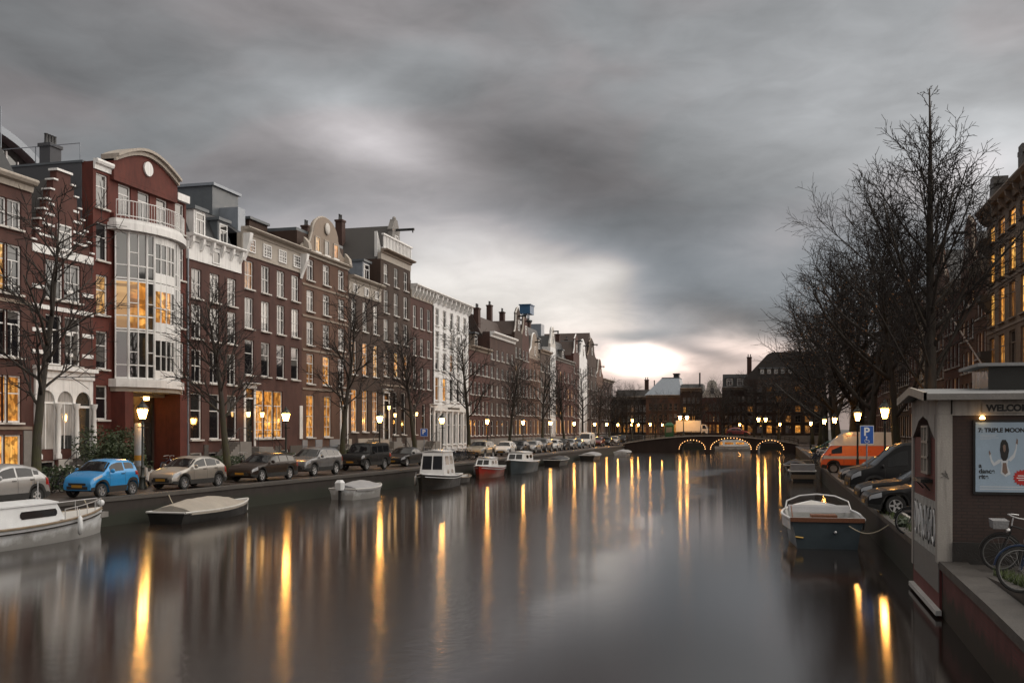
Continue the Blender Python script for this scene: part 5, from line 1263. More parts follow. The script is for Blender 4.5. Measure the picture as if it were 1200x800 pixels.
    for k in range(ns):
        a = 2 * math.pi * k / ns; ca, sa = math.cos(a), math.sin(a); wv = rw * .12
        rim.add([(ca * .03 - sa * wv, .075, sa * .03 + ca * wv), (ca * rw * .62 - sa * wv * .7, .08, sa * rw * .62 + ca * wv * .7), (ca * rw * .62 + sa * wv * .7, .08, sa * rw * .62 - ca * wv * .7), (ca * .03 + sa * wv, .075, sa * .03 - ca * wv),
                 (ca * .03 - sa * wv, .04, sa * .03 + ca * wv), (ca * rw * .62 - sa * wv * .7, .04, sa * rw * .62 + ca * wv * .7), (ca * rw * .62 + sa * wv * .7, .04, sa * rw * .62 - ca * wv * .7), (ca * .03 + sa * wv, .04, sa * .03 - ca * wv)],
                [(0, 1, 2, 3), (0, 1, 5, 4), (2, 3, 7, 6)])
    rimm = rim.mesh('rim', [M['alloy'] if sp.get('alloy', True) else M['steel_rim'], M['trim']], True)
    for x in (xf, xr):
        for s in (1, -1):
            w_ = link('wheel', tyre, root, (L / 2 - x, s * (hw(x) - .125), rw)); q = link('rim', rimm, w_)
            if s < 0: q.rotation_euler = (0, 0, math.pi)
    if sp.get('rails'):
        for s in (1, -1): MB().tube([(L / 2 - x, s * (ring(x)[6][0] - .02), interp(top, x) + .05) for x in sp['rails']], .022, 5).build('roof_rail', M['trim'], root, True)
    return freeze(root)
G5, G6 = 5.12, 5.88
SMART = dict(L=2.72, W=1.66, xf=.52, xr=2.30, r=.29, g=.22, nose=.16, tail=.10, alloy=False, top=[(0, .62), (.05, .80), (.35, .93), (.62, 1.02), (1.15, 1.47), (1.5, 1.55), (2.2, 1.53), (2.5, 1.42), (2.66, 1.02), (2.72, .70)], belt=[(0, .9), (.6, .98), (2.72, 1.06)],
             ws=(.68, 1.14), rws=(2.46, 2.64), side=[(1.0, 1.78, G5, G6), (1.86, 2.36, 5.25, G6)], doors=[.92, 1.82], handles=[1.68], hl=(.12, .5, 4.0, 5.0))
HATCH = dict(L=3.85, W=1.67, xf=.70, xr=3.15, r=.30, g=.20, top=[(0, .55), (.08, .74), (.4, .86), (1.0, .98), (1.65, 1.42), (2.1, 1.52), (2.7, 1.50), (3.3, 1.36), (3.7, 1.0), (3.82, .78), (3.85, .55)], belt=[(0, .82), (1.0, .94), (3.4, 1.02), (3.85, .95)], alloy=False,
             ws=(1.05, 1.62), rws=(3.32, 3.68), side=[(1.45, 2.2, G5, G6), (2.28, 2.98, G5, G6), (3.04, 3.25, 5.3, 5.8)], doors=[1.3, 2.24, 3.0], handles=[2.08, 2.9])
WAGON = dict(L=4.6, W=1.76, xf=.85, xr=3.62, r=.32, g=.20, top=[(0, .52), (.06, .70), (.5, .86), (1.35, .96), (2.0, 1.38), (2.4, 1.47), (3.6, 1.46), (4.1, 1.38), (4.45, 1.0), (4.58, .8), (4.6, .55)], belt=[(0, .82), (1.3, .93), (4.6, .98)], ws=(1.4, 1.98), rws=(4.14, 4.42),
             side=[(1.8, 2.55, G5, G6), (2.63, 3.4, G5, G6), (3.48, 4.08, G5, 5.85)], doors=[1.6, 2.59, 3.45], handles=[2.4, 3.25], rails=[2.3, 3.0, 4.0])
SUV = dict(L=4.4, W=1.84, xf=.85, xr=3.45, r=.35, g=.28, top=[(0, .62), (.05, .86), (.4, 1.02), (1.2, 1.12), (1.85, 1.58), (2.2, 1.68), (3.5, 1.66), (3.95, 1.55), (4.25, 1.12), (4.38, .9), (4.4, .65)], belt=[(0, .98), (1.2, 1.06), (4.4, 1.14)], ws=(1.25, 1.83), rws=(3.98, 4.22),
           side=[(1.68, 2.4, G5, G6), (2.48, 3.2, G5, G6), (3.28, 3.82, G5, 5.8)], doors=[1.5, 2.44, 3.24], handles=[2.28, 3.08], rails=[2.1, 2.9, 3.8])
SEDAN = dict(L=4.5, W=1.78, xf=.85, xr=3.55, r=.32, g=.18, top=[(0, .50), (.06, .68), (.5, .82), (1.4, .92), (2.1, 1.34), (2.5, 1.42), (3.1, 1.38), (3.75, 1.02), (4.3, .98), (4.46, .84), (4.5, .55)], belt=[(0, .80), (1.4, .90), (3.8, .97), (4.5, .90)], ws=(1.45, 2.08), rws=(3.15, 3.72),
             side=[(1.9, 2.6, G5, G6), (2.68, 3.35, G5, 5.82)], doors=[1.66, 2.64, 3.5], handles=[2.45, 3.3])
VAN = dict(L=5.0, W=1.95, xf=.95, xr=3.95, r=.35, g=.26, tumble=.14, top=[(0, .65), (.05, .92), (.35, 1.10), (.9, 1.24), (1.75, 2.05), (2.1, 2.22), (4.7, 2.22), (4.95, 2.12), (5.0, .7)], belt=[(0, 1.0), (.9, 1.16), (5.0, 1.25)], ws=(.95, 1.76), rws=(4.955, 4.99), side=[(1.45, 2.25, G5, 5.75)], doors=[1.35, 2.35, 3.6], handles=[2.2], tl=(4.9, 4.99, 3.4, 5.3), nose=.16, tail=.03)
BOXY = dict(L=4.3, W=1.80, xf=.8, xr=3.4, r=.37, g=.32, tumble=.12, top=[(0, .7), (.04, .98), (.2, 1.08), (1.2, 1.14), (1.55, 1.72), (1.75, 1.84), (4.1, 1.84), (4.27, 1.74), (4.3, .7)], belt=[(0, 1.02), (1.2, 1.10), (4.3, 1.14)], ws=(1.24, 1.55), rws=(4.275, 4.295), side=[(1.6, 2.3, G5, 5.8), (2.4, 3.1, G5, 5.8), (3.2, 4.0, G5, 5.8)], doors=[1.4, 2.35, 3.15], handles=[2.2, 3.0], nose=.06, tail=.03, alloy=False)
CAMPER = dict(L=4.6, W=1.85, xf=.75, xr=3.35, r=.32, g=.26, tumble=.16, top=[(0, .62), (.04, 1.02), (.12, 1.16), (.55, 1.75), (.8, 2.0), (1.3, 2.40), (1.9, 2.48), (4.2, 2.46), (4.55, 2.3), (4.6, .7)], belt=[(0, 1.05), (.2, 1.14), (4.6, 1.16)], ws=(.16, .56), rws=(4.56, 4.59), side=[(.62, 1.25, G5, 5.52)], doors=[1.35, 2.6], handles=[1.2], nose=.08, tail=.03, alloy=False, mir=.55)
GC = 'cars parked along the left quay'
XC = -26.9; HD = R(-90 - 5)
def place(o, px, X=XC, hd=HD, z=0.0): o.location = (X, at(px, X), z); o.rotation_euler = (0, 0, hd + random.uniform(-.03, .03)); return o
place(make_car('parked_car', 'bright blue two seat city car parked on the left quay', SMART, 'bright_blue', group=GC), 119, hd=R(-96))
place(make_car('parked_car', 'silver hatchback cut by the frame edge, only its rear in view', dict(HATCH, alloy=True), 'silver', group=GC), -8, -27.3)
place(make_car('parked_car', 'warm silver five door hatchback parked beside the blue city car', HATCH, 'warm_silver', group=GC), 221, hd=R(-97))
place(make_car('parked_car', 'dark brown estate car parked before the lit four bay house', WAGON, 'brown', group=GC), 309)
place(make_car('parked_car', 'bronze grey off-roader with roof rails beside the brown estate', SUV, 'grey', group=GC), 367)
place(make_car('parked_car', 'black boxy off-roader with upright sides', BOXY, 'black', group=GC), 428)
place(make_car('parked_car', 'black saloon parked beside the boxy off-roader', SEDAN, 'charcoal', group=GC), 474)
# smaller and smaller along the quay: copies of low-cost cars
far = {}
def far_car(sp, col, px, lb, X=XC, hd=R(-90), nm='parked_car'):
    key = (id(sp), col)
    if key not in far: far[key] = o = make_car(nm, lb, sp, col, group=GC)
    else: o = dup(far[key], (0, 0, 0), 0, lb, GC)
    return place(o, px, X, hd)
far_car(SUV, 'beige', 563, 'beige off-roader behind the boats, parked just past the white house'); far_car(HATCH, 'white', 592, 'white hatchback parked beside the beige off-roader')
far_car(HATCH, 'charcoal', 608, 'dark hatchback parked beyond the white hatchback'); far_car(WAGON, 'silver', 623, 'silver estate parked in the middle of the far row'); far_car(SUV, 'grey', 635, 'grey off-roader in the middle of the far row')
far_car(WAGON, 'white', 648, 'white estate in the middle of the far row'); far_car(HATCH, 'black', 658, 'black hatchback between white cars in the far row'); far_car(SEDAN, 'silver', 667, 'silver saloon before the narrow gables'); far_car(SEDAN, 'pale_blue', 676, 'pale blue saloon before the narrow gables')
far_car(VAN, 'white', 687, 'white delivery van in the far row', hd=R(-90)); far_car(HATCH, 'dark_red', 701, 'dark red hatchback near the row end'); far_car(SEDAN, 'charcoal', 711, 'charcoal saloon near the row end'); far_car(HATCH, 'silver', 720, 'silver hatchback last but one before the bridge'); far_car(SUV, 'black', 729, 'black off-roader last before the bridge')
# right bank: noses toward the water
GR = 'cars parked nose to the water on the right bank'
def right_car(sp, col, nose_x, Y, lb, hd=180, cat='car', nm='parked_car', **k):
    o = make_car(nm, lb, dict(sp, **k), col, cat, GR); o.rotation_euler = (0, 0, R(hd)); o.location = (nose_x + sp['L'] / 2, Y, 0); return o
right_car(SEDAN, 'black', 2.9, 35.0, 'black car with silver five spoke wheel nearest the kiosk', 184); right_car(SEDAN, 'black', 3.0, 39.3, 'black saloon parked between the nearest black car and the black panel van', 184)
right_car(VAN, 'black', 3.0, 44.2, 'tall black panel van parked nose to the water', 184, 'van', 'parked_van'); right_car(HATCH, 'charcoal', 3.2, 52.3, 'small charcoal car between the black and the orange van', 182)
cv_ = right_car(CAMPER, 'orange', 2.9, 66.0, 'orange camper van with white high roof and white waistband', 180, 'van', 'camper_van')
# white roof and belt of the camper
def camper_white(root, sp):
    L = sp['L']; b = MB()
    prof = [(x, z + .07) for x, z in [(.50, 1.78), (.8, 2.05), (1.3, 2.45), (1.9, 2.53), (4.2, 2.51), (4.56, 2.35)]]
    for (xa, za), (xb, zb) in zip(prof[:-1], prof[1:]):
        wa = .80 if xa > .6 else .70
        b.add([(L / 2 - xa, -.84, min(za - .02, 1.74)), (L / 2 - xb, -.84, 1.74), (L / 2 - xb, -.74, zb), (L / 2 - xa, -.74, za), (L / 2 - xa, .84, min(za - .02, 1.74)), (L / 2 - xb, .84, 1.74), (L / 2 - xb, .74, zb), (L / 2 - xa, .74, za)],
              [(0, 1, 2, 3), (3, 2, 6, 7), (7, 6, 5, 4)])
    b.build('high_roof', PAINT['white'], root, recalc=False)
    for s in (1, -1): MB().box(-L / 2 + .02, s * .925 - .012, .92, L / 2 - .15, s * .925 + .012, 1.10).build('waistband', PAINT['white'], root)
camper_white(cv_, CAMPER)
for i, (Y, sp, col, lb) in enumerate([(76, HATCH, 'grey', 'grey hatchback far on the right bank behind the orange camper'), (90, WAGON, 'black', 'black estate far on the right bank'), (97, SUV, 'dark_blue', 'dark blue off-roader far on the right bank'), (112, HATCH, 'green', 'green hatchback near the bridge on the right bank')]): right_car(sp, col, 3.9, Y, lb)
# on the bridge
def box_truck(px0, px1, label):
    Y = BY + 3.7; x0, x1 = end_x(px0, Y), end_x(px1, Y); z = deck_z((x0 + x1) / 2) + .02; r = empty('box_truck', (x0, Y, z), 0, label, 'truck'); W = x1 - x0
    MB().box(0, 0, .7, W * .78, 2.0, 2.6).build('cargo_box', PAINT['white'], r); MB().prism([(W * .80, .45), (W, .45), (W, 1.2), (W * .93, 1.9), (W * .80, 1.95)], .1, 1.9).build('cab', PAINT['white'], r)
    MB().prism([(W * .84, 1.2), (W * .975, 1.2), (W * .92, 1.8), (W * .84, 1.8)], .09, .098).build('cab_window', M['car_glass'], r); MB().box(.1, .2, .45, W * .8, 1.8, .69).build('chassis', M['trim'], r)
    ty = MB().lathe([(.1, -.12), (.36, -.12), (.38, 0), (.36, .12), (.1, .12)], 14, axis='y').mesh('wheel', M['rubber'], True)
    for x in (W * .18, W * .88):
        for y in (.15, 1.85): link('wheel', ty, r, (x, y, .38))
box_truck(792, 829, 'white box truck crossing the bridge')
Yk = BY + 3.2; x0 = end_x(779, Yk); kg = empty('flower_kiosk', (x0, Yk, deck_z(x0)), 0, 'small green kiosk on the left part of the bridge', 'kiosk')
MB().box(0, 0, 0, 1.4, 1.3, 2.1).build('body', PAINT['green'], kg); MB().frustum((-.15, -.15, 1.55, 1.45), 2.103, (.4, .4, 1.0, .9), 2.6).build('roof', PAINT['green'], kg); MB().box(.2, -.02, .9, 1.2, -.003, 1.8).build('shutter', M['lead'], kg)
far_car(HATCH, 'dark_red', 701, 'red hatchback driving over the bridge'); bpy.context.view_layer.update()  # added red car, standing in for a red light on the bridge
rc = [o for o in C.objects if o.get('label') == 'red hatchback driving over the bridge'][0]; xx = end_x(865, BY + 2); rc.location = (xx, BY + 2.2, deck_z(xx)); rc.rotation_euler = (0, 0, 0)
# ------------------------------------------------------------------ boats
def wood(name, c): 
    m, nt, b = newmat(name); v = vcoord(nt, False, (1.2, 9, 9)); f = nz(nt, v, 3, 5, .6); nt.links.new(mixc(nt, f, mul(c, .55), c), b.inputs['Base Color']); b.inputs['Roughness'].default_value = .5; bump(nt, b, f, .2, .01); return m
M['mahogany'] = wood('mahogany', (.20, .075, .035)); M['teak'] = wood('weathered_teak', (.24, .18, .12))
M['hull_white'] = plain('white_hull_paint', (.66, .68, .70), .35, .18, 1.2); M['hull_navy'] = plain('dark_teal_hull_paint', (.05, .068, .08), .35, .3, 1.5); M['hull_red'] = plain('red_hull_paint', (.33, .03, .022), .35, .25); M['hull_black'] = plain('black_hull_paint', (.011, .010, .009), .4, .3)
for k_ in ('hull_white', 'hull_red'): tide(M[k_], .36, (.10, .085, .06), .6)
M['canvas'] = plain('beige_canvas', (.33, .30, .26), .9, .25, 2, bmp=.4); M['canvas_grey'] = plain('grey_canvas', (.30, .30, .31), .85, .25, 2, bmp=.4); M['deck'] = plain('pale_deck', (.52, .51, .49), .6, .15); M['boat_int'] = plain('white_boat_inside', (.55, .55, .54), .5, .2)
M['rope'] = plain('rope', (.40, .35, .26), .9, .2)
def hull_fn(L, B, sh0, sh1, full=2.3, stern=.86):
    """x from stern (-L/2) to bow (L/2): half beam and sheer height above the water"""
    def hb(t): return B / 2 * ((stern + (1 - stern) * min(1, t / .35)) if t < .35 else max(.0, 1 - ((t - .35) / .65) ** full))
    def sh(t): return sh0 + (sh1 - sh0) * max(0, (t - .2) / .8) ** 1.8 + .05 * (1 - t) ** 2
    return hb, sh
def make_boat(label, L, B, sh0, sh1, hull_m, rail_m, in_m, full=2.3, stern=.86, floor=.12, deck_from=None, stripe=None, name='moored_boat', group=None):
    hb, sh = hull_fn(L, B, sh0, sh1, full, stern); N = 26; root = empty(name, (0, 0, WZ), 0, label, 'boat', group)
    def sec(t): return L * (t - .5), hb(t), sh(t)
    rows = []; 
    for i in range(N + 1):
        t = i / N; x, w, s = sec(t); rk = .10 * max(0, (t - .8) / .2); flare = .80 + .02 * (1 - t)
        half = [(x - rk * 2.0, 0, -.35 + .3 * max(0, (t - .75) / .25) ** 2), (x - rk * 2, w * flare * .75, -.28), (x - rk, w * flare, .02), (x - rk * .3, w * (flare + .06 * 1), s * .5), (x, w, s)]
        rows.append(half + [(p[0], -p[1], p[2]) for p in reversed(half[1:])])
    n = len(rows[0]); b = MB(); vs = [p for r_ in rows for p in r_]
    fs = [(i * n + k, i * n + k + 1, (i + 1) * n + k + 1, (i + 1) * n + k) for i in range(N) for k in range(n) if k + 1 < n and k != n // 2 - 0 or False]
    fs = []
    for i in range(N):
        for k in range(n):
            l = (k + 1) % n
            if k == 4: continue      # open at the sheer: right gunwale to left gunwale
            fs.append((i * n + k, i * n + l, (i + 1) * n + l, (i + 1) * n + k))
    fs.append(tuple(range(n))); b.add(vs, fs)
    b.build('hull', hull_m, root, True)
    # rubbing strake / gunwale
    pts = [(sec(i / N)[0], sec(i / N)[1] + .01, sec(i / N)[2]) for i in range(N + 1)]; g = MB().tube(pts + [(p[0], -p[1], p[2]) for p in reversed(pts[:-1])], .045, 6)
    x, w, s = sec(0); g.tube([(x, w, s), (x, -w, s)], .045, 6); g.build('gunwale', rail_m, root, True)
    if stripe:
        m_ = MB()
        for sgn in (1, -1): m_.tube([(sec(i / N)[0], sgn * (sec(i / N)[1] * .985 + .012), sec(i / N)[2] - .16) for i in range(N)], .03, 4)
        m_.build('strake', stripe, root, True)
    # inside: ceiling, floor and decks
    b = MB(); df = deck_from if deck_from is not None else 1.0; rows = []
    K_ = 20
    for i in range(K_ + 1):
        t = .01 + (df - .012) * i / K_; x, w, s = sec(t); w2 = max(.002, w - .05); rows.append([(x, w2, s - .01), (x, w2 * .86, max(floor, s * .3)), (x, w2 * .7, floor), (x, 0, floor - .02), (x, -w2 * .7, floor), (x, -w2 * .86, max(floor, s * .3)), (x, -w2, s - .01)])
    b.add([p for r_ in rows for p in r_], [(i * 7 + k, i * 7 + k + 1, (i + 1) * 7 + k + 1, (i + 1) * 7 + k) for i in range(K_) for k in range(6)] + [tuple(range(7)), tuple(range(K_ * 7, K_ * 7 + 7))])
    b.build('inside', in_m, root, recalc=False)
    if deck_from is not None:
        b = MB(); rows = []
        for i in range(13):
            t = df + (1 - df) * i / 12; x, w, s = sec(t); rows.append([(x, w - .0, s + .005), (x, w * .5, s + .04), (x, 0, s + .055), (x, -w * .5, s + .04), (x, -w, s + .005)])
        b.add([p for r_ in rows for p in r_], [(i * 5 + k, i * 5 + k + 1, (i + 1) * 5 + k + 1, (i + 1) * 5 + k) for i in range(12) for k in range(4)]); b.build('foredeck', M['deck'], root, True, recalc=False)
    return root, sec
def cabin(root, x0, x1, w0, w1, z0, z1, mat, wins=(), front=.35, back=.1, roof_m=None, wmat='car_glass', name='cabin', camber=.08):
    """a coach roof: sloped ends, leaning sides, cambered top; wins = (xa, xb, za, zb) on both sides"""
    s_ = .10 * (z1 - z0); b = MB()
    A = [(x0, -w0 / 2), (x1, -w1 / 2), (x1, w1 / 2), (x0, w0 / 2)]; T = [(x0 + back, -w0 / 2 + s_), (x1 - front, -w1 / 2 + s_), (x1 - front, w1 / 2 - s_), (x0 + back, w0 / 2 - s_)]
    b.add([(x, y, z0) for x, y in A] + [(x, y, z1) for x, y in T], [(0, 1, 5, 4), (1, 2, 6, 5), (2, 3, 7, 6), (3, 0, 4, 7), (4, 5, 6, 7)]); c = b.build(name, mat, root)
    r = MB(); e = .05
    P = lambda k, f: (T[0][0] - e + (T[1][0] + e * 2 - T[0][0] + 0) * k, ((T[0][1] - e) + ((T[1][1] - T[0][1])) * k) * f, z1 + .004 + camber * (1 - f * f))
    r.add([P(k, f) for k in (0, 1) for f in (-1, -.5, 0, .5, 1)] + [(p[0], p[1], p[2] + .045) for p in [P(k, f) for k in (0, 1) for f in (-1, -.5, 0, .5, 1)]],
          [(k, k + 1, k + 6, k + 5) for k in range(4)] + [(10 + k, 11 + k, 16 + k, 15 + k) for k in range(4)] + [(k, k + 1, 11 + k, 10 + k) for k in range(4)] + [(5 + k, 6 + k, 16 + k, 15 + k) for k in range(4)] + [(0, 5, 15, 10), (4, 9, 19, 14)])
    r.build('cabin_roof', roof_m or mat, c, True)
    for xa, xb, za, zb in wins:
        for sg in (1, -1):
            def q(x, z):
                f = (z - z0) / (z1 - z0); w = (w0 + (w1 - w0) * (x - x0) / (x1 - x0)) / 2 - s_ * f; return (x, sg * (w + .012), z)
            r_ = min(.08, (zb - za) * .3)
            m_ = MB().add([q(xa + r_, za), q(xb - r_, za), q(xb, za + r_), q(xb, zb - r_), q(xb - r_, zb), q(xa + r_, zb), q(xa, zb - r_), q(xa, za + r_)], [tuple(range(8))]); m_.build('cabin_window', M[wmat], c, recalc=False)
    for x_, w_, sl, sg in ((x1, w1, front, 1), (x0, w0, back, -1)):
        for y0_, y1_ in ((-w_ * .40, -.04), (.04, w_ * .40)):
            f0, f1 = .3, .85
            xa = x_ - sg * sl * f0 + sg * .012; xb = x_ - sg * sl * f1 + sg * .012
            MB().add([(xa, y0_, z0 + (z1 - z0) * f0), (xa, y1_, z0 + (z1 - z0) * f0), (xb, y1_ * .95, z0 + (z1 - z0) * f1), (xb, y0_ * .95, z0 + (z1 - z0) * f1)], [(0, 1, 2, 3)]).build('cabin_window', M[wmat], c, recalc=False)
    return c
def fender(root, x, y, z): MB().lathe([(.03, .35), (.08, .28), (.09, 0), (.08, -.25), (.03, -.32)], 8, (x, y, z)).tube([(x, y, z + .33), (x, y * .97, z + .6)], .012, 4).build('fender', M['hull_white'], root, True)
def put(root, px, X, hd): root.location = (X, at(px, X), WZ); root.rotation_euler = (0, 0, hd)
LH = R(90)                  # bow pointing away along the canal
# large white cabin cruiser at the left edge
r, sec = make_boat('long white cabin cruiser with low coach roof, lower left on the water', 8.6, 2.4, .66, .92, M['hull_white'], M['teak'], M['boat_int'], 2.6, .8, .25, .62, M['hull_black'])
cabin(r, -2.0, 1.4, 1.8, 1.6, .62, 1.34, M['hull_white'], [(-.9, .9, .92, 1.17)], .45, .15, M['hull_white'])
b = MB()
for k in range(5):
    t = .62 + .36 * k / 4
    for s in (1, -1): x, w, z = sec(t); b.tube([(x, s * w * .93, z), (x, s * w * .93, z + .38)], .016, 4)
for s in (1, -1): b.tube([(sec(.62 + .36 * k / 8)[0], s * sec(.62 + .36 * k / 8)[1] * .93, sec(.62 + .36 * k / 8)[2] + .38) for k in range(9)], .018, 4)
b.build('pulpit_rail', M['alloy'], r, True); MB().ball((4.25, 0, 1.1), .13, 8, 5).build('bow_fender', M['hull_white'], r, True); fender(r, 1.6, -1.16, .5)
MB().box(4.1, -.1, .55, 4.55, .1, .75).build('bow_roller', M['grey_stone'], r)
MB().tube([(.9, 0, 1.5), (.9, 0, 2.1)], .02, 4).build('mast_stub', M['alloy'], r); MB().box(-4.0, -.85, .75, -2.05, .85, .80).build('aft_deck', M['deck'], r)
put(r, 22, -24.6, LH)
# tarpaulin covered sloop
def tarp_boat(label, L, B, hull, canvas, peak=.5, px=0, X=-24.6, hd=LH, sh0=.55, sh1=.8, t0=.06, t1=.9):
    r, sec = make_boat(label, L, B, sh0, sh1, hull, M['deck'], M['boat_int'], 2.2, .85, .1); b = MB(); N = 14; rows = []
    for i in range(N + 1):
        t = t0 + (t1 - t0) * i / N; x, w, s = sec(t); h_ = peak * max(0, math.sin(math.pi * min(1, .12 + .95 * i / N))) ** .7 + random.uniform(-.03, .03)
        rows.append([(x, w * 1.015 + .03, s - .10), (x, w * 1.02 + .03, s + .02), (x, w * .6, s + h_ * .62), (x, w * .06, s + h_), (x, -w * .06, s + h_), (x, -w * .6, s + h_ * .62), (x, -w * 1.02 - .03, s + .02), (x, -w * 1.015 - .03, s - .10)])
    b.add([p for q in rows for p in q], [(i * 8 + k, i * 8 + k + 1, (i + 1) * 8 + k + 1, (i + 1) * 8 + k) for i in range(N) for k in range(7)] + [tuple(range(8)), tuple(range(N * 8, N * 8 + 8))]); b.build('tarpaulin', canvas, r, True)
    put(r, px, X, hd); return r
r = tarp_boat('open sloop under a beige tarpaulin by the left quay below the silver hatchback', 6.6, 2.1, M['hull_black'], M['canvas'], .5, 246, -24.0, LH, .42, .62); 
r = tarp_boat('white dinghy under a pale grey cover with a white outboard', 4.4, 1.9, M['hull_white'], M['canvas_grey'], .42, 424, -22.6, R(84), .55, .7, .03, .93)
ob = MB().frustum((-2.62, -.16, -2.2, .16), .55, (-2.66, -.18, -2.2, .18), .95).frustum((-2.66, -.18, -2.2, .18), .952, (-2.55, -.1, -2.28, .1), 1.1); ob.build('outboard_motor', M['hull_white'], r); MB().box(-2.5, -.06, -.3, -2.36, .06, .548).build('outboard_leg', M['trim'], r)
# white wheelhouse boat with dark hull
r, sec = make_boat('dark hulled boat with white upright wheelhouse by the left quay', 6.6, 2.4, .75, 1.05, M['hull_black'], M['hull_white'], M['boat_int'], 2.2, .88, .2, .5, M['hull_white'])
cabin(r, -1.8, .9, 1.85, 1.7, .75, 2.35, M['hull_white'], [(-1.5, -.75, 1.55, 2.1), (-.55, .3, 1.55, 2.1), (-1.4, -.9, .95, 1.2), (-.4, .1, .95, 1.2)], .35, .12); put(r, 510, -21.6, R(-86)); fender(r, .5, -1.2, .45)
# small dark tender, red cabin boat, navy cabin boat
r, sec = make_boat('small dark open tender between the wheelhouse boat and the red boat', 3.4, 1.5, .35, .5, M['hull_black'], M['teak'], M['boat_int'], 2.2, .85, .1); put(r, 540, -22.2, R(88)); MB().box(-.2, -.65, .3, .1, .65, .36).box(-1.2, -.6, .3, -.9, .6, .36).build('thwart', M['teak'], r)
r, sec = make_boat('red hulled boat with low white cabin', 6.0, 2.2, .75, 1.0, M['hull_red'], M['hull_white'], M['boat_int'], 2.2, .86, .2, .42, M['hull_white'])
cabin(r, -.6, 1.9, 1.6, 1.2, .85, 1.5, M['hull_white'], [(-.3, .35, 1.08, 1.34), (.5, 1.1, 1.08, 1.34)], .6, .1); put(r, 571, -22.4, R(-86)); fender(r, -.2, -1.1, .45)
r, sec = make_boat('navy hulled boat with pale cabin near the middle of the left quay', 8.0, 2.6, .9, 1.2, M['hull_navy'], M['hull_white'], M['boat_int'], 2.2, .86, .2, .42)
cabin(r, -1.6, 2.2, 1.9, 1.5, 1.0, 1.75, M['hull_white'], [(-1.2, -.3, 1.25, 1.55), (.1, .9, 1.25, 1.55)], .6, .1); put(r, 609, -22.0, R(-87))
tarp_boat('low dark covered sloop beyond the navy boat', 7.0, 2.2, M['hull_black'], M['slate'], .4, 655, -22.4, R(90)); tarp_boat('dark covered boat far along the left quay', 7.5, 2.3, M['hull_black'], M['canvas_grey'], .4, 694, -22.2, R(90))
tarp_boat('pale boat moored at the far end of the left quay', 7.0, 2.2, M['hull_white'], M['canvas_grey'], .35, 731, -20.6, R(90))
# the near right boat: stern to us
r, sec = make_boat('white open boat with dark teal transom and mahogany trim below the right quay', 5.6, 2.55, .92, 1.15, M['hull_navy'], M['hull_white'], M['boat_int'], 2.4, .90, .25, .66)
b = MB(); N = 22
for s in (1, -1):       # white upper strake outside
    P = [(sec(i / N), i / N) for i in range(N)]
    for (p, t), (q, u) in zip(P[:-1], P[1:]): b.add([(p[0], s * (p[1] + .014), p[2] - .0), (q[0], s * (q[1] + .014), q[2]), (q[0], s * (q[1] * .985 + .016), q[2] - .36), (p[0], s * (p[1] * .985 + .016), p[2] - .36)], [(0, 1, 2, 3)])
b.build('white_strake', M['hull_white'], r, True, recalc=False)
x, w, s = sec(0); MB().box(x - .05, -w - .01, s - .10, x + .03, w + .01, s + .04).build('transom_cap', M['mahogany'], r)
MB().box(x + .9, -.42, .3, x + 1.5, .42, 1.02).build('engine_box', M['mahogany'], r); MB().box(x + .25, -1.0, .5, x + .6, 1.0, .56).box(x + 1.9, -1.05, .55, x + 2.2, 1.05, .61).build('bench', M['boat_int'], r)
MB().box(x + .3, -.98, .57, x + .62, -.35, .70).build('cushion', M['canvas'], r)
MB().box(x + .6, -1.12, .74, x + 2.6, -.95, .80).box(x + .6, .95, .74, x + 2.6, 1.12, .80).build('side_bench', M['deck'], r)
hoop = [(x + 3.1, -1.12, 1.02), (x + 3.3, -1.05, 1.32), (x + 3.4, -.6, 1.5), (x + 3.42, 0, 1.56), (x + 3.4, .6, 1.5), (x + 3.3, 1.05, 1.32), (x + 3.1, 1.12, 1.02)]
ws = MB().tube(hoop, .03, 6).build('windscreen_frame', M['alloy'], r, True)
MB().prism([(x + 2.55, .98), (x + 2.75, 1.16), (x + 3.1, 1.2), (x + 3.25, 1.0)], -1.02, 1.02).build('dashboard', M['canvas_grey'], r)
MB().ball((x - .05, -.25, .55), .05).build('stern_eye', M['alloy'], r, True); MB().tube([(x - .03, .75, .35), (x - .03, 1.0, .38)], .03, 5).build('exhaust', M['brass'], r)
MB().tube([(x + 1.2, 1.0, .9), (x + 1.9, 1.0, 1.25)], .02, 5).build('tiller', M['mahogany'], r)
DR = dep(0, 1); r.location = (1.55, 36.6, WZ); r.rotation_euler = (0, 0, R(93))
# further right boats
r, sec = make_boat('small white boat with grey folded covers beyond the teal boat', 5.2, 2.0, .7, .9, M['hull_black'], M['deck'], M['boat_int'], 2.3, .88, .2)
x, w, s = sec(0); MB().box(x + .3, -.85, .7, x + 1.7, .85, 1.25).build('cover', M['canvas_grey'], r); MB().tube([(x + 1.8, -.9, .8), (x + 2.0, -.8, 1.5), (x + 2.0, .8, 1.5), (x + 1.8, .9, .8)], .04, 5).build('hood_frame', M['teak'], r, True); MB().box(x - .06, -.9, .2, x - .02, .9, .5).build('stern_board', M['teak'], r)
r.location = (2.1, 79, WZ); r.rotation_euler = (0, 0, R(91))
tarp_boat('dark covered boat by the right quay near the bridge', 6.0, 2.1, M['hull_black'], M['slate'], .5, 934, 2.2, R(90)).location = (2.0, 96, WZ)
r, sec = make_boat('lit little tour boat seen under the middle bridge arch', 8, 2.6, .7, .9, M['hull_white'], M['teak'], M['boat_int'], 2.2, .86, .2, .8)
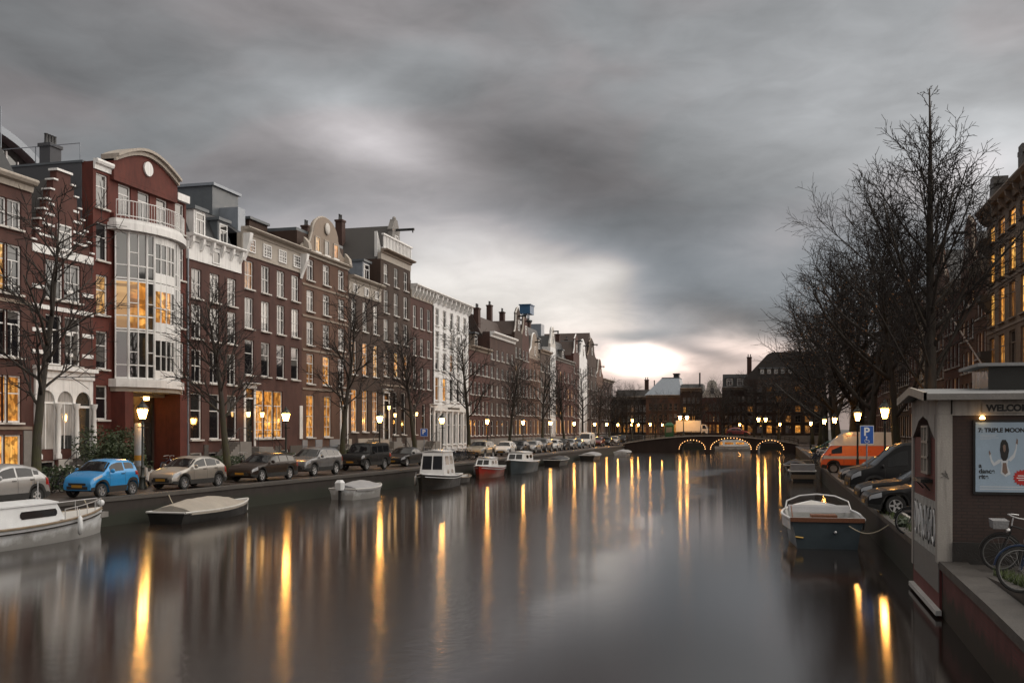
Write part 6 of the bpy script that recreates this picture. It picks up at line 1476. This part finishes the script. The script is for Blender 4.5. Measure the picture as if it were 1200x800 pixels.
cabin(r, -3.2, 2.4, 2.1, 1.8, .75, 1.7, M['hull_white'], [(-2.8, -1.2, 1.1, 1.5), (-.8, .8, 1.1, 1.5)], .6, .1, wmat='lit'); r.location = (-6.0, 182, WZ); r.rotation_euler = (0, 0, R(20))
# mooring lines
for (p, q, lb) in [((-25.6, at(196, -25.6), .06), (-24.3, at(214, -24.3), -.4), 'slack mooring line from quay to the beige covered sloop'), ((-25.7, at(104, -25.5), .06), (-24.6, at(120, -24.6), -.25), 'mooring line at the bow of the long white cruiser'), ((3.5, 31.5, .08), (2.3, 34.0, -.3), 'mooring line from the right quay to the teal boat')]:
    P = [Vector(p).lerp(Vector(q), k / 10) - Vector((0, 0, .35 * math.sin(math.pi * k / 10))) for k in range(11)]; o = MB().tube(P, .02, 5).build('mooring_line', M['rope'], None, True); tag(o, lb, 'rope')
# ------------------------------------------------------------------ bicycles
M['bike_rim'] = plain('dull_bicycle_rim', (.16, .16, .16), .4, .2, metal=.4)
def make_bike(label, frame_col='black', basket=False, rack_bag=False, group=None):
    r = empty('bicycle', (0, 0, 0), 0, label, 'bicycle', group); fm = {'black': M['black_iron'], 'grey': M['zinc'], 'blue': PAINT['dark_blue'], 'red': PAINT['dark_red']}[frame_col]; rw = .345
    tyre = MB().tube([(rw * math.cos(2 * math.pi * k / 28), 0, rw * math.sin(2 * math.pi * k / 28)) for k in range(28)], .021, 6, closed=True).mesh('wheel', M['rubber'], True)
    rim = MB().tube([((rw - .03) * math.cos(2 * math.pi * k / 28), 0, (rw - .03) * math.sin(2 * math.pi * k / 28)) for k in range(28)], .013, 5, closed=True)
    for k in range(18):
        a = 2 * math.pi * k / 18; rim.tube([(0, .02 * (-1) ** k, 0), ((rw - .03) * math.cos(a), 0, (rw - .03) * math.sin(a))], .0028, 3)
    rim.lathe([(.022, -.05), (.03, -.03), (.03, .03), (.022, .05)], 8, axis='y'); rimm = rim.mesh('rim', M['bike_rim'], True)
    for x in (-.55, .55):
        w_ = link('wheel', tyre, r, (x, 0, rw)); link('rim', rimm, w_)
    f = MB(); bb = (-.08, 0, .30); seat = (-.22, 0, .84); head = (.36, 0, .88); hb = (.40, 0, .68); rear = (-.55, 0, rw); front = (.55, 0, rw)
    for a, c, q in ((bb, seat, .017), (bb, hb, .018), ((-.19, 0, .72), head, .016), (head, hb, .019)): f.tube([a, c], q, 6)
    for s in (.05, -.05): f.tube([bb, (-.55, s, rw)], .011, 5); f.tube([(-.20, 0, .76), (-.55, s, rw)], .009, 5); f.tube([hb, (.44, s, .62), (.50, s, .48), (.55, s, rw)], .011, 5)
    f.build('frame', fm, r, True)
    f = MB()
    for cx, a0, a1 in ((-.55, 20, 200), (.55, 10, 150)): f.tube([(cx + (rw + .045) * math.cos(R(a0 + (a1 - a0) * k / 12)), 0, rw + (rw + .045) * math.sin(R(a0 + (a1 - a0) * k / 12))) for k in range(13)], .02, 5)
    f.build('mudguard', fm, r, True)
    MB().tube([(.36, 0, .88), (.33, 0, 1.06), (.40, .12, 1.09), (.30, .28, 1.07), (.16, .30, 1.05)], .013, 6).tube([(.33, 0, 1.06), (.40, -.12, 1.09), (.30, -.28, 1.07), (.16, -.30, 1.05)], .013, 6).build('handlebar', M['alloy'], r, True)
    MB().add([(-.40, -.11, .90), (-.40, .11, .90), (-.18, .06, .91), (.03, .025, .90), (.03, -.025, .90), (-.18, -.06, .91), (-.38, -.10, .97), (-.38, .10, .97), (-.18, .05, .955), (.02, .02, .94), (.02, -.02, .94), (-.18, -.05, .955)],
             [(0, 1, 2, 3, 4, 5), (6, 7, 8, 9, 10, 11), (0, 1, 7, 6), (1, 2, 8, 7), (2, 3, 9, 8), (3, 4, 10, 9), (4, 5, 11, 10), (5, 0, 6, 11)]).tube([(-.22, 0, .84), (-.23, 0, .9)], .013, 5).build('saddle', M['trim'], r, True)
    MB().lathe([(.09, -.01), (.1, 0), (.09, .01)], 16, (-.08, -.06, .30), axis='y').tube([(-.08, -.07, .30), (.06, -.07, .22)], .01, 4).tube([(-.08, .07, .30), (-.22, .07, .38)], .01, 4).box(.02, -.17, .205, .10, -.08, .225).box(-.26, .08, .375, -.18, .17, .395).build('crank', M['alloy'], r, True)
    k_ = MB()
    for s in (.07, -.07): k_.tube([(-.28, s, .74), (-.86, s, .74)], .008, 4).tube([(-.82, s, .74), (-.56, s * .8, rw)], .006, 4)
    for x in (-.34, -.5, -.66, -.84): k_.tube([(x, .07, .745), (x, -.07, .745)], .006, 4)
    k_.build('luggage_rack', M['black_iron'], r, True)
    if basket: 
        b = MB(); b.frustum((.46, -.15, .72, .15), .84, (.44, -.17, .74, .17), 1.0); b.build('basket', M['canvas_grey'], r)
    if rack_bag: MB().box(-.84, -.26, .42, -.36, -.09, .76).box(-.84, .09, .42, -.36, .26, .76).build('pannier', PAINT['dark_blue'], r)
    MB().lathe([(.03, -.04), (.05, .0), (.05, .03)], 8, (.43, 0, .80), axis='x').build('headlamp', M['alloy'], r, True)
    return freeze(r)
b1 = make_bike('black bicycle with dark blue panniers and white basket leaning by the kiosk poster', 'black', True, True); b1.location = (4.85, 21.3, .03); b1.rotation_euler = (R(-4), 0, R(182))
b2 = make_bike('nearest bicycle with pale rims at the right frame edge', 'blue'); b2.location = (4.35, 17.4, .21); b2.rotation_euler = (R(6), 0, R(186))
b3 = make_bike('bicycle parked behind the kiosk wall, half hidden', 'black'); b3.location = (4.02, 28.0, 0); b3.rotation_euler = (R(5), 0, R(170))
GBK = 'bicycles parked in a cluster on the left quay'
bk = [b1, b2, b3]
n = 0
for px in range(507, 548, 2):
    o = dup(bk[n % 2 + 1], (random.uniform(-27.8, -26.6), at(px + random.uniform(-1, 1), -27.2), 0), random.uniform(-.5, .5), 'bicycle in the cluster before the white house', GBK); n += 1
for px, X, lb in [(70, -30.6, 'bicycle behind the blue car by the low hedge'), (78, -30.4, 'second bicycle behind the blue car'), (152, -30.2, 'bicycle by the red bay entrance'), (158, -30.0, 'bicycle leaning near the grey post')]: dup(bk[1], (X, at(px, X), 0), random.uniform(1.2, 1.9), lb, 'bicycles on the left pavement')
for px, X in ((92, -31.2), (148, -31.5), (196, -34.6), (252, -31.0), (284, -34.4), (350, -31.2), (392, -31.4), (410, -31.0), (455, -31.3), (488, -31.0), (500, -31.2)): dup(bk[1 + (px % 2)], (X, at(px, X), .12 if X < -32 else 0), 1.57 + random.uniform(-.4, .4), 'bicycle on its stand behind the row of parked cars, before the house steps', 'bicycles between the cars and the house steps')
n = 0
for k in range(9): dup(bk[k % 2 + 1], (3.7 + random.uniform(0, 1.2), 80 + k * .8, 0), random.uniform(-.4, .4) + 3.1, 'bicycle in the tangle at the right quay edge beyond the camper', 'bicycles tangled at the right quay edge')
# motor scooter under the lantern
def scooter(loc, rz, label):
    r = empty('motor_scooter', loc, rz, label, 'scooter')
    MB().prism([(-.75, .5), (-.8, .75), (-.35, .82), (.0, .72), (.05, .40), (.38, .38), (.45, .95), (.52, .95), (.56, .35), (.1, .25), (-.4, .28)], -.16, .16).build('body', PAINT['white'], r)
    MB().prism([(-.75, .755), (-.72, .86), (-.1, .84), (.0, .74)], -.14, .14).build('seat', M['trim'], r); MB().tube([(.47, -.3, 1.05), (.49, 0, 1.0), (.47, .3, 1.05)], .02, 5).build('handlebar', M['trim'], r)
    ty = MB().lathe([(.1, -.06), (.22, -.05), (.24, 0), (.22, .05), (.1, .06)], 14, axis='y').mesh('wheel', M['rubber'], True)
    for x in (-.5, .62): link('wheel', ty, r, (x, 0, .24))
    MB().ball((.54, 0, .85), .07, 8, 5).build('headlight', M['headlight'], r, True)
scooter((-29.3, at(172, -29.3), 0), R(-70), 'pale motor scooter under the lantern beside the grey post')
# grey wrapped post
p = empty('notice_post', (-28.9, at(163, -28.9), 0), 0, 'thick grey post with dark foot and yellow sticker near the first lantern', 'post')
MB().lathe([(.30, 0), (.30, 1.0), (.26, 1.05)], 14).build('foot', M['dark_stone'], p, True); MB().lathe([(.22, 1.051), (.22, 3.0), (.18, 3.06)], 14).build('shaft', M['zinc'], p, True); MB().lathe([(.224, 1.3), (.224, 1.55)], 14).build('sticker', M['yellow_plate'], p, True)
# ------------------------------------------------------------------ signs
def parking_sign(loc, rz, label, disabled=True, s=.5):
    r = empty('parking_sign', loc, rz, label, 'road sign'); z = 2.18
    MB().tube([(0, .03, 0), (0, .03, z + s * 1.4)], .03, 8).build('pole', M['zinc'], r, True)
    h_ = s * 1.45 if disabled else s * 1.1
    MB().box(-s / 2 - .025, -.002, z - .025, s / 2 + .025, .018, z + h_ + .025).build('border', M['white'], r); pl = MB().box(-s / 2, -.012, z, s / 2, -.0035, z + h_).build('plate', M['sign_blue'], r)
    t = text_mesh('P', s * .95, 'letter', .002, .012); t.materials.append(M['sign_white']); link('letter', t, pl, (-s * .28, -.016, z + h_ - s * .78))
    if disabled:
        b = MB().ball((-.02, -.015, z + .265), .035, 8, 5, (1, .15, 1)).tube([(-.02, -.016, z + .225), (-.02, -.016, z + .13), (.07, -.016, z + .13), (.10, -.016, z + .05)], .016, 5)
        b.tube([(-.01 + .085 * math.cos(R(a)), -.016, z + .11 + .085 * math.sin(R(a))) for a in range(110, 350, 20)], .011, 4); b.build('wheelchair_symbol', M['sign_white'], pl)
    return r
M['sign_blue'] = plain('blue_sign', (.02, .10, .42), .4, .1); M['sign_white'] = plain('white_sign', (.8, .8, .8), .5, .05)
parking_sign((3.78, at(1016, 3.78), 0), R(8), 'blue disabled parking sign with white P beside the right quay vehicles')
parking_sign((-27.9, at(497, -27.9), 0), R(20), 'small blue parking sign before the plum cornice house', False, .55)
# ------------------------------------------------------------------ the kiosk
M['kiosk_brick'] = brick('kiosk_brick', (.058, .034, .028), (.042, .027, .024), (.022, .018, .016), .21, .068, .3, .75, .014)
M['kiosk_red'] = brick('kiosk_red_brick', (.17, .042, .038), (.13, .036, .034), (.07, .05, .045), .21, .068, .35, .7, .013)
M['kiosk_stone'] = streaked('kiosk_pale_concrete', (.40, .375, .345), .75, .25, .7)
M['kiosk_dark'] = plain('shaded_base', (.028, .025, .023), .8, .3, bmp=.3)  # dark tone stands for the shadow at the kiosk's foot
M['roof_felt'] = plain('grey_roof_felt', (.22, .225, .23), .6, .25, 1.5)
KX, KY0, KY1, KX1 = 3.31, 22.3, 26.3, 8.6
kz = 3.10
k = empty('brick_kiosk', (KX, KY0, 0), 0, 'small brick canal kiosk with pale stone corners, felt roof and event poster', 'kiosk')
W, D = KX1 - KX, KY1 - KY0
MB().box(.26, .05, .15, W, .3, kz).build('front_wall', M['kiosk_brick'], k)
sw = MB().box(.04, .02, -3.0, .26, D - .0, 2.6).build('side_wall', M['kiosk_red'], k); MB().box(.26, .31, 0, W, D, kz).build('core', M['kiosk_brick'], k)
# pale corner piers, frieze and base
MB().box(0, 0, .0, .29, .297, kz).build('corner_pier', M['kiosk_stone'], k); MB().box(0, D - .26, -.5, .257, D + .02, kz).build('corner_pier', M['kiosk_stone'], k); MB().box(.291, .0, kz - .03, W, .31, 3.47).build('frieze', M['kiosk_stone'], k)
gb = [(0, kz + .003), (D + .02, kz + .003), (D + .02, 3.43), ((D + .02) / 2, 3.60), (0, 3.43)]
MB().prism(gb, .002, .26, axis='x').build('gable', M['kiosk_stone'], k); MB().prism([(.30, kz), (.30, 2.58), (.7, 2.72), (1.3, 2.98), (2.0, 3.08), (2.7, 2.98), (3.3, 2.72), (D - .263, 2.58), (D - .263, kz)], -.012, .255, axis='x').build('arched_lintel', M['kiosk_stone'], k)
w_ = MB().box(-.02, 1.15, 1.80, .03, 2.0, 2.85).build('side_window', M['canvas'], k); b = MB()
for z in (1.80, 2.14, 2.48, 2.82): b.box(-.05, 1.1, z, -.021, 2.05, z + .05)
for y in (1.1, 1.55, 2.0): b.box(-.047, y, 1.853, -.023, y + .05, 2.818)
b.build('window_frame', M['cream'], w_)
MB().box(-.2, .9, 1.62, .035, 2.1, 1.70).tube([(-.16, 1.0, 1.63), (.0, 1.0, 1.45)], .02, 4).tube([(-.16, 2.0, 1.63), (.0, 2.0, 1.45)], .02, 4).build('shelf', M['dark_wood'], k)
M['graffiti_white'] = plain('sprayed_white', (.42, .42, .40), .8, .5, 3.5)
# graffiti on the lower side wall: a whitish panel with scrawled loops
MB().box(.02, .03, -.62, .0385, D - .27, .10).build('concrete_band', M['grey_stone'], k)
MB().box(.024, .31, .103, .0385, D - .30, 1.25).build('painted_patch', M['graffiti_white'], k)
rnd = random.Random(5); b = MB(); c = MB()
for j in range(7):
    y = .55 + j * .46
    b.tube([(.017, y + .20 * math.cos(q * .7 + j) * (1 + .3 * math.sin(q)), 0.68 + .40 * math.sin(q * .7 + j * 1.3) + rnd.uniform(-.04, .04)) for q in range(10)], .009, 4)
    c.tube([(.012, y + .05 + .2 * math.cos(q * .8 + j * 2), 0.70 + .36 * math.sin(q * .8 + j)) for q in range(8)], .02, 4)
b.build('graffiti', M['trim'], k, True); c.build('graffiti', M['white'], k, True)
MB().tube([(.06, -.008, 1.78), (.2, -.008, 1.86), (.08, -.008, 1.88), (.22, -.008, 1.76), (.15, -.008, 1.93)], .008, 4).build('scratched_scribble', M['grey_stone'], k)
# base strip coloured dark as shadow, and lower brickwork going down to the water
MB().box(.29, -.06, 0, W, .045, .45).build('plinth', M['kiosk_dark'], k)
b = MB(); b.box(-.08, -.3, -1.04, .035, D - .1, -.94); b.build('fender_board', M['deck'], k)
# roof
b = MB(); ov = .26; e0, e1, xm = -ov, D + ov, D / 2
for (ya, za), (yb, zb) in (((e0, 3.44), (xm, 3.62)), ((xm, 3.62), (e1, 3.44))):
    b.add([(-.24, ya, za), (W + .4, ya, za), (W + .4, yb, zb), (-.24, yb, zb), (-.24, ya, za + .08), (W + .4, ya, za + .08), (W + .4, yb, zb + .08), (-.24, yb, zb + .08)], [(0, 1, 2, 3), (4, 5, 6, 7), (0, 1, 5, 4), (1, 2, 6, 5), (3, 0, 4, 7)])
rf = b.build('roof', M['roof_felt'], k, recalc=False)
MB().box(-.25, e0 - .06, 3.39, W + .4, e0 - .003, 3.515).build('gutter', M['grey_stone'], k)
b = MB()
for (ya, za), (yb, zb) in (((e0 - .05, 3.42), (xm, 3.615)), ((xm, 3.615), (e1 + .05, 3.42))): b.add([(-.31, ya, za - .05), (-.31, yb, zb - .05), (-.31, yb, zb + .125), (-.31, ya, za + .125), (-.243, ya, za - .05), (-.243, yb, zb - .05), (-.243, yb, zb + .125), (-.243, ya, za + .125)], [(0, 1, 2, 3), (4, 5, 6, 7), (3, 2, 6, 7), (0, 1, 5, 4)])
b.build('bargeboard', M['cream'], k)
lt = MB().box(1.2, 1.2, 3.5, W, 3.0, 4.14).build('roof_lantern', M['dark_green'], k) if 'dark_green' in M else MB().box(1.2, 1.2, 3.5, W, 3.0, 4.14).build('roof_lantern', M['dark_wood'], k)
MB().box(.95, .95, 4.143, W + .1, 3.25, 4.21).build('lantern_roof', M['roof_felt'], lt)
# lettering on the frieze
pn = MB().box(.85, -.03, 3.125, W, -.003, 3.33).build('frieze_panel', M['cream'], k)
t = text_mesh('WELCOME  IN', .185, 'lettering', .004, .008); t.materials.append(M['trim']); link('lettering', t, pn, (.93, -.036, 3.163))
# poster
M['poster_blue'] = plain('pale_blue_poster', (.36, .47, .58), .35, .12, 1.5); M['poster_red'] = plain('poster_red', (.50, .03, .025), .5, .1); M['poster_skin'] = plain('poster_print_brown', (.22, .15, .12), .5, .2); M['poster_white'] = plain('poster_print_white', (.62, .66, .70), .5, .1)
def kx(px): return (px - 906) * dep(KX + 1.2, KY0) / K - KX
def kzz(py): return EYE + (502 - py) * dep(KX + .7, KY0) / F
px0, px1, pz0, pz1 = .73, 1.80, 1.50, 2.93
ps = tag(empty('event_poster', (KX, KY0, 0), 0), 'pale blue dance event poster with a dancer and red starburst on the kiosk', 'poster')
MB().box(px0 - .04, .004, pz0 - .05, px1 + .04, .046, pz1 + .05).build('frame', M['trim'], ps); sh = MB().box(px0, -.006, pz0, px1, .0035, pz1).build('sheet', M['poster_blue'], ps)
def ptext(body, size, x, z, mat='trim', bold=.004):
    t = text_mesh(body, size, 'lettering', .001, bold); t.materials.append(M[mat]); return link('lettering', t, sh, (x, -.009, z))
ptext('7: TRIPLE MOON', .118, px0 + .05, pz1 - .20, bold=.005); ptext('a', .13, px0 + .06, pz0 + .50); ptext('dance', .13, px0 + .06, pz0 + .385); ptext('rite', .13, px0 + .06, pz0 + .27)
P = lambda u, v: (px0 + 1.07 * u, pz0 + 1.43 * v)
def flat(poly, mat, y0=-.0085, name='figure'): return MB().prism([P(*q) for q in poly], y0, -.0062).build(name, M[mat], sh)
flat([(.45, .46), (.41, .47), (.33, .42), (.29, .47), (.27, .55), (.25, .57), (.24, .53), (.27, .43), (.32, .37), (.43, .42)], 'poster_white', -.0085, 'arm')
flat([(.57, .46), (.62, .44), (.69, .50), (.72, .60), (.735, .71), (.715, .73), (.70, .62), (.66, .54), (.61, .50)], 'poster_white', -.0085, 'arm')
flat([(.44, .47), (.58, .47), (.56, .38), (.62, .26), (.53, .22), (.44, .27), (.46, .38)], 'poster_white', -.0088, 'dress'); flat([(.48, .42), (.54, .42), (.57, .28), (.52, .25), (.47, .29)], 'poster_skin', -.0095, 'dress')
flat([(.44, .70), (.47, .75), (.53, .75), (.57, .70), (.59, .60), (.57, .50), (.54, .45), (.48, .45), (.45, .50), (.43, .60)], 'trim', -.0105, 'hair'); flat([(.48, .66), (.50, .685), (.53, .67), (.53, .60), (.51, .57), (.49, .59)], 'poster_skin', -.0125, 'face'); flat([(.71, .70), (.725, .77), (.745, .75), (.74, .68)], 'poster_skin', -.0105, 'hand'); flat([(.27, .55), (.245, .60), (.235, .57), (.25, .52)], 'poster_skin', -.0105, 'hand')
cx, cz = px1 - .20, pz0 + .30
st = MB().prism([(cx + (.17 if q % 2 else .135) * math.cos(math.pi * q / 16), cz + (.17 if q % 2 else .135) * math.sin(math.pi * q / 16)) for q in range(32)], -.012, -.0062).build('starburst', M['poster_red'], sh)
for q, wd in enumerate((.15, .19, .13)): MB().box(cx - wd / 2, -.0145, cz + .03 - q * .045, cx + wd / 2, -.0122, cz + .048 - q * .045).build('small_print', M['sign_white'], st)
for q in range(2): MB().box(px0 + .08, -.0085, pz0 + .05 + q * .05, px1 - .12, -.0062, pz0 + .068 + q * .05).build('small_print', M['poster_white'], sh)
for q in range(4): MB().box(px0 + .08, -.0085, pz1 - .26 - q * .03, px0 + .08 + (.34, .30, .36, .2)[q], -.0062, pz1 - .252 - q * .03).build('small_print', M['poster_white'], sh)
MB().lathe([(.05, 0), (.06, .03), (.02, .08)], 10, (px0 + .12, -.05, pz1 + .06)).build('poster_lamp', M['lamp_soft'], ps)
# ------------------------------------------------------------------ brink of the right quay: curved stone edge, weeds
M['grass'] = plain('rough_grass', (.06, .085, .022), .8, .4, 3)
rnd = random.Random(9); b = MB()
for i in range(5200):
    if i % 5: x, y = 4.02 + abs(rnd.gauss(0, .17)), rnd.choice([rnd.gauss(15.6, .7), rnd.gauss(17.6, .6), rnd.uniform(13, 20.5)])
    else: x, y = 3.72 + rnd.gauss(0, .10), rnd.uniform(26.5, 40)
    gz = .5 * max(0, min(1, (21.0 - y) / 9.0)) if x > 3.84 and y < 21 else .05
    hgt = gz + rnd.uniform(.05, .2); a = rnd.uniform(0, 6.28); l = rnd.uniform(0, .12); w = .013
    b.add([(x - w * math.sin(a), y + w * math.cos(a), gz - .02), (x + w * math.sin(a), y - w * math.cos(a), gz - .02), (x + math.cos(a) * l, y + math.sin(a) * l, hgt)], [(0, 1, 2)])
o = b.build('grass', M['grass'], None, recalc=False); tag(o, 'rough grass and weeds along the right quay edge', 'grass', kind='stuff')
bush((4.0, 16.0, .27), .28, .3, .16, 420, 'small leafy weed at the coping by the bicycles', 'plant', 'weed', 51); bush((3.62, 30.0, .0), .2, .3, .16, 260, 'small weed on the quay edge behind the kiosk', 'plant', 'weed', 52)
g = MB(); ys = [-20, 8, 12, 13.5, 15, 16.5, 18, 19.5, 21, 21.9, 22.25]
for ya, yb in zip(ys[:-1], ys[1:]):
    za, zb = (.003 + .5 * max(0, min(1, (21.0 - y) / 9.0)) for y in (ya, yb)); g.add([(3.84, ya, za), (11, ya, za), (11, yb, zb), (3.84, yb, zb), (3.84, ya, -.02), (3.84, yb, -.02)], [(0, 1, 2, 3), (0, 3, 5, 4)])
tag(g.build('path', M['coping'], recalc=False), 'stone paved quay rising towards the viewer before the kiosk', kind='structure')
# low rail kerb along the right parking row
tag(MB().box(3.95, 31, .0, 4.05, 70, .12).build('kerb', M['kiosk_stone']), 'pale kerb edging the right parking row', kind='structure')
